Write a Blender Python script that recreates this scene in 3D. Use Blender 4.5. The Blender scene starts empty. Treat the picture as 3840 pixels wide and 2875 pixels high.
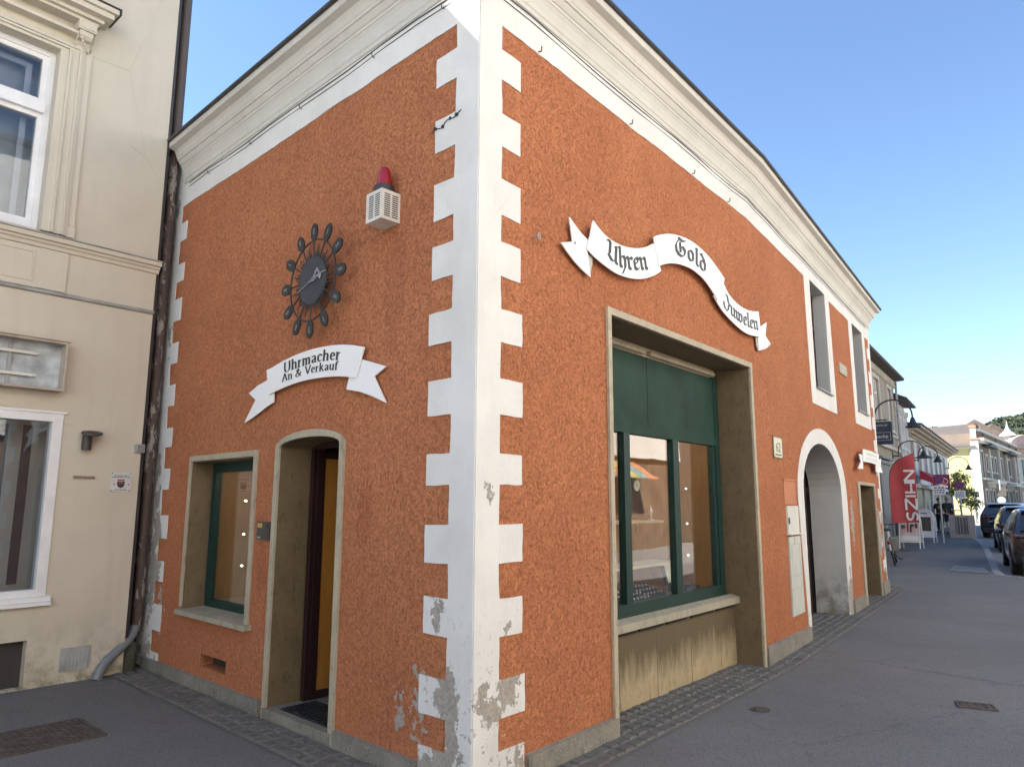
import bpy, bmesh, math, random
from mathutils import Vector, Matrix
from mathutils.geometry import tessellate_polygon
random.seed(7)
R_ = math.radians
sc = bpy.context.scene
COL = sc.collection

# ------------------------------------------------------------------ camera
cam_d = bpy.data.cameras.new("camera")
cam = bpy.data.objects.new("camera", cam_d); COL.objects.link(cam)
cam_d.sensor_width = 36.0; cam_d.sensor_fit = 'HORIZONTAL'; cam_d.lens = 25.54
cam_d.clip_start = 0.05; cam_d.clip_end = 3000
PITCH = R_(9.3856); ROLL = R_(0.1646)
F_ = Vector((0, math.cos(PITCH), math.sin(PITCH))); U0 = Vector((0, -math.sin(PITCH), math.cos(PITCH))); X0 = Vector((1, 0, 0))
RX = X0*math.cos(ROLL)+U0*math.sin(ROLL); UP = -X0*math.sin(ROLL)+U0*math.cos(ROLL)
M = Matrix((( RX.x, UP.x, -F_.x, 0), (RX.y, UP.y, -F_.y, 0), (RX.z, UP.z, -F_.z, 1.6), (0, 0, 0, 1)))
cam.matrix_world = M
sc.camera = cam

# ------------------------------------------------------------------ frames of the facades
class Frame:
    def __init__(s, o, d, n):
        s.o = Vector((o[0], o[1], 0)); s.d = Vector((d[0], d[1], 0)); s.n = Vector((n[0], n[1], 0))
    def p(s, u, n, z): return s.o + s.d*u + s.n*n + Vector((0, 0, z))
K = (-0.213, 4.24)
FL = Frame(K, (-0.72186688, 0.69203194), (-0.69203194, -0.72186688))      # left facade, u runs left
FR = Frame(K, (0.6310973, 0.77570368), (0.77570368, -0.6310973))          # right facade, u runs right
BP = FR.p(4.49, 0, 0)
F2 = Frame((BP.x, BP.y), (0.57595145, 0.8174839), (0.8174839, -0.57595145))  # right facade after the bend
FC = Frame((-3.83593, 7.08293), (-0.65737525, -0.75356339), (0.75356339, -0.65737525))  # cream house, u runs left

# ------------------------------------------------------------------ sun, sky, exposure
SUN_EL = R_(45.4)
sdir = (FL.d*1.0 + FL.n*0.8).normalized()
SUN_AZ = math.atan2(sdir.x, sdir.y)
S = Vector((sdir.x*math.cos(SUN_EL), sdir.y*math.cos(SUN_EL), math.sin(SUN_EL)))
sun_d = bpy.data.lights.new("sun", 'SUN'); sun_d.energy = 5.0; sun_d.angle = R_(0.53); sun_d.color = (1.0, 0.955, 0.89)
sun = bpy.data.objects.new("sun", sun_d); COL.objects.link(sun)
sun.rotation_euler = S.to_track_quat('Z', 'Y').to_euler(); sun.location = S*60
W = bpy.data.worlds.new("World"); sc.world = W; W.use_nodes = True
wn = W.node_tree.nodes; wn.clear()
sky = wn.new('ShaderNodeTexSky'); sky.sky_type = 'NISHITA'; sky.sun_disc = False
sky.sun_elevation = SUN_EL; sky.sun_rotation = SUN_AZ
sky.air_density = 1.0; sky.dust_density = 0.0; sky.ozone_density = 3.5; sky.altitude = 0
bg = wn.new('ShaderNodeBackground'); bg.inputs[1].default_value = 0.064
wo = wn.new('ShaderNodeOutputWorld')
W.node_tree.links.new(sky.outputs[0], bg.inputs[0]); W.node_tree.links.new(bg.outputs[0], wo.inputs[0])
vs = sc.view_settings
vs.view_transform = 'Standard'; vs.look = 'None'; vs.exposure = 2.17; vs.gamma = 1.0; vs.use_curve_mapping = False
sc.cycles.max_bounces = 8; sc.cycles.diffuse_bounces = 5; sc.cycles.glossy_bounces = 4
sc.cycles.transparent_max_bounces = 12; sc.cycles.caustics_reflective = False; sc.cycles.caustics_refractive = False

# ------------------------------------------------------------------ materials
def srgb(r, g, b):
    f = lambda c: (c/255/12.92) if c/255 <= 0.04045 else ((c/255+0.055)/1.055)**2.4
    return (f(r), f(g), f(b), 1)
class NT:
    def __init__(s, name):
        s.m = bpy.data.materials.new(name); s.m.use_nodes = True
        s.t = s.m.node_tree; s.N = s.t.nodes; s.L = s.t.links
        s.b = s.N['Principled BSDF']; s.geo = s.N.new('ShaderNodeNewGeometry'); s.pos = s.geo.outputs['Position']
        s.disp = None
    def noise(s, sc_, det=3, rough=.55, dist=0, vec=None):
        n = s.N.new('ShaderNodeTexNoise'); n.inputs['Scale'].default_value = sc_; n.inputs['Detail'].default_value = det
        n.inputs['Roughness'].default_value = rough; n.inputs['Distortion'].default_value = dist
        s.L.new(vec or s.pos, n.inputs['Vector']); return n.outputs['Fac']
    def voro(s, sc_, feat='F1', vec=None, rnd=1):
        n = s.N.new('ShaderNodeTexVoronoi'); n.feature = feat; n.inputs['Scale'].default_value = sc_; n.inputs['Randomness'].default_value = rnd
        s.L.new(vec or s.pos, n.inputs['Vector']); return n
    def mapv(s, scale=(1, 1, 1), rot=(0, 0, 0), vec=None):
        n = s.N.new('ShaderNodeMapping'); n.inputs['Scale'].default_value = scale; n.inputs['Rotation'].default_value = rot
        s.L.new(vec or s.pos, n.inputs['Vector']); return n.outputs[0]
    def rng(s, v, a, b, c=0, d=1):
        n = s.N.new('ShaderNodeMapRange'); n.clamp = True
        for i, x in enumerate((a, b, c, d)): n.inputs[i+1].default_value = x
        s.L.new(v, n.inputs[0]); return n.outputs[0]
    def math(s, op, a, b=None, c=None):
        n = s.N.new('ShaderNodeMath'); n.operation = op
        for i, x in enumerate((a, b, c)):
            if x is None: continue
            if isinstance(x, (int, float)): n.inputs[i].default_value = x
            else: s.L.new(x, n.inputs[i])
        return n.outputs[0]
    def mix(s, fac, a, b, mode='MIX'):
        n = s.N.new('ShaderNodeMix'); n.data_type = 'RGBA'; n.blend_type = mode
        for i, x in ((0, fac), (6, a), (7, b)):
            if isinstance(x, (int, float)): n.inputs[i].default_value = x
            elif isinstance(x, tuple): n.inputs[i].default_value = x
            else: s.L.new(x, n.inputs[i])
        return n.outputs[2]
    def bump(s, h, strength=.3, dist=.01):
        n = s.N.new('ShaderNodeBump'); n.inputs['Strength'].default_value = strength; n.inputs['Distance'].default_value = dist
        s.L.new(h, n.inputs['Height'])
        if s.disp is not None: s.L.new(s.disp, n.inputs['Normal'])
        s.disp = n.outputs[0]; s.L.new(n.outputs[0], s.b.inputs['Normal'])
    def sep(s):
        n = s.N.new('ShaderNodeSeparateXYZ'); s.L.new(s.pos, n.inputs[0]); return n.outputs
    def col(s, c):
        if isinstance(c, tuple): s.b.inputs['Base Color'].default_value = c
        else: s.L.new(c, s.b.inputs['Base Color'])
    def spot(s, c, r, stretch=(1, 1, 1), wob=None, amp=.05):
        """1 inside an irregular blob round the world point c"""
        v = s.N.new('ShaderNodeVectorMath'); v.operation = 'SUBTRACT'; s.L.new(s.pos, v.inputs[0]); v.inputs[1].default_value = c
        w = s.N.new('ShaderNodeVectorMath'); w.operation = 'MULTIPLY'; s.L.new(v.outputs[0], w.inputs[0]); w.inputs[1].default_value = stretch
        l = s.N.new('ShaderNodeVectorMath'); l.operation = 'LENGTH'; s.L.new(w.outputs[0], l.inputs[0])
        d = l.outputs['Value']
        if wob is not None: d = s.math('MULTIPLY_ADD', s.math('SUBTRACT', wob, .5), amp*2, d)
        return s.rng(d, r-.004, r+.004, 1, 0)
    def spots(s, lst, wob, amp=.1):
        out = None
        for c, r, st in lst:
            x = s.spot(c, r, st, wob, amp)
            out = x if out is None else s.math('MAXIMUM', out, x)
        return out
def simple(name, c, rough=.6, var=.08, vs_=6, bump=0, bs=60, metal=0, coat=0, spec=None):
    t = NT(name)
    f = t.rng(t.noise(vs_, 4), .3, .7, 1-var, 1+var)
    cc = tuple(c[:3])+(1,)
    m = t.N.new('ShaderNodeVectorMath'); m.operation = 'SCALE'; m.inputs[0].default_value = cc[:3]; t.L.new(f, m.inputs['Scale'])
    t.L.new(m.outputs[0], t.b.inputs['Base Color'])
    t.b.inputs['Roughness'].default_value = rough; t.b.inputs['Metallic'].default_value = metal
    if coat: t.b.inputs['Coat Weight'].default_value = coat; t.b.inputs['Coat Roughness'].default_value = .05
    if spec is not None: t.b.inputs['Specular IOR Level'].default_value = spec
    if bump: t.bump(t.noise(bs, 3), bump, .01)
    return t.m
def m_render():
    t = NT('orange_roughcast')
    v = t.mapv((1, 1, .8))
    warp = t.noise(34, 3, .6, 1.2, v)
    sq = t.noise(50, 3, .6, 2.4, v)                # squiggly trowel pits
    ridge = t.math('ABSOLUTE', t.math('SUBTRACT', sq, .5))
    pit = t.math('MULTIPLY', t.rng(ridge, .006, .040, 1, 0), t.rng(t.noise(40, 3, .7), .38, .56))
    grain = t.noise(120, 4, .75)
    big = t.noise(1.1, 4, .6); mid = t.noise(5, 4, .6)
    base = t.mix(t.rng(big, .35, .65), (.45, .155, .068, 1), (.55, .205, .092, 1))
    base = t.mix(t.rng(mid, .4, .72, 0, .5), base, (.42, .145, .078, 1))
    streak = t.noise(3, 4, .6, 0, t.mapv((5, 5, .35)))
    base = t.mix(t.rng(streak, .52, .75, 0, .4), base, (.37, .125, .065, 1))
    base = t.mix(t.rng(grain, .35, .68, 0, .5), base, (.66, .30, .15, 1)); base = t.mix(t.rng(grain, .45, .3, 0, .5), base, (.27, .09, .045, 1))
    fiber = t.noise(26, 4, .7, .5, t.mapv((2.2, 2.2, .5))); base = t.mix(t.rng(fiber, .5, .72, 0, .35), base, (.30, .10, .05, 1))
    base = t.mix(t.math('MULTIPLY', pit, .85), base, (.10, .034, .018, 1))
    # repaired darker strips that stay on the wall, and pale chips near the ground
    z = t.sep()[2]
    chip = t.math('MULTIPLY', t.rng(t.noise(15, 3, .6), .71, .73), t.rng(z, .9, .2, 0, 1))
    base = t.mix(chip, base, (.55, .42, .33, 1))
    wob = t.noise(16, 3)
    far = t.spots([(tuple(F2.p(4.75, .0, 1.35)), .16, (1.4, 1.4, .42)), (tuple(F2.p(7.2, .0, 1.05)), .14, (1, 1, .35)),
                   (tuple(FL.p(.46, 0, .42)), .04, (1, 1, .35)), (tuple(FL.p(.66, 0, .33)), .035, (1, 1, .6)), (tuple(FL.p(4.42, 0, .62)), .045, (1, 1, .4))], wob, .22)
    base = t.mix(far, base, (.42, .38, .34, 1))
    rep = t.spots([(tuple(FL.p(1.08, 0, 1.55)), .085, (1, 1, .45)), (tuple(FL.p(2.46, 0, 1.12)), .09, (1, 1, .5))], wob, .07)
    base = t.mix(t.math('MULTIPLY', rep, .42), base, (.36, .11, .055, 1))
    st = t.spots([(tuple(FL.p(.83, 0, 3.1)), .11, (1, 1, .22))], wob, .1)
    base = t.mix(t.math('MULTIPLY', st, .35), base, (.33, .12, .065, 1))
    t.col(base); t.b.inputs['Roughness'].default_value = .95; t.b.inputs['Specular IOR Level'].default_value = .2
    h = t.math('ADD', t.math('MULTIPLY', pit, -1.0), t.math('MULTIPLY', grain, .6))
    t.bump(h, .8, .007); t.bump(t.noise(7, 4, .6), .35, .02)
    return t.m
def m_white():
    t = NT('white_lime_paint')
    z = t.sep()[2]
    base = t.mix(t.rng(t.noise(2.2, 5, .6), .35, .7), (.71, .705, .68, 1), (.62, .615, .59, 1))
    base = t.mix(t.rng(t.noise(7, 4, .65, 0, t.mapv((4, 4, .5))), .55, .8, 0, .35), base, (.55, .53, .48, 1))
    wob = t.noise(13, 5, .65)
    L = lambda u, zz: tuple(FL.p(u, 0, zz)); Rr = lambda u, zz: tuple(FR.p(u, 0, zz))
    S1 = (1, 1, 1); ST = (1, 1, .5)
    lst = [(L(.21, .50), .09, (1, 1, .6)), (L(.20, .32), .085, (1, 1, .6)), (L(.24, .14), .10, (1, 1, .6)), (L(.38, .08), .09, S1), (L(.30, .94), .038, (1, 1, .4)), (L(.31, 1.02), .03, ST),
           (Rr(.30, .53), .10, S1), (Rr(.18, .42), .07, S1), (Rr(.09, .48), .05, ST), (Rr(.38, .14), .06, S1), (Rr(.22, .06), .06, S1), (Rr(.12, 1.67), .035, S1), (Rr(.27, .86), .03, S1), (Rr(.36, .8), .03, (.6, .6, 1)),
           (L(4.62, 1.35), .10, (1, 1, .6)), (L(4.60, .93), .13, (1, 1, .7)), (L(4.70, 1.15), .06, (1, 1, .3)), (L(4.68, 1.6), .05, (1, 1, .3)), (L(4.66, .7), .08, (1, 1, .4)), (L(4.62, .2), .06, S1), (L(4.78, 4.7), .05, (1, 1, .4)),
           (L(4.7, 1.95), .04, (1, 1, .35)), (L(4.72, 3.3), .03, (1, 1, .3)),
           (tuple(F2.p(7.5, 0, 1.1)), .14, (.7, .7, .35)), (tuple(F2.p(7.4, 0, .25)), .2, S1), (tuple(F2.p(4.25, -.03, .25)), .22, (1, 1, .8)), (tuple(F2.p(4.25, -.03, .62)), .06, (1, 1, .5)), (tuple(F2.p(1.6, 0, .05)), .1, S1)]
    peel = t.spots(lst, wob, .16)
    low = t.math('MULTIPLY', t.rng(t.noise(19, 4, .7), .60, .625), t.rng(z, 1.15, .1, 0, 1))
    low2 = t.math('MULTIPLY', t.rng(t.noise(6, 5, .75), .57, .6), t.rng(z, .42, .2, 0, 1))
    low = t.math('MAXIMUM', low, low2)
    mask = t.math('MAXIMUM', peel, low)
    # hairline cracks
    vo = t.voro(1.1, 'DISTANCE_TO_EDGE', t.mapv((1, 1, 1.7)))
    cr = t.math('MULTIPLY', t.rng(vo.outputs['Distance'], .0, .004, 1, 0), t.rng(t.noise(1.3, 2), .5, .6))
    plaster = t.mix(t.rng(t.noise(40, 3), .35, .65), (.40, .365, .32, 1), (.29, .265, .235, 1))
    base = t.mix(t.math('MULTIPLY', cr, .22), base, (.35, .33, .3, 1))
    base = t.mix(mask, base, plaster)
    t.col(base); t.b.inputs['Roughness'].default_value = .8; t.b.inputs['Specular IOR Level'].default_value = .3
    t.bump(t.math('MULTIPLY', mask, -1), .6, .006); t.bump(t.noise(24, 4, .6), .28, .01)
    return t.m
def m_cream(name, a, b, dirt, zd=1.0):
    t = NT(name)
    z = t.sep()[2]
    base = t.mix(t.rng(t.noise(1.3, 5, .6), .3, .7), a, b)
    base = t.mix(t.rng(t.noise(2.2, 5, .6, 0, t.mapv((3, 3, .3))), .5, .8, 0, .5), base, tuple(x*.8 for x in a[:3])+(1,))
    d = t.math('MULTIPLY', t.rng(t.noise(5, 5, .7), .42, .62), t.rng(z, zd, zd*.3, 0, 1))
    base = t.mix(t.math('MULTIPLY', d, .75), base, dirt)
    alg = t.math('MULTIPLY', t.rng(t.noise(9, 4, .7), .45, .6), t.rng(z, .13, .03, 0, 1))
    base = t.mix(t.math('MULTIPLY', alg, .7), base, (.16, .17, .07, 1))
    vo = t.voro(.9, 'DISTANCE_TO_EDGE', t.mapv((1, 1, .5)))
    cr = t.math('MULTIPLY', t.rng(vo.outputs['Distance'], 0, .0035, 1, 0), t.rng(t.noise(1.1, 2), .52, .6))
    base = t.mix(t.math('MULTIPLY', cr, .35), base, (.3, .27, .22, 1))
    t.col(base); t.b.inputs['Roughness'].default_value = .9; t.b.inputs['Specular IOR Level'].default_value = .2
    t.bump(t.noise(30, 4, .6), .22, .008); t.bump(t.noise(3, 3), .15, .03)
    return t.m
def m_stone(name, a, b, speck, sc_=60, stain=None, rough=.75):
    t = NT(name)
    base = t.mix(t.rng(t.noise(4, 5, .65), .3, .7), a, b)
    vo = t.voro(sc_)
    base = t.mix(t.rng(vo.outputs['Distance'], .18, .3, .7, 0), base, speck)
    base = t.mix(t.rng(t.noise(150, 2), .62, .7, 0, .5), base, (.05, .045, .04, 1))
    base = t.mix(t.rng(t.noise(14, 5, .7, 0, t.mapv((1.5, 1.5, .6))), .52, .70, 0, .55), base, tuple(x*.45 for x in b[:3])+(1,))
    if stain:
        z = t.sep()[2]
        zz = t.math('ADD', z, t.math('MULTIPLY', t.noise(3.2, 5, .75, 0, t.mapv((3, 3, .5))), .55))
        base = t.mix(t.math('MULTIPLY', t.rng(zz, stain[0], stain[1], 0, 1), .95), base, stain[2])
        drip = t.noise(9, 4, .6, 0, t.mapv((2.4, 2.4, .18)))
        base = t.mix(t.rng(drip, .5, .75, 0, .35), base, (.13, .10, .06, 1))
    t.col(base); t.b.inputs['Roughness'].default_value = rough
    t.bump(t.noise(70, 4), .25, .005)
    return t.m
def m_asphalt(name, a, b, patch=True):
    t = NT(name)
    base = t.mix(t.rng(t.noise(.55, 5, .6), .35, .65), a, b)
    base = t.mix(t.rng(t.noise(3.5, 4, .6), .45, .7, 0, .4), base, tuple(x*.75 for x in a[:3])+(1,))
    vo = t.voro(230)
    base = t.mix(t.rng(vo.outputs['Color'], .55, 1, 0, .55), base, (.24, .24, .24, 1))
    base = t.mix(t.rng(t.noise(75, 3, .8), .40, .30, 0, .65), base, tuple(x*.45 for x in a[:3])+(1,)); base = t.mix(t.rng(t.noise(90, 3, .8), .60, .70, 0, .6), base, (.34, .34, .33, 1))
    base = t.mix(t.rng(t.voro(150).outputs['Color'], .45, .1, 0, .6), base, (.02, .02, .022, 1))
    base = t.mix(t.rng(t.voro(7).outputs['Distance'], .035, .02, 0, .5), base, (.3, .3, .29, 1))
    c = t.voro(.45, 'DISTANCE_TO_EDGE'); w = t.math('ADD', c.outputs['Distance'], t.math('MULTIPLY', t.math('SUBTRACT', t.noise(9, 4, .7), .5), .06))
    crk = t.math('MULTIPLY', t.rng(t.math('ABSOLUTE', w), 0, .004, 1, 0), t.rng(t.noise(.8, 2), .5, .55))
    base = t.mix(t.math('MULTIPLY', crk, .35), base, (.02, .02, .02, 1))
    t.col(base); t.b.inputs['Roughness'].default_value = .85
    t.bump(vo.outputs['Distance'], .5, .006); t.bump(t.noise(5, 4), .2, .02)
    return t.m
def m_glass(name, tint=(1, 1, 1, 1), ior=1.5, refl=1.0):
    m = bpy.data.materials.new(name); m.use_nodes = True; nt = m.node_tree; nt.nodes.clear()
    o = nt.nodes.new('ShaderNodeOutputMaterial'); mx = nt.nodes.new('ShaderNodeMixShader')
    tr = nt.nodes.new('ShaderNodeBsdfTransparent'); tr.inputs[0].default_value = tint
    gl = nt.nodes.new('ShaderNodeBsdfGlossy'); gl.inputs['Roughness'].default_value = .012
    gl.inputs[0].default_value = (refl, refl, refl, 1)
    fr = nt.nodes.new('ShaderNodeFresnel')
    gg = nt.nodes.new('ShaderNodeNewGeometry'); mm = nt.nodes.new('ShaderNodeMapRange')   # same reflectance on both faces of the pane
    mm.inputs[3].default_value = ior; mm.inputs[4].default_value = 1/ior
    nt.links.new(gg.outputs['Backfacing'], mm.inputs[0]); nt.links.new(mm.outputs[0], fr.inputs[0])
    g = nt.nodes.new('ShaderNodeNewGeometry'); n = nt.nodes.new('ShaderNodeTexNoise'); n.inputs['Scale'].default_value = 1.6
    b = nt.nodes.new('ShaderNodeBump'); b.inputs['Strength'].default_value = .06; b.inputs['Distance'].default_value = .02
    nt.links.new(g.outputs['Position'], n.inputs['Vector']); nt.links.new(n.outputs['Fac'], b.inputs['Height'])
    nt.links.new(b.outputs[0], gl.inputs['Normal'])
    nt.links.new(fr.outputs[0], mx.inputs[0]); nt.links.new(tr.outputs[0], mx.inputs[1]); nt.links.new(gl.outputs[0], mx.inputs[2])
    nt.links.new(mx.outputs[0], o.inputs[0]); return m
def m_emit(name, c, s):
    t = NT(name); t.col(c); t.b.inputs['Emission Color'].default_value = c; t.b.inputs['Emission Strength'].default_value = s; return t.m
def m_pipe():
    t = NT('brown_pipe_flaking')
    base = t.mix(t.rng(t.noise(3, 4), .3, .7), (.075, .045, .038, 1), (.05, .033, .03, 1))
    base = t.mix(t.rng(t.noise(9, 5, .7, 0, t.mapv((1.6, 1.6, .45))), .55, .58), base, (.26, .235, .22, 1))
    zz = t.sep()[2]
    base = t.mix(t.rng(zz, 5.4, 5.6), base, (.085, .07, .062, 1))
    t.col(base); t.b.inputs['Roughness'].default_value = .6; t.bump(t.noise(25, 4), .4, .01); return t.m
def m_wood(name, a, b, rough=.5):
    t = NT(name)
    v = t.mapv((6, 6, .6)); base = t.mix(t.rng(t.noise(6, 5, .6, .6, v), .35, .65), a, b)
    t.col(base); t.b.inputs['Roughness'].default_value = rough; return t.m
def m_tiles(name, a, b):
    t = NT(name)
    base = t.mix(t.rng(t.noise(.7, 4), .3, .7), a, b)
    base = t.mix(t.rng(t.noise(5, 3), .55, .75, 0, .5), base, tuple(x*1.5 for x in b[:3])+(1,))
    w = t.N.new('ShaderNodeTexWave'); w.bands_direction = 'Z'; w.inputs['Scale'].default_value = 3.0; t.L.new(t.pos, w.inputs[0])
    base = t.mix(t.rng(w.outputs['Fac'], .0, .3, .5, 0), base, (.06, .05, .045, 1))
    t.col(base); t.b.inputs['Roughness'].default_value = .9; return t.m

MT = {}
MT['orange'] = m_render(); MT['white'] = m_white()
MT['cornice'] = m_cream('cornice_paint', (.60, .585, .54, 1), (.52, .505, .465, 1), (.4, .38, .33, 1), .01)
MT['cream'] = m_cream('cream_plaster', (.60, .555, .465, 1), (.53, .49, .41, 1), (.30, .27, .21, 1), .62)
MT['cream_trim'] = m_cream('cream_trim_paint', (.61, .57, .48, 1), (.55, .51, .43, 1), (.33, .3, .24, 1), .01)
MT['revealwash'] = m_cream('grey_limewash', (.47, .47, .46, 1), (.39, .39, .385, 1), (.17, .165, .15, 1), .75)
MT['plinth'] = m_stone('terrazzo_plinth', (.27, .25, .205, 1), (.165, .155, .13, 1), (.40, .37, .31, 1))
MT['jamb'] = m_stone('brown_stone_lining', (.175, .125, .066, 1), (.125, .09, .048, 1), (.22, .165, .09, 1), 90)
MT['trimstone'] = m_stone('pale_stone_edge', (.46, .40, .29, 1), (.36, .32, .24, 1), (.52, .47, .36, 1), 80)
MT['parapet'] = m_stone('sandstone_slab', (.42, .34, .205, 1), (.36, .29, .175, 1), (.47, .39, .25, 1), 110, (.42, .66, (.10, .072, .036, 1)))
MT['sill'] = m_stone('weathered_sill', (.40, .36, .27, 1), (.30, .28, .22, 1), (.47, .43, .35, 1), 70)
MT['asphalt'] = m_asphalt('pavement_asphalt', (.18, .178, .18, 1), (.138, .137, .14, 1))
MT['road'] = m_asphalt('road_asphalt', (.30, .29, .27, 1), (.24, .235, .22, 1))
MT['cobble'] = m_stone('granite_setts', (.15, .145, .135, 1), (.10, .098, .095, 1), (.2, .195, .18, 1), 120, None, .85)
MT['joint'] = simple('joint_sand', (.15, .14, .12), .95, .3, 20)
MT['kerb'] = m_stone('granite_kerb', (.32, .32, .32, 1), (.25, .25, .25, 1), (.4, .4, .4, 1), 120)
MT['green'] = simple('green_enamel', (.009, .034, .029), .5, .15, 4, .05, 20, spec=.3)
MT['green_panel'] = simple('green_dusty_panel', (.016, .044, .032), .6, .35, 2.2, .08, 12, spec=.15)
MT['black'] = simple('black_iron', (.022, .024, .028), .5, .2, 12)
MT['darkwood'] = m_wood('dark_plum_wood', (.035, .014, .014, 1), (.02, .009, .01, 1), .35)
MT['brown_panel'] = m_wood('brown_laminate', (.30, .15, .055, 1), (.25, .12, .042, 1), .45)
MT['orange_wood'] = m_wood('amber_door_panel', (.42, .19, .035, 1), (.34, .15, .028, 1), .4)
MT['signwhite'] = simple('sign_white_enamel', (.86, .86, .86), .35, .03, 3)
MT['signedge'] = simple('sign_shaded_fold', (.42, .42, .38), .5, .05, 3)
MT['ink'] = simple('sign_lettering_black', (.03, .034, .034), .5, .1, 8)
MT['inkgrey'] = simple('faded_lettering', (.45, .45, .42), .6, .1, 8)
MT['glass'] = m_glass('shop_window_glass', (.97, .98, .96, 1), 1.65)
MT['glass_dark'] = m_glass('house_window_glass', (.75, .78, .82, 1), 1.6)
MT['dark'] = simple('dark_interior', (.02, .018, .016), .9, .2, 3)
MT['lino'] = simple('grey_floor', (.22, .22, .2), .7, .1, 3)
MT['gutter'] = simple('dark_sheet_metal', (.035, .033, .035), .5, .3, 3)
MT['pipe'] = m_pipe()
MT['zinc'] = simple('grey_plastic_pipe', (.17, .19, .21), .45, .15, 8)
MT['greymetal'] = simple('aged_grey_metal', (.33, .34, .34), .5, .25, 6, .1, 20)
MT['lightmetal'] = simple('pale_metal_cover', (.62, .62, .57), .45, .08, 3)
MT['galv'] = simple('galvanised_grating', (.24, .26, .29), .5, .2, 8)
MT['castiron'] = simple('rusty_cast_cover', (.085, .07, .062), .8, .35, 9, .3, 60)
MT['pvc'] = simple('white_window_paint', (.74, .75, .77), .45, .08, 5, .08, 20)
MT['redglass'] = simple('red_beacon_plastic', (.26, .008, .018), .25, .1, 6, coat=.5)
MT['curtain'] = simple('net_curtain', (.55, .58, .6), .9, .1, 5)
MT['rubber'] = simple('black_rubber_mat', (.018, .018, .02), .8, .2, 40)
MT['silver'] = simple('brushed_silver', (.55, .55, .58), .3, .1, 20, metal=.8)
MT['gold'] = simple('gold_metal', (.75, .55, .22), .3, .1, 20, metal=.8)
MT['jewel'] = simple('navy_velvet', (.02, .024, .04), .9, .1, 20)
MT['lampglow'] = m_emit('lit_spot_lamp', (1, .86, .62, 1), 6)
MT['moss'] = simple('mossy_corner_dirt', (.05, .052, .035), .95, .4, 12, .5, 30)

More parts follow.
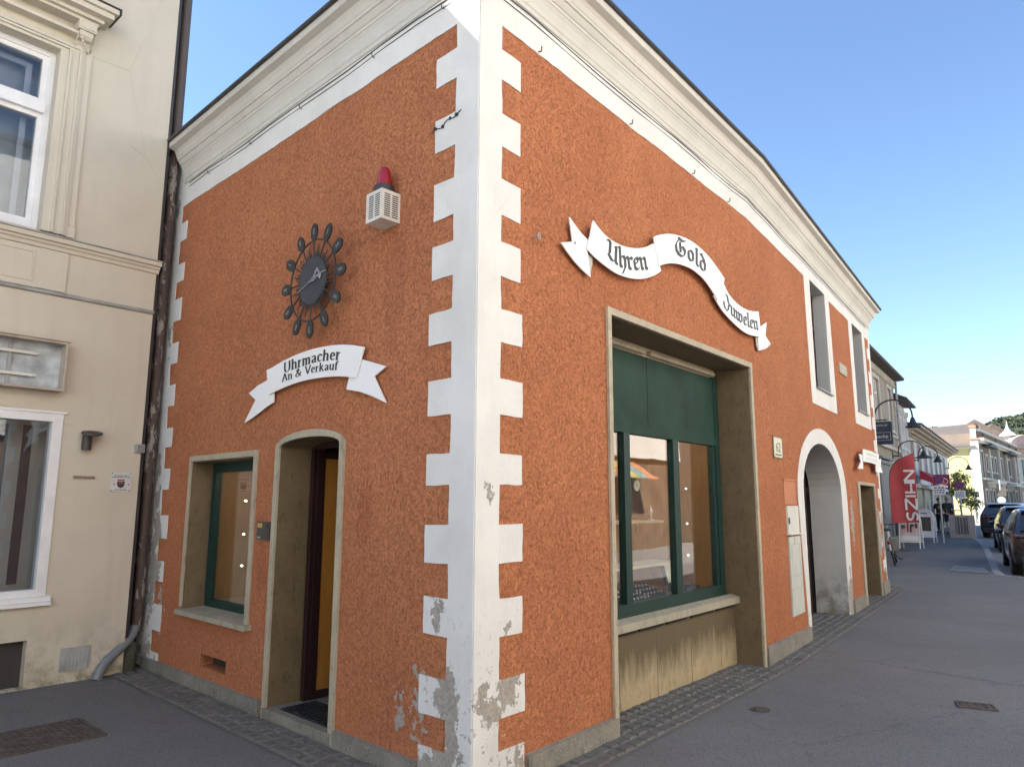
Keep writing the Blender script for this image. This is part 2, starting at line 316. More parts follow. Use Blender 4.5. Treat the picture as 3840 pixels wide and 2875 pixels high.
# ------------------------------------------------------------------ mesh builder
def _newmesh(name, verts, faces, mat, smooth, origin):
    me = bpy.data.meshes.new(name)
    me.from_pydata([tuple(Vector(v)-origin) for v in verts], [], faces)
    me.update()
    bm = bmesh.new(); bm.from_mesh(me); bmesh.ops.recalc_face_normals(bm, faces=bm.faces); bm.to_mesh(me); bm.free()
    for mm in (mat if isinstance(mat, (list, tuple)) else [mat]): me.materials.append(mm)
    if smooth:
        for p in me.polygons: p.use_smooth = True
        try: me.set_sharp_from_angle(angle=R_(40))
        except Exception: pass
    return me
class MB:
    def __init__(s): s.v = []; s.f = []; s.mi = []
    def add(s, vs, fs, mi=0):
        o = len(s.v); s.v += [Vector(v) for v in vs]; s.f += [tuple(i+o for i in f) for f in fs]; s.mi += [mi]*len(fs); return s
    def hexa(s, p, mi=0):
        return s.add(p, [(0, 1, 2, 3), (7, 6, 5, 4), (0, 4, 5, 1), (1, 5, 6, 2), (2, 6, 7, 3), (3, 7, 4, 0)], mi)
    def box(s, fr, u0, u1, n0, n1, z0, z1, mi=0):
        return s.hexa([fr.p(u0, n0, z0), fr.p(u1, n0, z0), fr.p(u1, n1, z0), fr.p(u0, n1, z0), fr.p(u0, n0, z1), fr.p(u1, n0, z1), fr.p(u1, n1, z1), fr.p(u0, n1, z1)], mi)
    def quad(s, a, b, c, d, mi=0): return s.add([a, b, c, d], [(0, 1, 2, 3)], mi)
    def prism(s, fr, poly, n0, n1, holes=(), backu=None, mi=0):
        loops = [list(poly)]+[list(h) for h in holes]
        tri = tessellate_polygon([[Vector((a, b, 0)) for a, b in l] for l in loops])
        flat = [p for l in loops for p in l]; N = len(flat)
        bu = backu or (lambda u: u)
        vs_ = [fr.p(u, n1, z) for u, z in flat]+[fr.p(bu(u), n0, z) for u, z in flat]
        fs = [tuple(t) for t in tri]+[tuple(i+N for i in reversed(t)) for t in tri]
        o = 0
        for l in loops:
            m = len(l)
            for i in range(m):
                j = (i+1) % m; fs.append((o+i, o+j, o+j+N, o+i+N))
            o += m
        return s.add(vs_, fs, mi)
    def hprism(s, poly, z0, z1, mi=0):
        """horizontal polygon (world xy), extruded in z"""
        tri = tessellate_polygon([[Vector((a[0], a[1], 0)) for a in poly]]); N = len(poly)
        vs_ = [(a[0], a[1], z1) for a in poly]+[(a[0], a[1], z0) for a in poly]
        fs = [tuple(t) for t in tri]+[tuple(i+N for i in reversed(t)) for t in tri]+[(i, (i+1) % N, (i+1) % N+N, i+N) for i in range(N)]
        return s.add(vs_, fs, mi)
    def tube(s, pts, r, seg=10, cap=True, mi=0):
        pts = [Vector(p) for p in pts]; rs = r if isinstance(r, (list, tuple)) else [r]*len(pts)
        vs_ = []; fs = []; prev = None
        for i, p in enumerate(pts):
            t = (pts[min(i+1, len(pts)-1)]-pts[max(i-1, 0)]).normalized()
            if prev is None:
                a = Vector((0, 0, 1)) if abs(t.z) < .9 else Vector((1, 0, 0)); x = t.cross(a).normalized()
            else:
                x = (prev-t*prev.dot(t)).normalized()
            prev = x; y = t.cross(x)
            vs_ += [p+(x*math.cos(2*math.pi*k/seg)+y*math.sin(2*math.pi*k/seg))*rs[i] for k in range(seg)]
        for i in range(len(pts)-1):
            for k in range(seg):
                k2 = (k+1) % seg; fs.append((i*seg+k, i*seg+k2, (i+1)*seg+k2, (i+1)*seg+k))
        if cap: fs += [tuple(range(seg-1, -1, -1)), tuple((len(pts)-1)*seg+k for k in range(seg))]
        return s.add(vs_, fs, mi)
    def lathe(s, c, prof, seg=20, axis=None, xa=None, mi=0):
        """prof: (r, h) along the axis from c"""
        ax = Vector(axis or (0, 0, 1)).normalized(); c = Vector(c)
        a = Vector((0, 0, 1)) if abs(ax.z) < .9 else Vector((1, 0, 0)); x = ax.cross(a).normalized(); y = ax.cross(x)
        vs_ = []; fs = []
        for r, h in prof:
            vs_ += [c+ax*h+(x*math.cos(2*math.pi*k/seg)+y*math.sin(2*math.pi*k/seg))*max(r, 1e-4) for k in range(seg)]
        for i in range(len(prof)-1):
            for k in range(seg):
                k2 = (k+1) % seg; fs.append((i*seg+k, i*seg+k2, (i+1)*seg+k2, (i+1)*seg+k))
        fs += [tuple(range(seg-1, -1, -1)), tuple((len(prof)-1)*seg+k for k in range(seg))]
        return s.add(vs_, fs, mi)
    def sphere(s, c, r, seg=12, rings=8, sc_=(1, 1, 1), mi=0):
        c = Vector(c); vs_ = [c+Vector((0, 0, r*sc_[2]))]; fs = []
        for i in range(1, rings):
            a = math.pi*i/rings
            for k in range(seg):
                b = 2*math.pi*k/seg; vs_.append(c+Vector((r*sc_[0]*math.sin(a)*math.cos(b), r*sc_[1]*math.sin(a)*math.sin(b), r*sc_[2]*math.cos(a))))
        vs_.append(c-Vector((0, 0, r*sc_[2])))
        for k in range(seg): fs.append((0, 1+k, 1+(k+1) % seg))
        for i in range(rings-2):
            for k in range(seg):
                a = 1+i*seg+k; b = 1+i*seg+(k+1) % seg; fs.append((a, a+seg, b+seg, b))
        e = len(vs_)-1
        for k in range(seg): fs.append((e, 1+(rings-2)*seg+(k+1) % seg, 1+(rings-2)*seg+k))
        return s.add(vs_, fs, mi)
    def build(s, name, mat, parent=None, smooth=False, loc=None):
        if parent is not None: origin = Vector(WLOC[parent.name])
        elif loc is not None: origin = Vector(loc)
        else:
            xs = [v.x for v in s.v]; ys = [v.y for v in s.v]; zs = [v.z for v in s.v]
            origin = Vector(((min(xs)+max(xs))/2, (min(ys)+max(ys))/2, min(zs)))
        me = _newmesh(name, s.v, s.f, mat, smooth, origin)
        if any(s.mi):
            for p, k in zip(me.polygons, s.mi): p.material_index = k
        o = bpy.data.objects.new(name, me); COL.objects.link(o)
        if parent is not None: o.parent = parent
        else: o.location = origin
        WLOC[o.name] = tuple(origin)
        return o
WLOC = {}
def tag(o, label=None, cat=None, group=None, kind=None):
    if label: o['label'] = label
    if cat: o['category'] = cat
    if group: o['group'] = group
    if kind: o['kind'] = kind
    return o
def thing(name, loc, label, cat, group=None):
    o = bpy.data.objects.new(name, None); COL.objects.link(o); o.location = loc; o.empty_display_size = .2
    WLOC[o.name] = tuple(loc); return tag(o, label, cat, group)
def copy_tree(o, parent=None):
    c = o.copy(); COL.objects.link(c); WLOC[c.name] = WLOC[o.name]
    if parent is not None: c.parent = parent
    for ch in list(o.children): copy_tree(ch, c)
    return c
def rect(u0, u1, z0, z1): return [(u0, z0), (u1, z0), (u1, z1), (u0, z1)]
def arc(cx, cz, a, b, t0, t1, n):
    return [(cx+a*math.cos(R_(t0+(t1-t0)*i/n)), cz+b*math.sin(R_(t0+(t1-t0)*i/n))) for i in range(n+1)]
def smoothpts(pts, n=6):
    out = []
    for i in range(len(pts)-1):
        p0 = Vector(pts[max(i-1, 0)]); p1 = Vector(pts[i]); p2 = Vector(pts[i+1]); p3 = Vector(pts[min(i+2, len(pts)-1)])
        for k in range(n):
            t = k/n; out.append(.5*((2*p1)+(-p0+p2)*t+(2*p0-5*p1+4*p2-p3)*t*t+(-p0+3*p1-3*p2+p3)*t**3))
    out.append(Vector(pts[-1])); return out
def zt(u): return .0075*min(max(u-9, 0), 60)      # the street climbs gently

# ------------------------------------------------------------------ pen lettering
FRAK = {
 'U': ([[(-.02,1.33),(.13,1.5),(.27,1.36),(.27,.55),(.17,.36),(.5,.04),(.8,.28)],[(.66,1.26),(.8,1.42),(.8,.2),(.95,.04)]],1.08),
 'h': ([[(.04,1.5),(.18,1.62),(.18,.16),(.32,.03)],[(.2,.78),(.46,.99),(.62,.8),(.62,.15),(.36,-.42)]],.84),
 'r': ([[(.02,1.0),(.17,.84),(.17,.16),(.33,.02)],[(.24,.82),(.4,.99),(.54,.84)]],.6),
 'e': ([[(.16,.84),(.16,.2),(.35,.02),(.56,.16)],[(.16,.84),(.38,1.0),(.54,.84),(.5,.66),(.2,.46)]],.68),
 'n': ([[(.02,1.0),(.17,.84),(.17,.16),(.31,.03)],[(.22,.8),(.46,1.0),(.6,.84),(.6,.16),(.76,.03)]],.84),
 'G': ([[(.62,1.5),(.3,1.3),(.1,.9),(.12,.45),(.3,.15),(.6,.02),(.9,.25),(.95,.62),(.78,.88),(.5,.8)],[(.42,1.62),(.58,1.48),(.9,1.38),(1.08,1.5)],[(.52,1.25),(.52,.38)]],1.12),
 'o': ([[(.16,.8),(.16,.22),(.38,.02),(.6,.22),(.6,.8),(.38,1.0),(.16,.8)]],.78),
 'l': ([[(.04,1.48),(.18,1.6),(.18,.16),(.34,.03)]],.42),
 'd': ([[(.16,.74),(.16,.22),(.38,.02),(.62,.24),(.62,.8),(.44,1.22),(.14,1.42),(.34,1.56)],[(.16,.74),(.38,.96),(.6,.8)]],.8),
 'J': ([[(.1,1.42),(.28,1.58),(.46,1.4),(.56,1.05),(.84,.84),(.66,.68),(.66,.25),(.5,-.1),(.2,-.08),(.02,.2),(-.04,.48)]],.98),
 'u': ([[(.02,1.0),(.17,.84),(.17,.2),(.34,.02),(.6,.2)],[(.46,1.0),(.6,.84),(.6,.16),(.75,.03)]],.84),
 'w': ([[(.02,1.0),(.17,.84),(.17,.2),(.36,.02),(.54,.16)],[(.4,1.0),(.54,.84),(.54,.16),(.76,.02),(.98,.22),(.98,.72),(.8,.98),(.6,.84)]],1.18)}
def _st(x, y0=0, y1=1): return [(x, y1), (x, y0)]
ROM = {
 'U': ([[(.25,1.4),(.25,.45),(.36,.1),(.66,.0),(.95,.14),(1.04,.45),(1.04,1.4)]],[(.05,.45,1.4),(.88,1.2,1.4)],1.3),
 'h': ([_st(.22,0,1.45),[(.24,.7),(.42,.92),(.62,.95),(.76,.75),(.76,0)]],[(.06,.4,.02),(.6,.94,.02),(.06,.22,1.43)],1.02),
 'r': ([_st(.22),[(.24,.62),(.4,.9),(.62,.9)]],[(.06,.42,.02),(.06,.22,.98)],.72),
 'm': ([_st(.22),[(.24,.7),(.4,.92),(.56,.95),(.68,.75),(.68,0)],[(.7,.7),(.86,.92),(1.02,.95),(1.14,.75),(1.14,0)]],[(.06,.38,.02),(.52,.84,.02),(.98,1.3,.02),(.06,.22,.98)],1.4),
 'a': ([[(.16,.8),(.34,.97),(.56,.92),(.64,.7),(.64,.12),(.78,.04)],[(.62,.58),(.3,.45),(.18,.22),(.34,.03),(.6,.18)]],[],.88),
 'c': ([[(.7,.74),(.6,.95),(.38,.97),(.2,.7),(.2,.3),(.4,.03),(.7,.15)]],[],.84),
 'e': ([[(.22,.54),(.7,.54),(.64,.88),(.42,.98),(.2,.7),(.2,.3),(.42,.03),(.72,.16)]],[],.88),
 'A': ([[(.6,1.42),(.1,.02)],[(.6,1.42),(.72,1.1),(1.08,.02)],[(.3,.5),(.9,.5)]],[(-.02,.32,.02),(.86,1.26,.02)],1.26),
 'n': ([_st(.22),[(.24,.7),(.42,.92),(.62,.95),(.76,.75),(.76,0)]],[(.06,.4,.02),(.6,.94,.02),(.06,.22,.98)],1.02),
 '&': ([[(1.15,.75),(.95,.3),(.6,.02),(.3,.05),(.15,.35),(.35,.65),(.7,.95),(.75,1.25),(.55,1.42),(.36,1.25),(.4,.95),(.7,.5),(1.0,.12),(1.25,.04)]],[],1.4),
 'V': ([[(.15,1.4),(.62,.02)],[(.62,.02),(1.12,1.4)]],[(0,.4,1.4),(.92,1.28,1.4)],1.22),
 'k': ([_st(.22,0,1.45),[(.28,.42),(.7,.96)],[(.42,.56),(.84,.02)]],[(.06,.4,.02),(.66,1.0,.02),(.06,.22,1.43),(.56,.86,.97)],1.02),
 'u': ([[(.22,1),(.22,.25),(.36,.05),(.6,.1),(.76,.35)],_st(.78)],[(.06,.22,.98),(.62,.78,.98),(.78,.94,.02)],1.02),
 'f': ([[(.68,1.3),(.5,1.44),(.32,1.25),(.28,.9),(.28,0)]],[(.08,.6,.98),(.1,.5,.02)],.68)}
def pen(mb, place, strokes, ang, w, t):
    """broad-nib strokes; place(x, y, lift) -> world point"""
    nx, ny = math.cos(R_(ang))*w/2, math.sin(R_(ang))*w/2
    k = [0]
    def slab(q):
        k[0] += 1; l = .0010+.00006*(k[0] % 14)
        mb.add([place(x, y, l) for x, y in q], [(0, 1, 2, 3)])
    for s_ in strokes:
        for (x0, y0), (x1, y1) in zip(s_[:-1], s_[1:]):
            slab([(x0-nx, y0-ny), (x0+nx, y0+ny), (x1+nx, y1+ny), (x1-nx, y1-ny)])
            d = math.hypot(x1-x0, y1-y0) or 1; px, py = -(y1-y0)/d*t/2, (x1-x0)/d*t/2; ex, ey = (x1-x0)/d*t/2, (y1-y0)/d*t/2
            slab([(x0-px-ex, y0-py-ey), (x0+px-ex, y0+py-ey), (x1+px+ex, y1+py+ey), (x1-px+ex, y1-py+ey)])
def write_path(mb, word, font, fr, sgn, path, n, w, t, ang, fit, size, spacing=1.0, serif=0, lean=0.0):
    """lay a word along a polyline of (u, z) points; sgn=+1 when u runs in reading direction"""
    P = smoothpts([Vector((a, b, 0)) for a, b in path], 8)
    L = [0]
    for a, b in zip(P[:-1], P[1:]): L.append(L[-1]+(b-a).length)
    def at(s_):
        s_ = max(0, min(s_, L[-1]-1e-6))
        for i in range(len(L)-1):
            if L[i+1] >= s_:
                f = (s_-L[i])/(L[i+1]-L[i]); return P[i].lerp(P[i+1], f), (P[i+1]-P[i]).normalized()
    adv = [(font[c][-1] if c != ' ' else .55)*spacing for c in word]; tot = sum(adv)
    hx = L[-1]/tot if fit else size
    x0 = 0
    for c, a in zip(word, adv):
        if c != ' ':
            g = font[c]; mid = (x0+a/2)*hx; c0, tg = at(mid)
            up = Vector((-tg.y, tg.x, 0)) if (tg.x*sgn > 0) == (sgn > 0) and tg.x > 0 else Vector((tg.y, -tg.x, 0))
            if up.y < 0: up = -up
            up = (up+Vector((0, 1, 0))*lean).normalized()
            def place(x, y, l, c0=c0, tg=tg, up=up, a=a):
                q = c0+tg*((x-a/spacing/2)*hx)+up*(y*size); return fr.p(q.x, n+l, q.y)
            pen(mb, place, g[0], ang, w, t)
            if serif:
                for (a0, a1, y) in g[1]: pen(mb, place, [[(a0, y), (a1, y)]], 0, .0, serif)
        x0 += a
def sans(mb, txt, place, size, lift=.002):
    """text of the built-in font laid out through place(x, y)"""
    cu = bpy.data.curves.new('t', 'FONT'); cu.body = txt; cu.size = size; cu.align_x = 'CENTER'; cu.resolution_u = 3
    o = bpy.data.objects.new('t', cu); COL.objects.link(o)
    dg = bpy.context.evaluated_depsgraph_get(); dg.update(); me = bpy.data.meshes.new_from_object(o.evaluated_get(dg))
    mb.add([place(v.co.x, v.co.y) for v in me.vertices], [tuple(p.vertices) for p in me.polygons])
    bpy.data.objects.remove(o); bpy.data.curves.remove(cu); bpy.data.meshes.remove(me)

# ================================================================== GROUND
def strip(mb, us, n0f, n1f, zf):
    for a, b in zip(us[:-1], us[1:]):
        mb.quad(F2.p(a, n0f(a), zf(a)), F2.p(b, n0f(b), zf(b)), F2.p(b, n1f(b), zf(b)), F2.p(a, n1f(a), zf(a)))
g = MB(); strip(g, [-500, -40, 0, 9, 20, 40, 69, 150, 900], lambda u: -500, lambda u: 500, lambda u: zt(u)-.11)
tag(g.build('road', MT['road']), kind='structure')
KERB = [(12.3, 6.5), (12.3, 1.95), (12.6, 1.68), (13.5, 1.58), (16, 1.42), (20.5, 1.15), (24, .9), (27.5, .62), (31.5, .15), (36, -.25), (42, -.6), (48, -.9)]
def kn(u):
    if u <= 12.3: return 6.5
    for (a, b), (c, d) in zip(KERB[1:-1], KERB[2:]):
        if a <= u <= c: return b+(d-b)*(u-a)/(c-a)
    return -.9
g = MB(); strip(g, [-60, -20, 0, 9, 12.3], lambda u: -45, lambda u: 6.5, zt)
strip(g, [12.3, 12.6, 13.5, 16, 20.5, 24, 27.5, 31.5, 36, 42, 48], lambda u: -6, lambda u: 1.95 if u == 12.3 else kn(u), zt)
tag(g.build('pavement', MT['asphalt']), kind='structure')
g = MB()
for (a, b), (c, d) in zip(KERB[:-1], KERB[1:]):
    t = Vector((c-a, d-b, 0)).normalized(); px, py = -t.y*.0, t.x*.0
    q = (t.y, -t.x)  # inward side
    A0, A1 = F2.p(a, b, 0), F2.p(c, d, 0); inn = (F2.d*(-1 if False else 0)+F2.n*(-.17) if c > 12.3 or d < 1.9 else F2.d*(-.17))
    if a == 12.3 and c == 12.3: inn = F2.d*(-.17)
    za, zb = zt(a), zt(c)
    B0, B1 = A0+inn, A1+inn
    for (p0, p1) in ((A0, A1),):
        g.hexa([A0+Vector((0, 0, za-.12)), A1+Vector((0, 0, zb-.12)), B1+Vector((0, 0, zb-.12)), B0+Vector((0, 0, za-.12)),
                A0+Vector((0, 0, za+.006)), A1+Vector((0, 0, zb+.006)), B1+Vector((0, 0, zb+.006)), B0+Vector((0, 0, za+.006))])
tag(g.build('kerb', MT['kerb']), kind='structure')
# granite setts along the walls
def setts(name, rows):
    g = MB(); b = MB()
    for fr, u0, u1, n0, n1, size in rows:
        nr = max(1, round((n1-n0)/size)); dn = (n1-n0)/nr
        b.quad(fr.p(u0, n0, .006), fr.p(u1, n0, .006), fr.p(u1, n1+.015, .006), fr.p(u0, n1+.015, .006))
        for r in range(nr):
            u = u0+random.uniform(-.06, 0)
            while u < u1-.03:
                w = size*random.uniform(.95, 1.5); e = min(u+w, u1); a = max(u, u0)
                if e-a > .03:
                    j = .006; h = .016+random.uniform(-.004, .005); c = .012
                    n_a, n_b = n0+r*dn+j, n0+(r+1)*dn-j; a2, e2 = a+j, e-j
                    jj = lambda: random.uniform(-.004, .004)
                    lo = [fr.p(a2, n_a, .002), fr.p(e2, n_a, .002), fr.p(e2, n_b, .002), fr.p(a2, n_b, .002)]
                    hi = [fr.p(a2+c+jj(), n_a+c+jj(), h), fr.p(e2-c+jj(), n_a+c+jj(), h+jj()*.5), fr.p(e2-c+jj(), n_b-c+jj(), h), fr.p(a2+c+jj(), n_b-c+jj(), h+jj()*.5)]
                    g.hexa(lo+hi)
                u += w
    o = tag(g.build(name, MT['cobble']), kind='structure'); tag(b.build('paving_joints', MT['joint']), kind='structure')
setts('paving_setts', [(FL, -.2, 4.7, .035, .33, .098), (FR, -.1, 4.5, .035, .24, .1), (FR, 1.5, 4.32, -.27, .035, .1), (F2, 0, 7.7, .035, .24, .1),
      (F2, 1.75, 4.1, -1.4, .035, .105), (F2, 5.45, 6.85, -.25, .035, .1), (F2, 7.7, 8.6, -.6, .1, .1)])
# repaired seam, stripe of paint, covers
g = MB()
seam = [(3.42, 8.55), (3.62, 8.0), (3.9, 7.55), (4.15, 7.35), (4.5, 6.95), (5.0, 6.55), (5.6, 6.15)]
for i in range(len(seam)-1):
    for k in range(6):
        a = Vector(seam[i]).lerp(Vector(seam[i+1]), k/6); b = Vector(seam[i]).lerp(Vector(seam[i+1]), (k+1)/6)
        w = random.uniform(.003, .009); j = random.uniform(-.012, .012)
        g.quad((a.x+j, a.y-w, .004), (b.x+j, b.y-w, .004), (b.x+j, b.y+w, .004), (a.x+j, a.y+w, .004))
tag(g.build('pavement_seam', MT['rubber']), kind='structure')
def cover(name, quadpts, mat, label, cat, slots=0, z0=.0, rim=.03):
    c = sum((Vector((x, y, 0)) for x, y in quadpts), Vector())/4; c.z = z0
    t = thing(name, c, label, cat)
    q = [Vector((x, y, 0)) for x, y in quadpts]
    fr = MB(); cc = sum(q, Vector())/4
    for i in range(4):
        a, b = q[i], q[(i+1) % 4]; s_ = 1-rim/((a-cc).length)
        a2, b2 = cc+(a-cc)*s_, cc+(b-cc)*s_
        fr.hexa([a+Vector((0, 0, z0)), b+Vector((0, 0, z0)), b2+Vector((0, 0, z0)), a2+Vector((0, 0, z0))]+[p+Vector((0, 0, z0+.012)) for p in (a, b, b2, a2)])
    fr.build('frame', mat, t)
    pl = MB(); s_ = 1-rim/((q[0]-cc).length); bs = MB()
    qq = [cc+(p-cc)*s_ for p in q]
    bs.quad(*[p+Vector((0, 0, z0+.004)) for p in qq]); bs.build('base', MT['castiron'], t)
    n1, n2 = slots
    lerp = lambda a, b: qq[0]*(1-a)*(1-b)+qq[1]*a*(1-b)+qq[2]*a*b+qq[3]*(1-a)*b
    for i in range(n1):
        for j in range(n2):
            a0, a1, b0, b1 = (i+.18)/n1, (i+.82)/n1, (j+.2)/n2, (j+.8)/n2
            lo = [lerp(a0, b0), lerp(a1, b0), lerp(a1, b1), lerp(a0, b1)]
            pl.hexa([p+Vector((0, 0, z0+.005)) for p in lo]+[p+Vector((0, 0, z0+.011)) for p in lo])
    pl.build('plate', mat, t)
cover('cellar_grating', [(-4.05, 4.90), (-3.23, 5.79), (-2.81, 5.39), (-3.62, 4.48)], MT['castiron'], 'rusty brown ribbed cellar cover set in the pavement below the pale house', 'cover', (26, 9))
cover('drain_grate', [(10.52, 17.94), (11.06, 17.31), (11.78, 18.61), (11.49, 19.34)], MT['galv'], 'pale galvanised grating in the far pavement beside the kerb', 'grating', (16, 8), z0=zt(14)+.002)
def roundcover(x, y, r, sx, label):
    t = thing('valve_cover', (x, y, 0), label, 'cover')
    g = MB(); g.lathe((x, y, 0), [(r, 0), (r, .009), (r*.8, .009), (r*.78, .004), (0, .004)], 24); g.build('rim', MT['castiron'], t, True)
    g = MB(); g.lathe((x, y, 0), [(r*.72, .003), (r*.7, .010), (r*.3, .010), (r*.28, .007), (0, .007)], 24); g.box(Frame((x, y), (1, 0), (0, 1)), -r*.5, r*.5, -.008, .008, .008, .013); g.build('lid', MT['castiron'], t)
roundcover(1.97, 6.08, .075, 1, 'small round iron cover in the asphalt in front of the shop window')
cover('hydrant_cover', [(3.58, 6.16), (3.83, 6.04), (3.90, 6.22), (3.66, 6.34)], MT['castiron'], 'small oblong iron cover in the asphalt at the lower right', 'cover', (4, 3), rim=.02)
g = MB()
px = [(4.62, 6.80), (4.74, 6.86), (4.9, 6.79), (5.05, 6.69), (5.02, 6.62), (4.86, 6.66), (4.7, 6.72)]
g.add([(a, b, .005) for a, b in px], [tuple(range(len(px)))])
tag(g.build('paint_mark', simple('worn_white_paint', (.45, .45, .44), .8, .3, 30)), kind='structure')

# ================================================================== ORANGE CORNER BUILDING
ob = thing('orange_building', (K[0], K[1], 0), 'orange roughcast corner shop with white quoins and heavy white cornice', 'building')
HT = 5.42
# left wall
win_l = rect(2.66, 3.90, .64, 1.985)
door_l = [(1.36, -.2), (2.28, -.2), (2.28, 2.03)]+[(u, z) for u, z in arc(1.82, 2.03, .46, .075, 0, 180, 14)][1:-1]+[(1.36, 2.03)]
door_l = [(1.36, -.2), (2.28, -.2)]+arc(1.82, 2.03, .46, .075, 0, 180, 14)
vent_l = rect(2.965, 3.46, .205, .308)
outer = [(0, -.2), (1.36, -.2)]+list(reversed(arc(1.82, 2.03, .46, .075, 0, 180, 14)))+[(2.28, -.2), (5.15, -.2), (5.15, HT), (0, HT)]
w = MB(); w.prism(FL, outer, -.42, 0, holes=[win_l, vent_l], backu=lambda u: max(u, .42))
w.build('wall', MT['orange'], ob)
# right wall, with the shop opening
outer = [(0, -.2), (1.50, -.2), (1.50, 3.04), (4.32, 3.04), (4.32, -.2), (4.49, -.2), (4.49, HT), (0, HT)]
w = MB(); w.prism(FR, outer, -.42, 0, backu=lambda u: max(u, .42)); w.build('wall', MT['orange'], ob)
# wall after the bend
AI = lambda u0=1.78, u1=4.02, top=2.43, sp=1.78: [(u1, -.2)]+arc((u0+u1)/2, sp, (u1-u0)/2, top-sp, 0, 180, 20)+[(u0, -.2)]
ai = AI()
outer = [(0, -.2), (1.78, -.2)]+list(reversed(arc(2.90, 1.78, 1.12, .65, 0, 180, 20)))+[(4.02, -.2), (5.48, -.2), (5.48, 1.93), (6.86, 1.93), (6.86, -.2), (7.62, -.2), (7.62, HT), (0, HT)]
w1o, w2o = rect(2.83, 3.78, 3.215, 4.79), rect(5.88, 6.82, 3.215, 4.78)
w = MB(); w.prism(F2, outer, -.45, 0, holes=[w1o, w2o]); w.build('wall', MT['orange'], ob)
# end wall and core of the house
w = MB(); w.box(F2, 7.2, 7.619, -9, -.46, -.2, HT-.01); w.build('end_wall', MT['cream_trim'], ob)
cp = [FL.p(5.1, -3.2, 0), FL.p(2.6, -3.2, 0), FR.p(2.4, -2.6, 0), FR.p(4.6, -2.2, 0), F2.p(7.1, -2.2, 0), F2.p(7.1, -9, 0), FL.p(5.1, -8, 0)]
w = MB(); w.hprism([(p.x, p.y) for p in cp], -.2, HT-.02); w.build('back_wall', MT['dark'], ob)
# roof slab, nearly flat
rp = [FL.p(5.3, .1, 0), FR.p(-.12, .12, 0), FR.p(4.5, .16, 0), F2.p(7.75, .16, 0), F2.p(7.75, -9.2, 0), FL.p(5.3, -8.2, 0)]
w = MB(); w.hprism([(p.x, p.y) for p in rp], HT, HT+.035); w.build('roof', MT['gutter'], ob)
# white trim: quoins, frieze, window and arch surrounds: all one lime-painted layer 5 mm proud
TOPS = [(.385, .60), (.835, 1.05), (1.25, 1.476), (1.712, 1.90), (2.136, 2.36), (2.59, 2.80), (3.015, 3.24), (3.42, 3.665), (3.89, 4.12), (4.36, 4.575)]
def quoin_poly(flip=False, narrow=.215, wide=.435, base=.21, jit=0):
    pts = [(0, -.05), (wide+.02, -.05), (wide+.02, base), (narrow, base)]
    for i, (a, b) in enumerate(TOPS):
        w_ = wide+(.02 if i == 0 else 0)-(.02 if i > 5 else 0)+random.uniform(-.006, .006); nn = narrow+random.uniform(-.006, .006)
        pts += [(nn, a), (w_, a+random.uniform(-.005, .005)), (w_, b+random.uniform(-.005, .005)), (nn, b)]
    pts += [(narrow, 4.75)]
    return pts
FZ = 4.75
def rough(poly, step=.07, amp=.0035):
    out = []
    for (a, b), (c, d) in zip(poly, poly[1:]+poly[:1]):
        out.append((a, b)); L_ = math.hypot(c-a, d-b)
        if (a == 0 and c == 0) or b > 5 and d > 5 or L_ < step: continue
        k = int(L_/step)
        for i in range(1, k): f = i/k; out.append((a+(c-a)*f+random.uniform(-amp, amp), b+(d-b)*f+random.uniform(-amp, amp)))
    return out
tl = MB()
def wavy(u0, u1, z, k=.008, step=.35):
    n = max(1, int(abs(u1-u0)/step)); return [(u0+(u1-u0)*i/n, z+(random.uniform(-k, k) if 0 < i < n else 0)) for i in range(n+1)]
LQ = [(.176, -.05, 4.37), (.379, .60, 4.36)]
ql = quoin_poly()
lend = [(4.56, -.05), (4.37, -.05), (4.37, .18), (4.56, .18)]
for a, b, uu, wd in [(.38, .625, 4.58, 4.37), (.84, 1.035, 4.58, 4.40), (1.25, 1.478, 4.58, 4.385), (1.73, 1.938, 4.59, 4.43), (2.153, 2.348, 4.605, 4.445), (2.575, 2.795, 4.63, 4.467), (3.018, 3.24, 4.645, 4.475), (3.473, 3.715, 4.66, 4.475), (3.90, 4.095, 4.65, 4.475), (4.355, 4.56, 4.645, 4.482)]:
    lend += [(uu, a), (wd, a), (wd, b), (uu, b)]
lend = lend[2:]
poly = [(0, -.05)]+ql[1:]+wavy(.215, 4.64, FZ)[1:]+list(reversed([(4.37, -.05), (4.37, .18), (4.56, .18)]+lend[2:]))+[(5.1, -.05), (5.1, 5.3), (0, 5.3)]
tl.prism(FL, rough(poly), 0.0005, .007, backu=None)
tl.build('quoins', MT['white'], ob)
tr = MB()
poly = quoin_poly()+wavy(.215, 4.49, FZ)[1:]+[(4.49, 5.3), (0, 5.3)]
tr.prism(FR, rough(poly), 0.0005, .007); tr.build('quoins', MT['white'], ob)
tr = MB()
q2 = [(7.62, -.05), (7.3, -.05), (7.3, .21), (7.5, .21)]
for a, b in TOPS: q2 += [(7.47, a), (7.28, a), (7.28, b), (7.47, b)]
q2 += [(7.47, FZ)]
poly = [(0, 5.3), (0, FZ)]+wavy(0, 2.5, FZ)[1:]+[(2.50, 4.83), (2.52, 3.9), (2.56, 2.97), (4.14, 2.97), (4.1, 4.0), (4.06, FZ)]+wavy(4.06, 5.56, FZ)[1:]+[(5.56, 4.8), (5.62, 2.97), (7.14, 2.97), (7.08, FZ)]+[(7.47, FZ)]+list(reversed(q2[:-1]))+[(7.62, 5.3)]
tr.prism(F2, poly, .0005, .006, holes=[w1o, w2o]); tr.build('quoins', MT['white'], ob)
ar = MB()
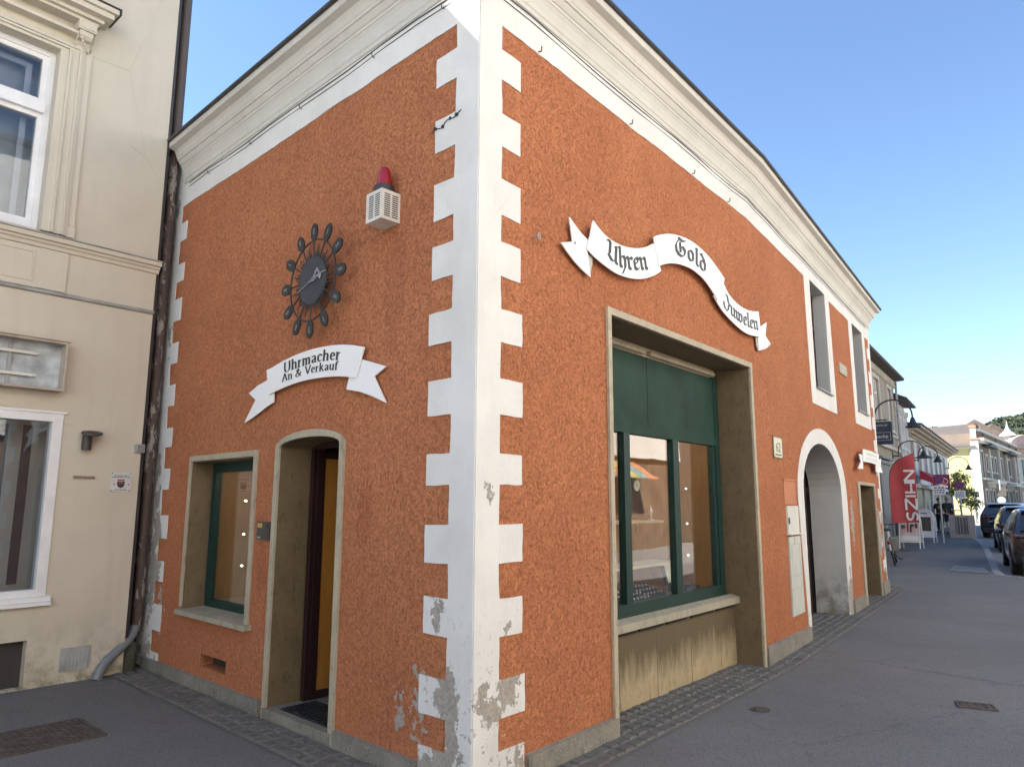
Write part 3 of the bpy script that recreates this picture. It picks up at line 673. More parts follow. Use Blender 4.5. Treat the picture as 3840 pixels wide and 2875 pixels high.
oa = [(1.66, -.03), (1.60, .6), (1.53, 1.2)]+list(reversed(arc(2.95, 1.72, 1.46, .92, 0, 180, 24)))+[(4.42, 1.2), (4.36, .4), (4.34, -.03), (4.02, -.03)]+arc(2.90, 1.78, 1.12, .65, 0, 180, 20)+[(1.78, -.03)]
ar.prism(F2, oa, .0005, .007)
# lime-washed reveal of the archway
rv = arc(2.90, 1.78, 1.12, .65, 0, 180, 20)
pth = [(4.02, -.03)]+rv+[(1.78, -.03)]; av = MB()
for (a, b), (c, d) in zip(pth[:-1], pth[1:]):
    cx_, cz_ = 2.9, 1.2
    def inn(u, z, k): return (u+(cx_-u)*k, z+(cz_-z)*k*.6)
    a2, b2 = inn(a, b, .004); c2, d2 = inn(c, d, .004); a3, b3 = inn(a, b, .035); c3, d3 = inn(c, d, .035)
    ar.quad(F2.p(a, .007, b), F2.p(c, .007, d), F2.p(c3, -.10, d3), F2.p(a3, -.10, b3)) if False else av.quad(F2.p(a2, .006, b2), F2.p(c2, .006, d2), F2.p(c3, -.44, d3), F2.p(a3, -.44, b3))
av.build('archway_reveal', MT['revealwash'], ob); ar.build('archway_surround', MT['white'], ob, False)
# cornice and gutter swept round the corner
path = [(FL.p(4.62, 0, 0), FL.n), (FR.p(0, 0, 0), None), (F2.p(0, 0, 0), None), (F2.p(7.62, 0, 0), None)]
def mit(a, b): return (a+b)/(1+a.dot(b))
endn = F2.d
offs = [FL.n, mit(FL.n, FR.n), mit(FR.n, F2.n), mit(F2.n, endn), endn]
base = [FL.p(4.62, 0, 0), FR.p(0, 0, 0), F2.p(0, 0, 0), F2.p(7.62, 0, 0), F2.p(7.62, -8.5, 0)]
def sweep(mb, prof, close=True):
    vs_ = []; m = len(prof)
    for b, o in zip(base, offs):
        for n, z in prof: vs_.append(b+o*n+Vector((0, 0, z)))
    fs = []
    for i in range(len(base)-1):
        for k in range(m if close else m-1):
            k2 = (k+1) % m; fs.append((i*m+k, i*m+k2, (i+1)*m+k2, (i+1)*m+k))
    tri = tessellate_polygon([[Vector((a, b, 0)) for a, b in prof]])
    fs += [tuple(t) for t in tri]+[tuple(i+(len(base)-1)*m for i in t) for t in tri]
    mb.add(vs_, fs)
c = MB()
prof = [(.0, 5.005), (.018, 5.01), (.022, 5.04), (.03, 5.05), (.034, 5.09), (.045, 5.135), (.06, 5.165), (.066, 5.168), (.066, 5.19), (.076, 5.196), (.088, 5.215), (.10, 5.238), (.112, 5.242), (.113, 5.262), (.12, 5.27), (.132, 5.31), (.148, 5.338), (.152, 5.34), (.205, 5.352), (.21, 5.36), (.212, 5.412), (.0, 5.412)]
sweep(c, prof); c.build('cornice', MT['cornice'], ob)
c = MB(); c.box(FL, 4.622, 4.93, .19, .24, 5.405, 5.436); c.build('gutter_end', MT['gutter'], ob)
c = MB(); sweep(c, [(.19, 5.413), (.235, 5.405), (.242, 5.41), (.242, 5.432), (.225, 5.437), (.05, 5.456), (.05, 5.456-.04)]); c.build('gutter', MT['gutter'], ob)
# small tie under the far left end of the gutter
# plinth
def plinth(fr, u0, u1, z, n=.03, lean=0):
    m = MB(); m.hexa([fr.p(u0, .0, -.1), fr.p(u1, .0, -.1), fr.p(u1, n+.006, -.1), fr.p(u0, n+.006, -.1), fr.p(u0, .0, z), fr.p(u1, .0, z+lean), fr.p(u1, n, z+lean-.006), fr.p(u0, n, z-.006)])
    m.build('plinth', MT['plinth'], ob)
for a, b in ((2.345, 3.36), (3.364, 4.12), (4.124, 4.72)): plinth(FL, a, b, .115)
plinth(FL, .46, 1.325, .115); plinth(FR, .47, 1.495, .135); plinth(F2, -.12, 1.66, .19, .035, -.03); plinth(F2, 4.32, 5.27, .2, .035, -.02); plinth(F2, 6.97, 7.64, .23, .035)
# ---- left door
st = MB()
def ring(u0, u1, top, sp, rise, wd):
    o_ = [(u0-wd, -.04)]+[(u0-wd, sp)]+list(reversed(arc((u0+u1)/2, sp, (u1-u0)/2+wd, rise+wd, 0, 180, 14)))[1:]+[(u1+wd, -.04), (u1, -.04)]+arc((u0+u1)/2, sp, (u1-u0)/2, rise, 0, 180, 14)+[(u0, -.04)]
    return o_
st.prism(FL, ring(1.39, 2.25, 0, 2.03, .065, .055), .002, .022)
st.build('door_surround', MT['trimstone'], ob)
j = MB(); j.box(FL, 2.25, 2.285, -.27, .0, .0, 2.05); j.box(FL, 1.355, 1.39, -.27, .0, .0, 2.05); jb = j.build('door_reveal', MT['jamb'], ob)
j = MB(); pts = arc(1.82, 2.028, .43, .063, 0, 180, 14)
for (a, b), (cc, d) in zip(pts[:-1], pts[1:]): j.quad(FL.p(a, .0, b), FL.p(cc, .0, d), FL.p(cc, -.27, d), FL.p(a, -.27, b))
j.build('door_soffit', MT['jamb'], ob)
j = MB(); j.box(FL, 1.36, 2.28, -.62, .028, -.1, .082); j.build('door_step', MT['plinth'], ob)
d = MB(); d.box(FL, 2.205, 2.25, -.31, -.275, .083, 2.09); d.box(FL, 1.39, 1.44, -.31, -.275, .083, 2.09); d.box(FL, 1.44, 2.205, -.31, -.275, 2.035, 2.10)
df = d.build('door_frame', MT['darkwood'], ob)
# open leaf folded inwards with amber panel
d = MB(); A = FL.p(2.215, -.312, 0)
LF = Frame((A.x, A.y), tuple((FL.n*-1+FL.d*-.03).normalized())[:2], tuple((FL.d*-1).normalized())[:2])
d.box(LF, 0, .065, -.02, .02, .09, 2.02); d.box(LF, .78, .86, -.02, .02, .09, 2.02); d.box(LF, .065, .78, -.02, .02, .09, .15); d.box(LF, .065, .78, -.02, .02, 1.96, 2.02)
lf = d.build('door_leaf', MT['darkwood'], ob)
d = MB(); d.box(LF, .065, .78, -.006, .012, .15, 1.96); d.build('door_panel', MT['orange_wood'], lf)
d = MB(); d.box(FL, 1.2, 2.35, -3.0, -1.35, .0, 2.6); d.build('passage_wall', MT['orange_wood'], ob)
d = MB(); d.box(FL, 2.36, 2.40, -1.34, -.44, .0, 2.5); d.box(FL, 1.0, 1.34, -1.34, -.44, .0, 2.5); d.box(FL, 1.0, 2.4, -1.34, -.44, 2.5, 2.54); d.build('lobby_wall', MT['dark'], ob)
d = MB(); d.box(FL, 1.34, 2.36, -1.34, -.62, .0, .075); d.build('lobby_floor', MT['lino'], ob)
# ---- left window
st = MB(); st.prism(FL, [(2.61, .60), (2.61, 2.035), (3.945, 2.035), (3.945, .66), (3.905, .66), (3.905, 1.985), (2.665, 1.985), (2.665, .60)], .002, .02); st.build('window_surround', MT['trimstone'], ob)
j = MB(); j.box(FL, 3.885, 3.905, -.20, 0, .64, 1.985); j.box(FL, 2.655, 2.675, -.20, 0, .64, 1.985); j.box(FL, 2.675, 3.885, -.20, 0, 1.975, 1.99); j.build('window_reveal', MT['jamb'], ob)
f = MB(); N0, N1 = -.25, -.19
def framebox(f, fr, u0, u1, z0, z1, wu, wz0, wz1, n0, n1): 
    f.box(fr, u0, u0+wu, n0, n1, z0, z1); f.box(fr, u1-wu, u1, n0, n1, z0, z1); f.box(fr, u0+wu, u1-wu, n0, n1, z0, z0+wz0); f.box(fr, u0+wu, u1-wu, n0, n1, z1-wz1, z1)
framebox(f, FL, 2.675, 3.885, .64, 1.975, .075, .075, .09, N0, N1)
wf = f.build('window_frame', MT['green'], ob)
f = MB(); f.box(FL, 2.75, 3.81, -.225, -.218, .715, 1.885); f.build('pane', MT['glass'], wf)
f = MB(); f.hexa([FL.p(2.57, -.2, .60), FL.p(3.93, -.2, .60), FL.p(3.93, .065, .60), FL.p(2.57, .065, .60), FL.p(2.57, -.2, .652), FL.p(3.93, -.2, .652), FL.p(3.93, .065, .64), FL.p(2.57, .065, .64)])
f.build('window_sill', MT['sill'], ob)
# window display room, left
f = MB(); f.box(FL, 2.5, 4.1, -.95, -.93, .6, 2.1); f.build('display_back', simple('beige_display_cloth', (.30, .24, .175), .8, .1, 3), ob)
f = MB(); f.box(FL, 3.86, 3.88, -.92, -.26, .66, 2.0); f.box(FL, 3.3, 3.85, -.90, -.88, .66, 2.0); f.build('display_side', MT['brown_panel'], ob)
f = MB(); f.box(FL, 2.5, 3.86, -.93, -.255, .60, .70); f.build('display_floor', simple('beige_display_board', (.36, .29, .2), .7, .1, 3), ob); f = MB(); f.box(FL, 2.5, 4.1, -.93, -.255, 2.02, 2.08); f.build('display_ceiling', MT['brown_panel'], ob)
# ---- vent slot
f = MB(); f.box(FL, 2.95, 3.48, -.2, -.12, .19, .32)
f.build('vent', MT['dark'], ob)
f = MB()
for i in range(12): f.box(FL, 2.98+i*.04, 2.992+i*.04, -.12, -.11, .205, .308)
f.build('vent_grille', MT['castiron'], ob)
# ---- the big shop window on the right
st = MB(); st.prism(FR, [(1.46, -.02), (1.46, 3.085), (4.365, 3.085), (4.365, -.02), (4.31, -.02), (4.31, 3.03), (1.512, 3.03), (1.512, -.02)], .002, .024); st.build('shop_surround', MT['trimstone'], ob)
j = MB(); j.box(FR, 1.49, 1.515, -.36, 0, -.05, 3.045); j.build('shop_reveal', MT['jamb'], ob); j = MB(); j.box(FR, 4.30, 4.33, -.42, 0, -.05, 3.045); j.build('shop_reveal', MT['jamb'], ob)
j = MB(); j.box(FR, 1.515, 4.30, -.42, 0, 3.025, 3.06); j.build('shop_soffit', MT['jamb'], ob)
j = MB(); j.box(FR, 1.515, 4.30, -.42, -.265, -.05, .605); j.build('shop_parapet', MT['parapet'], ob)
for u in (2.0, 2.62, 3.27, 3.92):
    j = MB(); j.box(FR, u-.004, u+.004, -.2645, -.2635, 0, .6); j.build('parapet_joint', MT['jamb'], ob)
j = MB()
for a, b in ((1.62, 2.24), (2.30, 2.70), (2.78, 3.16), (3.26, 3.72), (3.82, 4.26)): j = MB(); j.box(FR, a, b, -.264, -.24, .575, .604); j.build('vent_slot', MT['dark'], ob)
j = MB(); j.hexa([FR.p(1.515, -.30, .606), FR.p(4.30, -.30, .606), FR.p(4.30, -.205, .606), FR.p(1.515, -.205, .606), FR.p(1.515, -.30, .69), FR.p(4.30, -.30, .69), FR.p(4.30, -.205, .668), FR.p(1.515, -.205, .668)]); j.build('shop_sill', MT['sill'], ob)
f = MB(); n0, n1 = -.37, -.305; Z0, Z1 = .69, 2.93
f.box(FR, 1.52, 1.62, n0, n1, Z0, Z1); f.box(FR, 4.09, 4.19, n0, n1, Z0, Z1)
f.box(FR, 1.62, 4.09, n0, n1, Z0, .79); f.box(FR, 2.215, 2.315, n0, n1, .79, 2.20); f.box(FR, 3.12, 3.235, n0, n1, .79, 2.20)
f.box(FR, 4.02, 4.09, n0, n1-.012, .79, 2.20)
sf = f.build('shop_window_frame', MT['green'], ob)
f = MB(); f.box(FR, 1.62, 2.655, n0, n1-.006, 2.20, 2.91); f.box(FR, 2.663, 4.09, n0, n1-.006, 2.20, 2.91); f.box(FR, 2.655, 2.663, n0, n1-.014, 2.20, 2.91)
f.box(FR, 1.62, 4.09, n1-.006, n1, 2.2, 2.29)
f.build('fascia_panel', MT['green_panel'], sf)
f = MB(); f.tube([FR.p(1.53, -.31, 2.962), FR.p(2.62, -.31, 2.962)], .022, 10); f.tube([FR.p(2.72, -.31, 2.962), FR.p(4.12, -.31, 2.962)], .022, 10); f.box(FR, 1.53, 4.2, -.40, -.34, 2.93, 3.02); f.build('shutter_rail', MT['trimstone'], ob)
for a, b in ((1.62, 2.215), (2.315, 3.12), (3.235, 4.02)):
    f = MB(); f.box(FR, a, b, -.345, -.338, .79, 2.20); f.build('pane', MT['glass'], sf)
f = MB(); f.box(FR, 4.19, 4.30, -.50, -.40, -.05, 3.02); f.build('shutter_guide', MT['darkwood'], ob)
# display room behind
f = MB(); f.box(FR, 4.02, 4.05, -1.75, -.372, .70, 2.9); f.build('display_side', MT['brown_panel'], ob); f = MB(); f.box(FR, 1.52, 1.55, -1.75, -.372, .70, 2.9); f.build('display_side', MT['brown_panel'], ob)
f = MB(); f.box(FR, 1.3, 4.3, -1.80, -1.76, .5, 3.0); f.build('display_back', MT['brown_panel'], ob)
f = MB(); f.box(FR, 1.55, 4.02, -1.75, -.372, .66, .745); f.build('display_floor', simple('display_floor_cloth', (.28, .19, .10), .8, .1, 4), ob); f = MB(); f.box(FR, 1.55, 4.02, -1.75, -.372, 2.85, 2.9); f.build('display_ceiling', MT['brown_panel'], ob)
# ---- upper windows
def upwin(u0, u1, z0, z1):
    f = MB(); framebox(f, F2, u0, u1, z0, z1, .07, .07, .07, -.24, -.17); f.box(F2, (u0+u1)/2-.04, (u0+u1)/2+.04, -.24, -.17, z0+.07, z1-.07); f.box(F2, u0+.07, u1-.07, -.235, -.165, z0+1.0, z0+1.06)
    wf = f.build('window', MT['darkwood'], ob)
    f = MB(); f.box(F2, u0+.06, u1-.06, -.215, -.208, z0+.06, z1-.06); f.build('pane', MT['glass_dark'], wf)
    f = MB(); f.box(F2, u0-.02, u1+.02, -.16, .035, z0-.006, z0+.006); f.tube([F2.p(u0-.02, .035, z0), F2.p(u1+.03, .035, z0)], .012, 8); f.build('window_sill', MT['greymetal'], wf)
    f = MB(); f.prism(F2, rect(u0-.004, u1+.004, z0-.004, z1+.004), -.17, .0055, holes=[rect(u0+.008, u1-.008, z0+.008, z1-.008)]); f.build('reveal', MT['revealwash'], wf)
    f = MB(); f.box(F2, u0, u1, -.5, -.46, z0, z1); f.build('curtain', MT['curtain'], wf)
upwin(2.83, 3.78, 3.215, 4.79); upwin(5.88, 6.82, 3.215, 4.78)
# ---- gate in the archway
f = MB(); f.box(F2, 1.80, 4.0, -.56, -.50, 0, 2.5)
gt = f.build('gate', MT['black'], ob)
f = MB()
for u in (1.95, 2.2, 2.5, 2.85, 3.0, 3.3, 3.6, 3.85): f.box(F2, u-.025, u+.025, -.50, -.47, .0, 2.4)
for z in (.1, .9, 1.75): f.box(F2, 1.82, 3.98, -.50, -.475, z, z+.1)
f.build('gate_rails', MT['darkwood'], gt)
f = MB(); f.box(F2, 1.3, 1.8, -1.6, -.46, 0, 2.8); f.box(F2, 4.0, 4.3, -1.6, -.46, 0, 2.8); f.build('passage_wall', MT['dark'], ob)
# ---- narrow shop door
st = MB(); st.prism(F2, [(5.29, 0), (5.31, 1.98), (6.93, 1.98), (6.93, 0), (6.86, 0), (6.86, 1.93), (5.48, 1.93), (5.46, 0)], .002, .022); st.build('door_surround', MT['trimstone'], ob)
j = MB(); j.box(F2, 6.845, 6.87, -.24, 0, 0, 1.935); j.box(F2, 5.47, 5.49, -.24, 0, 0, 1.935); j.box(F2, 5.49, 6.845, -.24, 0, 1.92, 1.94); j.build('door_reveal', MT['jamb'], ob)
j = MB(); j.box(F2, 5.49, 6.845, -.33, -.26, 0, 1.92); j.build('door', MT['black'], ob)
# ---- smooth recess above the meter boxes
f = MB(); f.box(F2, .875, 1.385, .001, .006, 1.60, 1.875); f.box(F2, .86, 1.40, .001, .016, 1.875, 1.895); f.build('patch_panel', simple('smooth_orange_patch', (.50, .20, .10), .85, .08, 6), ob)
# ================================================================== CREAM HOUSE (left)
ch = thing('cream_house', (FC.o.x, FC.o.y, 0), 'pale cream plastered house with moulded ledges left of the orange shop', 'building')
HC = 9.72
wu = rect(.86, 2.0, 4.10, 5.92); ws = rect(.50, 3.2, .72, 2.415); cw = rect(.60, 1.5, .01, .41)
w = MB(); w.prism(FC, [(-.22, -.2), (9.5, -.2), (9.5, HC), (-.22, HC)], -.4, 0, holes=[wu, ws, cw, rect(3.6, 4.7, 4.1, 5.92), rect(6.2, 7.3, 4.1, 5.92)])
w.build('wall', MT['cream'], ch)
w = MB(); w.box(FC, -.215, 9.5, -9, -.41, -.2, HC-.02); w.build('house_body', MT['cream_trim'], ch)
w = MB(); w.box(FC, -.35, 9.7, -9.2, .38, HC, HC+.12); w.build('roof_eave', MT['gutter'], ch)
def ledge(name, u0, u1, prof, mat):
    m = MB(); k = len(prof); vs_ = [FC.p(u0, n, z) for n, z in prof]+[FC.p(u1, n, z) for n, z in prof]
    tri = tessellate_polygon([[Vector((a, b, 0)) for a, b in prof]])
    m.add(vs_, [(i, (i+1) % k, (i+1) % k+k, i+k) for i in range(k)]+[tuple(t) for t in tri]+[tuple(i+k for i in t) for t in tri])
    return m.build(name, mat, ch)
ledge('ledge', -.235, 9.45, [(.002, 3.93), (.02, 3.935), (.03, 3.965), (.05, 3.975), (.055, 3.995), (.085, 4.0), (.09, 4.04), (.002, 4.05)], MT['cream_trim'])
ledge('ledge_flashing', -.24, 9.5, [(.002, 4.051), (.10, 4.041), (.104, 4.045), (.104, 4.052), (.002, 4.064)], MT['greymetal'])
ledge('string_course', -.22, 9.45, [(.002, 3.50), (.03, 3.51), (.035, 3.53), (.002, 3.545)], MT['greymetal'])
# upper window
def upper_window(o):
    m = MB(); m.prism(FC, [(.65+o, 4.09), (.65+o, 6.0), (2.2+o, 6.0), (2.2+o, 4.09), (2.0+o, 4.09), (2.0+o, 5.92), (.86+o, 5.92), (.86+o, 4.09)], .002, .045)
    for a, b, n in ((.70, 5.985, .06), (.79, 5.95, .066)):
        m.prism(FC, [(a-.02+o, 4.09), (a-.02+o, b+.02), (2.86-a+.02+o, b+.02), (2.86-a+.02+o, 4.09), (2.86-a+o, 4.09), (2.86-a+o, b), (a+o, b), (a+o, 4.09)], .0455, n)
    m.box(FC, .585+o, .648+o, .002, .028, 4.2, 6.02); m.box(FC, .575+o, .655+o, .002, .035, 4.085, 4.195)
    m.build('window_surround', MT['cream_trim'], ch)
    f = MB(); N0, N1 = -.16, -.09
    framebox(f, FC, .86+o, 2.0+o, 4.10, 5.92, .05, .07, .05, N0, N1)
    f.box(FC, .91+o, 1.95+o, N0, N1+.03, 5.27, 5.375)
    f.box(FC, 1.40+o, 1.46+o, N0, N1+.01, 4.17, 5.27)
    for a, b in ((.91, 1.40), (1.46, 1.95)): framebox(f, FC, a+o, b+o, 4.17, 5.27, .045, .045, .045, N0-.02, N1-.015)
    framebox(f, FC, .91+o, 1.95+o, 5.375, 5.87, .05, .045, .045, N0-.02, N1-.015)
    wf = f.build('window', MT['pvc'], ch)
    f = MB(); f.box(FC, .95+o, 1.91+o, N0+.02, N0+.026, 4.21, 5.83); f.build('pane', MT['glass_dark'], wf)
    f = MB(); f.box(FC, .7+o, 2.2+o, -.42, -.40, 4.0, 6.0); f.build('curtain', MT['curtain'], wf)
    f = MB(); framebox(f, FC, 1.0+o, 1.86+o, 4.2, 5.83, .05, .06, .05, -.3, -.27); f.build('inner_casement', MT['pvc'], wf)
    # hood on scroll brackets
    h = MB()
    for n0, n1, z0, z1, e in ((.002, .10, 6.12, 6.15, .62), (.002, .13, 6.26, 6.29, .58), (.002, .17, 6.29, 6.33, .55), (.002, .25, 6.33, 6.385, .49), (.002, .285, 6.385, 6.435, .46)):
        h.box(FC, e+o, 2.86-e+o, n0, n1, z0, z1)
    hd = h.build('window_hood', MT['cream_trim'], ch)
    h = MB(); h.box(FC, .45+o, 2.41+o, .0, .30, 6.436, 6.45); h.box(FC, .44+o, .455+o, .0, .3, 6.385, 6.45); h.build('flashing', MT['gutter'], hd)
    for s in (0, 1):
        u0, u1 = ((.60, .76) if not s else (2.10, 2.26)); h = MB()
        h.box(FC, u0+o, u1+o, .002, .15, 6.16, 6.255)
        h.box(FC, u0+.015+o, u1-.015+o, .15, .158, 6.175, 6.24)
        pr = [(.002, 5.98), (.05, 5.99), (.055, 6.03), (.03, 6.05), (.05, 6.08), (.09, 6.09), (.12, 6.12), (.13, 6.16), (.002, 6.16)]
        k = len(pr); a, b = u0+.02+o, u1-.02+o
        tri = tessellate_polygon([[Vector((x, y, 0)) for x, y in pr]])
        h.add([FC.p(a, n, z) for n, z in pr]+[FC.p(b, n, z) for n, z in pr], [(i, (i+1) % k, (i+1) % k+k, i+k) for i in range(k)]+[tuple(t) for t in tri]+[tuple(i+k for i in t) for t in tri])
        for cz, r, n in ((6.10, .035, .10), (6.02, .022, .045)): h.lathe(FC.p(a-.008, n, cz), [(r, 0), (r*.6, 0), (r*.6, -.006), (r*.3, -.006), (0, -.01), (0, .14), (r, .136)], 14, tuple(FC.d))
        for i in range(5): h.sphere(FC.p(u0+.04+i*.02+o, .06+.012*i, 6.0+.022*i), .014, 8, 6)
        h.build('scroll_bracket', MT['cream_trim'], hd)
upper_window(0); upper_window(2.75); upper_window(5.35)
# apron panels under the window
m = MB(); m.box(FC, .60, .835, .002, .016, 3.548, 3.928); m.box(FC, .835, 2.0, .002, .010, 3.548, 3.928); m.box(FC, 2.0, 2.24, .002, .016, 3.548, 3.928)
m.prism(FC, rect(.875, 1.96, 3.60, 3.89), .0105, .018, holes=[rect(.892, 1.943, 3.617, 3.873)]); m.build('apron_panel', MT['cream_trim'], ch)
# shop window
f = MB(); framebox(f, FC, .50, 3.2, .78, 2.415, .085, .06, .085, -.12, .012)
f.box(FC, .475, 3.22, .012, .024, 2.405, 2.425)
wf = f.build('shop_window_frame', MT['pvc'], ch)
f = MB(); f.box(FC, .585, 3.115, -.06, -.052, .84, 2.33); f.build('pane', MT['glass_dark'], wf)
f = MB(); f.box(FC, .465, 3.25, -.05, .045, .735, .779); f.box(FC, .465, 3.25, -.05, .06, .70, .733); f.build('shop_window_sill', MT['pvc'], ch)
f = MB(); f.box(FC, .45, 3.3, -.80, -.78, .5, 2.5); f.build('shop_interior', MT['dark'], ch)
f = MB()
for i in range(26): f.box(FC, .62+i*.10, .70+i*.10, -.42-.012*(i % 2), -.40-.012*(i % 2), .86, 2.32)
tag(f.build('vertical_blind', simple('grey_blind', (.10, .10, .10), .9, .2, 6), ch), kind='stuff')
# cellar opening and hatch
f = MB(); f.box(FC, .60, 1.5, -.16, -.10, .01, .41); f.build('cellar_shutter', MT['gutter'], ch)
f = MB(); f.box(FC, .08, .33, .001, .012, .105, .305)
for i in range(7): f.box(FC, .10+i*.032, .106+i*.032, .012, .015, .125, .285)
f.build('wall_hatch', MT['greymetal'], ch)
# corner edge board of the house beside the pipe
f = MB(); f.box(FC, -.262, -.222, -.30, -.03, 0, HC); f.build('corner_board', MT['gutter'], ch)
f = MB(); f.box(FL, 4.95, 5.25, -.05, .21, 0, 5.3); f.build('corner_gap_blocker', MT['dark'], ch)  # added dark filler, blocks daylight through the gap behind the pipe
# old sign box with its front missing
t = thing('sign_box', FC.p(1.5, 0, 2.6), 'empty grey sign box with its front missing on the pale house', 'sign box')
f = MB(); f.box(FC, .56, 3.0, .003, .14, 3.035, 3.055); f.box(FC, .56, 3.0, .003, .14, 2.60, 2.62); f.box(FC, .56, .575, .003, .14, 2.62, 3.035); f.box(FC, 2.98, 3.0, .003, .14, 2.62, 3.035)
f.hexa([FC.p(.545, .003, 3.056), FC.p(3.0, .003, 3.056), FC.p(3.0, .155, 3.056), FC.p(.545, .155, 3.056), FC.p(.545, .003, 3.072), FC.p(3.0, .003, 3.072), FC.p(3.0, .155, 3.062), FC.p(.545, .155, 3.062)])
f.build('box_frame', simple('sign_box_paint', (.40, .35, .29), .6, .2, 8), t)
f = MB(); f.box(FC, .575, 2.98, .004, .012, 2.62, 3.035); f.build('back_plate', simple('sign_box_inside', (.40, .44, .47), .5, .35, 7, .1, 20), t)
for z in (2.93, 2.73):
    f = MB(); f.box(FC, .80, 2.9, .03, .055, z-.012, z+.012); f.lathe(FC.p(.80, .045, z), [(.016, 0), (.016, -.03), (.006, -.03)], 10, tuple(FC.d)); f.build('tube_rail', MT['lightmetal'], t)
for u in (.98, 1.9):
    f = MB(); f.box(FC, u-.014, u+.014, .013, .03, 2.62, 3.035); f.build('upright', MT['greymetal'], t)
# wall lamp
t = thing('wall_lamp', FC.p(.30, 0, 2.085), 'small dark up-down wall lamp with an oval disc head', 'lamp')
f = MB(); f.lathe(FC.p(.30, .06, 2.085), [(.042, 0), (.042, .145), (.03, .15)], 20); f.box(FC, .275, .325, .001, .03, 2.10, 2.22); f.build('body', MT['gutter'], t, True)
f = MB(); ax = (Vector((0, 0, 1))+FC.n*.28+FC.d*.06).normalized(); f.lathe(FC.p(.275, .10, 2.236), [(.0, -.008), (.085, -.006), (.092, .0), (.088, .012), (.0, .02)], 24, tuple(ax)); f.build('head', MT['gutter'], t, True)
f = MB(); f.lathe(FC.p(.275, .10, 2.236)-ax*.0095, [(0, 0), (.07, .0), (.07, .003)], 24, tuple(ax)); f.build('diffuser', simple('frosted_glass', (.6, .6, .6), .5), t, True)
# house plaque with shield
t = thing('wall_plaque', FC.p(-.05, 0, 1.70), 'square white enamel plaque with a small dark shield and four screws', 'plaque')
f = MB(); f.box(FC, -.145, .042, .001, .009, 1.703, 1.888); f.build('plate', simple('plaque_enamel', (.58, .58, .58), .4, .06, 20), t)
f = MB(); sh = [(-.088, 1.803), (-.018, 1.803), (-.018, 1.775), (-.026, 1.752), (-.053, 1.738), (-.080, 1.752), (-.088, 1.775)]; f.prism(FC, sh, .0092, .0105); f.build('shield', MT['ink'], t)
f = MB(); f.box(FC, -.088, -.018, .0092, .0104, 1.808, 1.822); f.box(FC, -.075, -.031, .0106, .0112, 1.778, 1.798); f.build('shield_band', simple('shield_red', (.28, .07, .08), .5), t)
f = MB()
for z, a, b in ((1.857, .012, -.115), (1.842, .030, -.135), (1.722, .0, -.105)):
    u = a
    while u > b: wd = random.uniform(.006, .013); f.box(FC, u-wd, u, .0092, .0098, z-.0035, z+.004); u -= wd+.004
for u in (.012, -.118): f.box(FC, u-.010, u, .0092, .0098, 1.768, 1.782)
f.build('small_lettering', MT['ink'], t)
for u in (.032, -.135):
    for z in (1.713, 1.878): f = MB(); f.lathe(FC.p(u, .009, z), [(.006, 0), (.005, .003), (0, .004)], 10, tuple(FC.n)); f.build('screw', MT['castiron'], t, True)
t = thing('letter_slot', FC.p(.27, 0, 1.815), 'narrow rusty name strip below the wall lamp', 'name strip')
f = MB(); f.box(FC, .178, .370, .001, .008, 1.816, 1.847); f.build('strip', simple('pinkish_worn_strip', (.36, .26, .22), .7, .3, 30), t)
f = MB(); u = .36
while u > .19: wd = random.uniform(.006, .012); f.box(FC, u-wd, u, .0082, .009, 1.826, 1.837); u -= wd+.004
f.build('worn_letters', MT['castiron'], t)
t = thing('junction_box', FC.p(-.19, 0, 2.085), 'little grey junction box beside the drainpipe', 'box')
f = MB(); f.box(FC, -.235, -.150, .001, .05, 2.088, 2.168); f.build('case', MT['greymetal'], t)
f = MB(); f.box(FC, -.228, -.165, .0505, .056, 2.094, 2.162); f.build('lid', simple('box_lid', (.2, .2, .2), .6, .2, 20), t)

# ---- drainpipe
t = thing('drainpipe', FL.p(4.75, .10, 0), 'brown flaking drainpipe with a grey bent foot in the corner', 'drainpipe')
P = lambda u, n, z: FL.p(u, n, z)
f = MB(); f.tube([P(4.74, .10, 10.2), P(4.74, .10, 5.6), P(4.735, .098, 3.0), P(4.72, .095, .42)], .052, 18); f.build('pipe', MT['pipe'], t, True)
for z in (.60, 1.02, 2.5, 3.55, 4.3):
    f = MB(); f.lathe(P(4.728+.003*z, .098, z), [(.056, 0), (.058, .008), (.058, .03), (.056, .04)], 18); f.build('pipe_clip', MT['pipe'], t, True)
q = smoothpts([P(4.72, .10, .46), P(4.71, .12, .36), P(4.64, .20, .28), P(4.56, .33, .20), P(4.51, .44, .11), P(4.49, .49, .0)], 6)
f = MB(); f.tube(q, .043, 18); f.build('bent_foot', MT['zinc'], t, True)
for k in (3, 20): 
    f = MB(); f.tube([q[k], q[k]+(q[k+1]-q[k]).normalized()*.035], .047, 18); f.build('socket_ring', MT['zinc'], t, True)
f = MB(); f.tube([P(4.66, .14, .26), P(4.62, .17, .12), P(4.61, .18, 0)], [.05, .056, .06], 14); f.build('old_stub', MT['moss'], t, True)
g = MB(); g.add([P(4.9, -.1, .02), P(4.95, .3, .006), P(4.62, .5, .005), P(4.45, .25, .006), P(4.55, .0, .012)], [(0, 1, 2, 3, 4)])
tag(g.build('corner_dirt', MT['moss']), kind='structure')

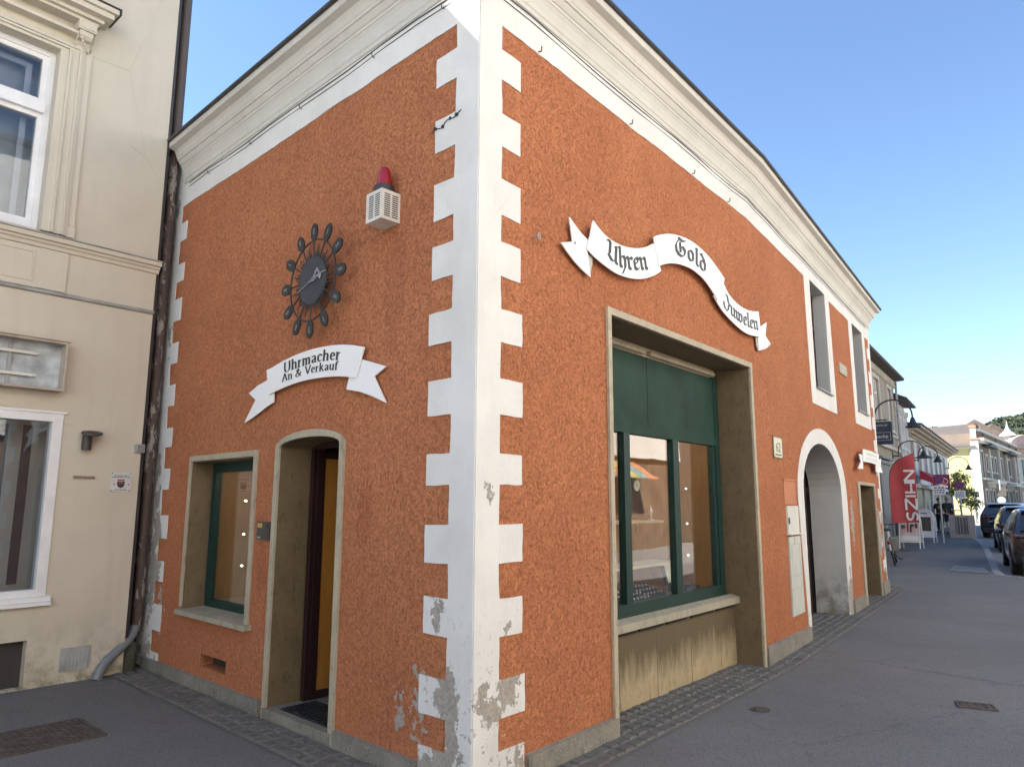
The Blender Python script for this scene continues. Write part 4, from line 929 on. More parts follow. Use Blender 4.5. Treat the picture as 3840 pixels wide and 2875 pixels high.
# ================================================================== SIGNS ON THE LEFT WALL
def ribbon(fr, poly, n0, n1): m = MB(); m.prism(fr, poly, n0, n1); return m
t = thing('ribbon_sign', FL.p(1.8, 0, 2.3), 'white ribbon sign reading Uhrmacher An & Verkauf over the shop door', 'sign')
main = smooth_top = [(2.468, 2.683)]+[(a.x, a.y) for a in smoothpts([Vector((u, z, 0)) for u, z in [(2.468, 2.676), (2.179, 2.728), (1.922, 2.752), (1.699, 2.757), (1.445, 2.742), (1.245, 2.712), (1.086, 2.674)]], 3)][1:]+[(a.x, a.y) for a in smoothpts([Vector((u, z, 0)) for u, z in [(1.178, 2.468), (1.387, 2.502), (1.636, 2.522), (1.899, 2.525), (2.131, 2.510), (2.414, 2.472)]], 3)]
ribbon(FL, main, .040, .052).build('band', MT['signwhite'], t)
ribbon(FL, [(2.791, 2.524), (2.64, 2.575), (2.480, 2.602), (2.430, 2.50), (2.365, 2.495), (2.358, 2.406), (2.48, 2.375), (2.606, 2.335), (2.73, 2.30), (2.844, 2.272), (2.666, 2.455)], .022, .034).build('tail', MT['signwhite'], t)
ribbon(FL, [(1.15, 2.600), (1.003, 2.556), (.846, 2.509), (.983, 2.454), (.839, 2.262), (1.008, 2.325), (1.157, 2.370), (1.311, 2.400), (1.279, 2.50)], .022, .034).build('tail', MT['signwhite'], t)
for u in (2.3, 1.78, 1.25, 2.6, 1.02):
    m = MB(); m.lathe(FL.p(u, .001, 2.5 if .9 < u < 1.1 else (2.45 if u > 2.5 else 2.6)), [(.012, 0), (.012, .022)], 10, tuple(FL.n)); m.build('spacer', MT['greymetal'], t)
m = MB(); write_path(m, 'Uhrmacher', ROM, FL, -1, [(2.185, 2.622), (2.0, 2.637), (1.78, 2.646), (1.58, 2.642), (1.375, 2.622)], .0522, .30, .11, 0, True, .058, serif=.08)
m.build('lettering', MT['ink'], t)
m = MB(); write_path(m, 'An & Verkauf', ROM, FL, -1, [(2.20, 2.552), (2.0, 2.565), (1.8, 2.572), (1.6, 2.568), (1.40, 2.552)], .0522, .30, .11, 0, True, .044, serif=.08)
m.build('lettering', MT['ink'], t)

# ---- iron clock
cu, cz, cn = 1.70, 3.272, .12
t = thing('iron_clock', FL.p(cu, 0, 2.88), 'black wrought-iron sunburst clock with twelve paddle numerals', 'clock')
def cp_(r, a, n=cn): return FL.p(cu-r*math.sin(a), n, cz+r*math.cos(a))
m = MB(); m.lathe(FL.p(cu, cn-.012, cz), [(.19, 0), (.195, .006), (.19, .014), (.0, .016)], 48, tuple(FL.n)); m.build('dial', simple('dial_slate', (.04, .046, .058), .55, .1, 8), t, True)
m = MB(); m.lathe(FL.p(cu, .001, cz), [(.045, 0), (.045, cn-.012)], 16, tuple(FL.n)); m.build('mount', MT['black'], t)
m = MB(); m.tube([cp_(.318, 2*math.pi*i/60) for i in range(61)], .0065, 8, False); m.build('ring', MT['black'], t, True)
for k in range(12):
    a = 2*math.pi*k/12
    m = MB(); m.tube([cp_(.18, a), cp_(.345, a)], .006, 8); m.build('spoke', MT['black'], t, True)
    ca, sa = math.cos(a), math.sin(a)
    def pl(x, y, n=cn): return FL.p(cu-(x*ca+y*sa), n, cz+(-x*sa+y*ca))
    out = [(-.014, .322), (-.042, .36), (-.046, .42), (-.030, .452), (.004, .468), (.034, .446), (.046, .408), (.040, .36), (.014, .322)]
    out = [(x, y-.012) for x, y in out]
    m = MB(); m.add([pl(x, y, cn+.006) for x, y in out]+[pl(x, y, cn-.006) for x, y in out], [tuple(range(9)), tuple(range(17, 8, -1))]+[(i, (i+1) % 9, (i+1) % 9+9, i+9) for i in range(9)])
    pd = m.build('paddle', MT['black'], t)
    m = MB(); nm = {0: 2, 1: 1, 2: 2, 3: 3, 4: 3, 5: 1, 6: 2, 7: 3, 8: 4, 9: 2, 10: 1, 11: 2}[k]; nm = min(nm, 2)
    for i in range(nm):
        x = (i-(nm-1)/2)*.013; m.add([pl(x-.0022, .365, cn+.0075), pl(x+.0022, .365, cn+.0075), pl(x+.0022, .415, cn+.0075), pl(x-.0022, .415, cn+.0075)], [(0, 1, 2, 3)])
    m.build('numeral', MT['silver'], pd)
    b = a+math.pi/12
    m = MB(); m.tube([cp_(.185, b), cp_(.21, b+.03), cp_(.235, b-.025), cp_(.26, b+.02), cp_(.285, b-.005)], [.006, .006, .005, .004, .002], 6)
    for s in (-1, 1): m.tube([cp_(.188, b+.11*s), cp_(.205, b+.13*s), cp_(.222, b+.09*s), cp_(.235, b+.12*s)], [.006, .006, .004, .002], 6)
    m.build('flame_ray', MT['black'], t, True)
def hand(name, pts, w):
    m = MB(); P2 = smoothpts([FL.p(u, cn+.012, z) for u, z in pts], 5); n_ = len(P2)
    m.tube(P2, [w*(1-.6*i/n_)*(1+.35*math.sin(i*1.9)) for i in range(n_)], 6); m.build(name, simple('pewter_hand', (.30, .30, .31), .45, .1, 20), t, True)
hand('minute_hand', [(1.60, 3.315), (1.62, 3.345), (1.65, 3.30), (1.70, 3.27), (1.76, 3.245), (1.83, 3.225), (1.90, 3.205)], .008)
hand('hour_hand', [(1.72, 3.262), (1.66, 3.262), (1.62, 3.29), (1.585, 3.275), (1.56, 3.30), (1.52, 3.305), (1.49, 3.30)], .008)
m = MB(); m.tube([FL.p(1.58, cn+.012, 3.26), FL.p(1.565, cn+.012, 3.285), FL.p(1.58, cn+.012, 3.31), FL.p(1.60, cn+.012, 3.29)], .004, 6); m.build('hand_scroll', MT['silver'], t, True)
m = MB(); m.lathe(FL.p(1.70, cn+.004, 3.268), [(.014, 0), (.012, .012), (0, .014)], 14, tuple(FL.n)); m.build('hub', MT['black'], t, True)

# ---- alarm siren
t = thing('alarm_siren', FL.p(.87, 0, 3.508), 'white louvred alarm box with a red beacon on top', 'alarm')
m = MB(); m.box(FL, .785, .962, .001, .16, 3.508, 3.722); bx = m.build('housing', simple('siren_white_metal', (.62, .60, .56), .5, .1, 10), t)
m = MB()
for c in range(2):
    for i in range(11):
        z = 3.532+i*.0155
        u = .805+c*.072; m.box(FL, u, u+.052, .160, .1612, z, z+.0075)
        n = .022+c*.066; m.hexa([FL.p(.7838, n, z), FL.p(.7838, n+.048, z), FL.p(.785, n+.048, z), FL.p(.785, n, z), FL.p(.7838, n, z+.0075), FL.p(.7838, n+.048, z+.0075), FL.p(.785, n+.048, z+.0075), FL.p(.785, n, z+.0075)])
tag(m.build('louvres', MT['ink'], bx))
m = MB(); m.lathe(FL.p(.872, .08, 3.722), [(.078, 0), (.078, .012), (.070, .055), (.06, .062)], 28); m.build('beacon_base', MT['gutter'], t, True)
m = MB(); m.lathe(FL.p(.872, .08, 3.784), [(.058, 0), (.052, .05), (.043, .11), (.034, .128), (.016, .137), (.004, .139), (.004, .145), (0, .146)], 28); m.build('beacon_lens', MT['redglass'], t, True)
# thin cables running under the cornice
def cable(z, n, r, lab):
    pts = [FL.p(4.5-.43*i, n+.004*math.sin(i*2.3), z+.010*math.sin(i*1.7)) for i in range(11)]+[FL.p(-.01, n+.01, z)]+[FR.p(.1+.44*i, n+.004*math.sin(i*2.1), z+.010*math.sin(i*1.3)) for i in range(11)]+[F2.p(.3+.5*i, n, z+.008*math.sin(i*1.9)) for i in range(15)]
    m = MB(); m.tube(pts, r, 6); tag(m.build('facade_cable', MT['gutter'], None, True), lab, 'cable')
cable(4.985, .012, .0042, 'upper thin dark cable along the frieze just under the cornice')
cable(4.945, .010, .003, 'lower thinner cable along the frieze below the cornice')
for u in (.35, 1.15, 2.2, 3.1, 4.0):
    m = MB(); m.tube([FL.p(u, .0, 4.93), FL.p(u, .03, 4.925), FL.p(u, .035, 4.955)], .004, 6); tag(m.build('cable_hook', MT['castiron'], None, True), 'small rusty hook in the white frieze above the left wall', 'hook', 'rusty hooks in the white frieze')
for u in (.62, 1.9, 3.1, 3.95):
    m = MB(); m.tube([FR.p(u, .0, 4.77), FR.p(u, .03, 4.765), FR.p(u, .035, 4.80)], .005, 6); tag(m.build('cable_hook', MT['castiron'], None, True), 'small rusty hook at the foot of the white frieze above the right wall', 'hook', 'rusty hooks at the foot of the right frieze')
# ---- name plate with bell push
t = thing('bell_plate', FL.p(2.44, 0, 1.308), 'dark bell plate with a small brass label beside the shop door', 'bell plate')
m = MB(); m.box(FL, 2.348, 2.548, .001, .014, 1.31, 1.452); m.build('plate', simple('bell_plate_grey', (.06, .058, .05), .5, .1, 20), t)
m = MB(); m.box(FL, 2.46, 2.532, .0142, .017, 1.405, 1.44); m.build('label', MT['gold'], t)
m = MB(); m.box(FL, 2.485, 2.53, .0142, .016, 1.322, 1.334); m.build('label', MT['greymetal'], t)
m = MB(); m.lathe(FL.p(2.38, .014, 1.42), [(.012, 0), (.011, .004), (0, .005)], 14, tuple(FL.n)); m.build('bell_push', MT['black'], t, True)
# rusty wire stuck on the quoin, hooks
t = thing('wire_remnant', FL.p(.3, 0, 4.05), 'rusty twisted wire remnant on the white corner stones', 'wire')
m = MB(); pts = [FL.p(.44-.035*i, .012+.006*math.sin(i*2.1), 4.045+.007*i+.012*math.sin(i*1.7)) for i in range(9)]; m.tube(smoothpts(pts, 3), .0035, 6)
for i in (1, 3, 5, 7): m.sphere(pts[i], .012, 8, 6)
m.build('wire', MT['black'], t, True)
m = MB(); m.lathe(pts[2], [(.01, -.02), (.01, .0)], 8, tuple(FL.n)); m.build('anchor', MT['castiron'], t)
# door mat
t = thing('door_mat', FL.p(1.8, -.18, .082), 'black rubber honeycomb mat on the shop doorstep', 'mat')
m = MB(); m.box(FL, 1.40, 2.13, -.34, -.04, .082, .088); m.build('base', MT['rubber'], t)
m = MB()
for i in range(20): m.box(FL, 1.42+i*.036, 1.43+i*.036, -.335, -.045, .088, .096)
for i in range(9): m.box(FL, 1.41, 2.12, -.33+i*.034, -.32+i*.034, .0885, .097)
m.build('ribs', MT['black'], t)

# ================================================================== SIGNS ON THE RIGHT WALL
t = thing('long_ribbon_sign', FR.p(2.8, 0, 3.2), 'long white ribbon sign reading Uhren Gold Juwelen above the shop window', 'sign')
def cv(pts, k=3): return [(a.x, a.y) for a in smoothpts([Vector((u, z, 0)) for u, z in pts], k)]
m1 = cv([(1.227, 3.690), (1.283, 3.660), (1.391, 3.622), (1.541, 3.606), (1.698, 3.616), (1.885, 3.656), (2.039, 3.712), (2.165, 3.780)])+cv([(2.290, 3.568), (2.159, 3.495), (2.001, 3.431), (1.851, 3.389), (1.707, 3.366), (1.550, 3.358), (1.401, 3.374), (1.258, 3.403), (1.140, 3.440)])
m2 = cv([(2.150, 3.828), (2.251, 3.878), (2.421, 3.938), (2.623, 3.983), (2.832, 4.005), (3.051, 3.998), (3.276, 3.958), (3.450, 3.899), (3.623, 3.830)])+[(3.60, 3.775), (3.434, 3.560)]+cv([(3.374, 3.599), (3.248, 3.660), (3.081, 3.712), (2.863, 3.734), (2.653, 3.718), (2.476, 3.684), (2.329, 3.636), (2.238, 3.597)])
m3 = cv([(3.610, 3.797), (3.700, 3.722), (3.838, 3.668), (4.035, 3.636), (4.283, 3.640), (4.556, 3.686)])+cv([(4.600, 3.412), (4.529, 3.400), (4.284, 3.372), (4.073, 3.377), (3.841, 3.414), (3.622, 3.470), (3.473, 3.530), (3.374, 3.592)])
# the sheets run past the bend of the wall on spacers, still in one flat plane
ribbon(FR, m1, .046, .056).build('band', MT['signwhite'], t)
ribbon(FR, m2, .058, .068).build('band', MT['signwhite'], t)
ribbon(FR, m3, .046, .056).build('band', MT['signwhite'], t)
ribbon(FR, [(.938, 3.627), (1.006, 3.588), (1.088, 3.548), (1.180, 3.522), (1.165, 3.430), (1.183, 3.347), (1.204, 3.245), (1.099, 3.272), (1.000, 3.309), (.904, 3.360), (.829, 3.404), (.974, 3.451)], .030, .040).build('tail', MT['signwhite'], t)
ribbon(FR, [(1.150, 3.435), (1.249, 3.410), (1.247, 3.352), (1.204, 3.247)], .020, .028).build('fold', MT['signedge'], t)
ribbon(FR, [(4.560, 3.48), (4.634, 3.534), (4.832, 3.621), (4.768, 3.457), (4.926, 3.389), (4.766, 3.309), (4.556, 3.252), (4.545, 3.40)], .030, .040).build('tail', MT['signwhite'], t)
ribbon(FR, [(4.500, 3.40), (4.562, 3.40), (4.556, 3.252), (4.52, 3.30)], .020, .028).build('fold', MT['signedge'], t)
ribbon(FR, [(3.374, 3.592), (3.43, 3.64), (3.47, 3.585)], .036, .044).build('fold', MT['signedge'], t)
for u, z in ((1.0, 3.45), (1.35, 3.5), (1.8, 3.5), (2.4, 3.8), (3.0, 3.87), (3.7, 3.6), (4.1, 3.5), (4.45, 3.5), (4.65, 3.40)):
    m = MB(); m.lathe(FR.p(u, .001 if u < 4.5 else -.01, z), [(.012, 0), (.012, .045)], 10, tuple(FR.n)); m.build('spacer', MT['greymetal'], t)
m = MB(); write_path(m, 'Uhren', FRAK, FR, 1, [(1.40, 3.452), (1.60, 3.424), (1.80, 3.450), (2.06, 3.52)], .0562, .31, .10, 40, True, .103, lean=.3); m.build('lettering', MT['ink'], t)
m = MB(); write_path(m, 'Gold', FRAK, FR, 1, [(2.55, 3.776), (2.72, 3.80), (2.92, 3.800), (3.19, 3.765)], .0682, .31, .10, 40, True, .107, lean=.3); m.build('lettering', MT['ink'], t)
m = MB(); write_path(m, 'Juwelen', FRAK, FR, 1, [(3.60, 3.545), (3.80, 3.485), (4.05, 3.455), (4.30, 3.452), (4.52, 3.470)], .0562, .32, .11, 40, True, .095, lean=.3); m.build('lettering', MT['ink'], t)
# small hook
t = thing('wall_hook', FR.p(.555, 0, 3.35), 'tiny rusty eye hook in the orange wall left of the long ribbon sign', 'hook')
m = MB(); m.tube([FR.p(.555, .0, 3.372), FR.p(.555, .05, 3.372)], .007, 8); m.build('pin', MT['greymetal'], t)
m = MB(); m.tube([FR.p(.555+.014*math.cos(a), .055, 3.366+.02*math.sin(a)) for a in [i*math.pi/6 for i in range(13)]], .004, 6, False); m.build('eye', MT['greymetal'], t, True)
# house number
t = thing('house_number_plate', F2.p(.72, 0, 2.12), 'cream enamel house number plate reading 62 right of the big shop window', 'number plate')
rr = lambda u0, u1, z0, z1, r: [(u1-r, z0), (u1, z0+r), (u1, z1-r), (u1-r, z1), (u0+r, z1), (u0, z1-r), (u0, z0+r), (u0+r, z0)]
m = MB(); m.prism(F2, rr(.52, .89, 2.115, 2.365, .03), .001, .010); m.build('border', simple('plate_border', (.14, .12, .06), .5), t)
m = MB(); m.prism(F2, rr(.545, .865, 2.13, 2.35, .02), .0102, .014); m.build('plate', simple('plate_cream', (.66, .62, .46), .4, .06, 20), t)
m = MB(); sans(m, '62', lambda x, y: F2.p(.705+x*1.25, .0155, 2.19+y), .155); m.build('digits', MT['ink'], t)
m = MB(); u = .58
while u < .82: wd = random.uniform(.012, .024); m.box(F2, u, u+wd, .0142, .0155, 2.148, 2.164); u += wd+.008
m.build('street_name', MT['ink'], t)
# meter cabinet
t = thing('meter_cabinet', F2.p(1.17, 0, .35), 'tall narrow pale grey meter cabinet in two doors beside the archway', 'cabinet')
m = MB(); m.box(F2, .915, 1.395, .001, .022, 1.268, 1.585); m.box(F2, .900, 1.43, .001, .05, 1.255, 1.268); up = m.build('upper_box', MT['lightmetal'], t)
m = MB(); m.box(F2, .93, .985, .022, .027, 1.38, 1.45); m.build('lock', MT['ink'], up)
m = MB(); m.hexa([F2.p(.925, .001, .355), F2.p(1.44, .001, .355), F2.p(1.44, .02, .355), F2.p(.925, .02, .355), F2.p(.925, .001, 1.235), F2.p(1.415, .001, 1.235), F2.p(1.415, .02, 1.235), F2.p(.925, .02, 1.235)])
lo = m.build('lower_door', simple('pale_greenish_door', (.52, .54, .48), .5, .08, 6), t)
m = MB(); m.box(F2, .93, 1.435, .0202, .0215, .648, .656); m.box(F2, 1.13, 1.16, .0202, .024, 1.15, 1.235); m.prism(F2, rect(1.0, 1.36, .78, 1.15), .0202, .022, holes=[rect(1.01, 1.35, .79, 1.14)]); m.build('seam', MT['inkgrey'], lo)
# little stone plaque between the upper windows
t = thing('stone_plaque', F2.p(4.8, 0, 3.68), 'small pale stone tablet between the two upper windows', 'plaque')
m = MB(); m.box(F2, 4.50, 5.09, .001, .018, 3.68, 3.85); m.build('tablet', MT['trimstone'], t)
m = MB()
for z in (3.80, 3.74):
    u = 4.56
    while u < 5.02: wd = random.uniform(.02, .05); m.box(F2, u, u+wd, .0182, .019, z-.012, z+.014); u += wd+.014
m.build('inscription', MT['inkgrey'], t)
# small ribbon sign near the far end
t = thing('small_ribbon_sign', F2.p(6.2, 0, 2.2), 'small faded white ribbon sign above the narrow far door', 'sign')
ribbon(F2, [(5.459, 2.515), (6.2, 2.525), (7.00, 2.508), (6.96, 2.300), (6.2, 2.318), (5.404, 2.303)], .10, .112).build('band', MT['signwhite'], t)
ribbon(F2, [(5.47, 2.420), (5.154, 2.420), (5.26, 2.29), (4.989, 2.172), (5.43, 2.185), (5.45, 2.30)], .085, .096).build('tail', MT['signwhite'], t)
ribbon(F2, [(6.95, 2.40), (7.36, 2.455), (7.24, 2.31), (7.40, 2.19), (6.68, 2.180), (6.70, 2.300)], .085, .096).build('tail', MT['signwhite'], t)
m = MB(); write_path(m, 'Uhrmacher', ROM, F2, 1, [(5.66, 2.43), (6.2, 2.432), (6.72, 2.43)], .1122, .17, .06, 0, True, .042, serif=.05); write_path(m, 'An & Verkauf', ROM, F2, 1, [(5.66, 2.352), (6.2, 2.354), (6.72, 2.352)], .1122, .17, .06, 0, True, .036, serif=.05)
m.build('lettering', MT['inkgrey'], t)
for u in (5.6, 6.8): m = MB(); m.lathe(F2.p(u, .001, 2.4), [(.014, 0), (.014, .1)], 10, tuple(F2.n)); m.build('spacer', MT['greymetal'], t)

# ================================================================== THINGS IN THE SHOP WINDOW
def display_fill(p, parent, watts):
    l = bpy.data.lights.new('ceiling_fill_light', 'POINT'); l.energy = watts; l.color = (1, .84, .6); l.shadow_soft_size = .12  # unseen fill lamp added under the display ceiling, away from the bulbs
    o = bpy.data.objects.new('ceiling_fill_light', l); COL.objects.link(o); o.parent = parent; o.location = p-Vector(WLOC[parent.name])

def shelf(u0, u1, n0, n1, z, label):
    t = thing('glass_shelf', FR.p((u0+u1)/2, (n0+n1)/2, z), label, 'shelf')
    m = MB(); m.box(FR, u0, u1, n0, n1, z, z+.022); m.build('board', simple('shelf_board', (.42, .33, .22), .6, .1, 5), t)
    m = MB(); m.box(FR, u0+.02, u0+.04, n0, n0+.02, z-.12, z); m.box(FR, u1-.04, u1-.02, n0, n0+.02, z-.12, z); m.build('bracket', MT['silver'], t)
shelf(2.1, 3.55, -.95, -.65, 1.42, 'upper pale shelf in the shop window with silver pieces'); shelf(2.2, 3.7, -.85, -.55, 1.02, 'lower pale shelf in the shop window')
def wallclock(u, n, z, label, s=1.0):
    t = thing('wall_clock', FR.p(u, n, z), label, 'clock')
    m = MB(); m.prism(FR, [(u-.12*s, z), (u+.12*s, z), (u+.12*s, z+.42*s), (u+.08*s, z+.47*s), (u-.08*s, z+.47*s), (u-.12*s, z+.42*s)], n-.06, n); m.build('case', MT['darkwood'], t)
    m = MB(); m.lathe(FR.p(u, n+.001, z+.30*s), [(.055*s, 0), (.055*s, .008), (0, .008)], 24, tuple(FR.n)); dl = m.build('dial', simple('clock_dial_white', (.7, .68, .6), .4), t)
    m = MB(); m.box(FR, u-.003, u+.003, n+.0095, n+.011, z+.30*s, z+.345*s); m.box(FR, u, u+.03*s, n+.0095, n+.011, z+.297*s, z+.303*s); m.build('hands', MT['ink'], dl)
wallclock(3.28, -.80, 1.48, 'dark wooden wall clock with an oval pale dial in the shop window', 1.0)
wallclock(2.35, -.85, 1.55, 'tall dark wooden clock at the left end of the shop window', 1.25)
def tray(u, n, label, k=7):
    t = thing('jewel_tray', FR.p(u, n, .745), label, 'tray')
    m = MB(); m.hexa([FR.p(u-.22, n-.12, .746), FR.p(u+.22, n-.12, .746), FR.p(u+.22, n+.12, .746), FR.p(u-.22, n+.12, .746), FR.p(u-.22, n-.12, .84), FR.p(u+.22, n-.12, .84), FR.p(u+.22, n+.12, .77), FR.p(u-.22, n+.12, .77)]); m.build('pad', MT['jewel'], t)
    m = MB()
    for i in range(k):
        for j in range(3): m.sphere(FR.p(u-.19+i*.38/(k-1), n-.08+j*.08, .838-.024*j), .011, 8, 6)
    m.build('pieces', MT['silver'], t, True)
tray(2.62, -.52, 'dark velvet jewellery tray at the left in the shop window'); tray(3.05, -.62, 'dark velvet jewellery tray in the middle of the shop window'); tray(2.15, -.6, 'dark velvet tray behind the narrow left pane')
t = thing('watch_box', FR.p(3.72, -.62, .745), 'open dark presentation box with a white certificate standing in the window', 'box')
m = MB(); m.box(FR, 3.62, 3.92, -.66, -.46, .746, .80); m.build('box_base', MT['jewel'], t)
m = MB(); m.hexa([FR.p(3.62, -.69, .80), FR.p(3.80, -.69, .80), FR.p(3.80, -.665, .80), FR.p(3.62, -.665, .80), FR.p(3.62, -.75, 1.03), FR.p(3.80, -.75, 1.03), FR.p(3.80, -.725, 1.03), FR.p(3.62, -.725, 1.03)]); m.build('box_lid', MT['jewel'], t)
m = MB(); m.quad(FR.p(3.645, -.667, .825), FR.p(3.775, -.667, .825), FR.p(3.775, -.716, 1.01), FR.p(3.645, -.716, 1.01)); m.build('certificate', simple('white_card', (.7, .68, .6), .6), t)
m = MB(); m.lathe(FR.p(3.80, -.55, .80), [(.04, 0), (.045, .012), (.03, .016)], 16); m.build('watch', MT['silver'], t, True)
t = thing('candlestick', FR.p(3.38, -.72, 1.442), 'small silver figure on the upper shelf by the clock', 'ornament')
m = MB(); m.lathe(FR.p(3.42, -.72, 1.442), [(.03, 0), (.03, .008), (.008, .02), (.012, .06), (.02, .09), (.006, .12), (0, .15)], 14); m.build('stem', MT['silver'], t, True)
for i, (u, z) in enumerate(((3.99, 1.76), (3.99, 1.40), (3.99, 1.08))):
    t = thing('spot_lamp', FR.p(u, -.62, z), ['top', 'middle', 'lowest'][i]+' of the three lit spot lamps on the right side panel in the shop window', 'lamp')
    m = MB(); m.sphere(FR.p(u-.01, -.60, z), .010, 12, 8); m.build('bulb', MT['lampglow'], t, True)
    m = MB(); m.lathe(FR.p(u+.012, -.60, z), [(.014, 0), (.02, .03)], 12, tuple(FR.d*-1)); m.build('holder', MT['silver'], t, True)
    if i == 0: display_fill(FR.p(3.2, -.95, 2.55), t, 3.4)
for i, (u, z) in enumerate(((3.78, 1.62), (3.78, 1.30), (3.78, 1.0))):
    t = thing('spot_lamp', FL.p(u, -.5, z), ['top', 'middle', 'lowest'][i]+' of the three small lamps inside the left window', 'lamp')
    m = MB(); m.sphere(FL.p(u+.02, -.50, z), .008, 12, 8); m.build('bulb', MT['lampglow'], t, True)
    m = MB(); m.lathe(FL.p(u+.06, -.50, z), [(.012, 0), (.016, .035)], 12, tuple(FL.d*-1)); m.build('holder', MT['silver'], t, True)
    if i == 0: display_fill(FL.p(3.2, -.52, 1.88), t, .9)
t = thing('bracelet_stand', FL.p(3.2, -.5, .70), 'white card stand with a silver bracelet in the left window', 'display stand')
m = MB(); m.hexa([FL.p(3.05, -.62, .701), FL.p(3.38, -.62, .701), FL.p(3.38, -.42, .701), FL.p(3.05, -.42, .701), FL.p(3.05, -.62, .76), FL.p(3.38, -.62, .76), FL.p(3.38, -.42, .735), FL.p(3.05, -.42, .735)]); m.build('card', MT['pvc'], t)
m = MB()
for j in range(3): m.tube([FL.p(3.2+(.07+.01*j)*math.cos(a), -.52+.04*math.sin(a), .80+.03*j+.03*math.sin(a*2+j)) for a in [i*math.pi/8 for i in range(17)]], .006, 6, False)
m.build('bracelet', MT['silver'], t, True)

g = MB(); strip(g, [-70, -40, -20, -9], lambda u: -45, lambda u: 45, lambda u: .003)
tag(g.build('bounce_paving', simple('pale_bounce_slabs', (.33, .33, .32), .85, .15, 3)), kind='structure')  # added unseen pale ground behind the camera, bounces sun onto the left walls
sq = Frame(tuple(FR.p(-20.2, 10, 0))[:2], tuple((FR.d*-.8-FR.n*.6).normalized())[:2], tuple((FR.d*.6-FR.n*.8).normalized())[:2])
t = thing('bounce_house', sq.p(9, 0, 0), 'added pale house behind the viewer, bouncing sun onto the left wall', 'building')  # added unseen house, its bright front fills the shaded left facade
hs = [rect(u, u+1.1, z, z+1.8) for u in (2, 6, 10, 14) for z in (1.2, 4.6, 8)]
m = MB(); m.prism(sq, [(0, -.1), (18, -.1), (18, 11.5), (0, 11.5)], -.4, 0, holes=hs); m.build('wall', simple('bounce_white_plaster', (.78, .76, .70), .9, .08, 1), t)
m = MB(); m.box(sq, 0, 18, -8, -.45, -.1, 11.4); m.build('house_body', MT['cream_trim'], t)
m = MB(); m.box(sq, -.2, 18.2, -8.2, .3, 11.51, 11.65); m.build('roof', MT['gutter'], t)
for h in hs:
    m = MB(); framebox(m, sq, h[0][0], h[1][0], h[0][1], h[2][1], .08, .08, .08, -.2, -.12); wf = m.build('window', MT['pvc'], t)
    m = MB(); m.box(sq, h[0][0]+.08, h[1][0]-.08, -.17, -.16, h[0][1]+.08, h[2][1]-.08); m.build('pane', MT['glass_dark'], wf)
# ================================================================== HOUSES ACROSS THE STREET (seen as reflections, and they bounce the sun)
op = thing('facing_house', FR.p(8, 10, 0), 'sunlit cream house across the street, mirrored in the shop window', 'building')
holes = [rect(u, u+1.1, 4.6, 6.4) for u in (-16.2, -12.4, -8.6, -4.8, -1, 2.8, 6.6)]
m = MB(); m.prism(FR, [(-20, 3.3), (24.4, 3.3), (24.4, 11.2), (-20, 11.2)], 10, 10.5, holes=holes); m.build('upper_wall', simple('sunny_cream_plaster', (.76, .72, .64), .9, .08, 1), op)
m = MB(); m.box(FR, -20, 24.4, 10.15, 10.5, -.1, 3.299); m.build('shop_wall', simple('tan_shopfront', (.20, .135, .09), .6, .3, 1.2), op)
m = MB(); m.box(FR, -20, 24.4, 10.55, 19, -.1, 11.1); m.build('house_body', MT['cream_trim'], op)
m = MB(); m.box(FR, -20.2, 24.6, 9.7, 19.2, 11.21, 11.35); m.build('roof', MT['gutter'], op)
for u in (-16.2, -12.4, -8.6, -4.8, -1, 2.8, 6.6):
    m = MB(); framebox(m, FR, u, u+1.1, 4.6, 6.4, .08, .08, .08, 10.1, 10.18); m.box(FR, u+.5, u+.6, 10.1, 10.18, 4.68, 6.32); wf = m.build('window', MT['pvc'], op)
    m = MB(); m.box(FR, u+.08, u+1.02, 10.16, 10.17, 4.68, 6.32); m.build('pane', MT['glass_dark'], wf)
for i in range(7):
    m = MB(); c = [(.55, .22, .1), (.5, .4, .12), (.2, .3, .3)][i % 3]; m.hexa([FR.p(16+i*.7, 9.1, 2.5), FR.p(16.65+i*.7, 9.1, 2.5), FR.p(16.65+i*.7, 10.14, 3.1), FR.p(16+i*.7, 10.14, 3.1), FR.p(16+i*.7, 9.1, 2.54), FR.p(16.65+i*.7, 9.1, 2.54), FR.p(16.65+i*.7, 10.14, 3.14), FR.p(16+i*.7, 10.14, 3.14)])
    m.build('awning_strip', simple('awning_cloth', c, .8), op)
o2 = thing('dark_facing_house', FR.p(30, 11, 0), 'dark brown house across the street beyond the cream one', 'building')
m = MB(); m.box(FR, 24.8, 34, 10.6, 18, -.1, 7.5); m.build('wall', simple('brown_plaster', (.10, .07, .05), .9, .15, 2), o2)
m = MB(); m.prism(FR, [(24.7, 7.51), (34.1, 7.51), (31, 9.5), (28, 9.5)], 10.5, 18.1); m.build('roof', MT['gutter'], o2)
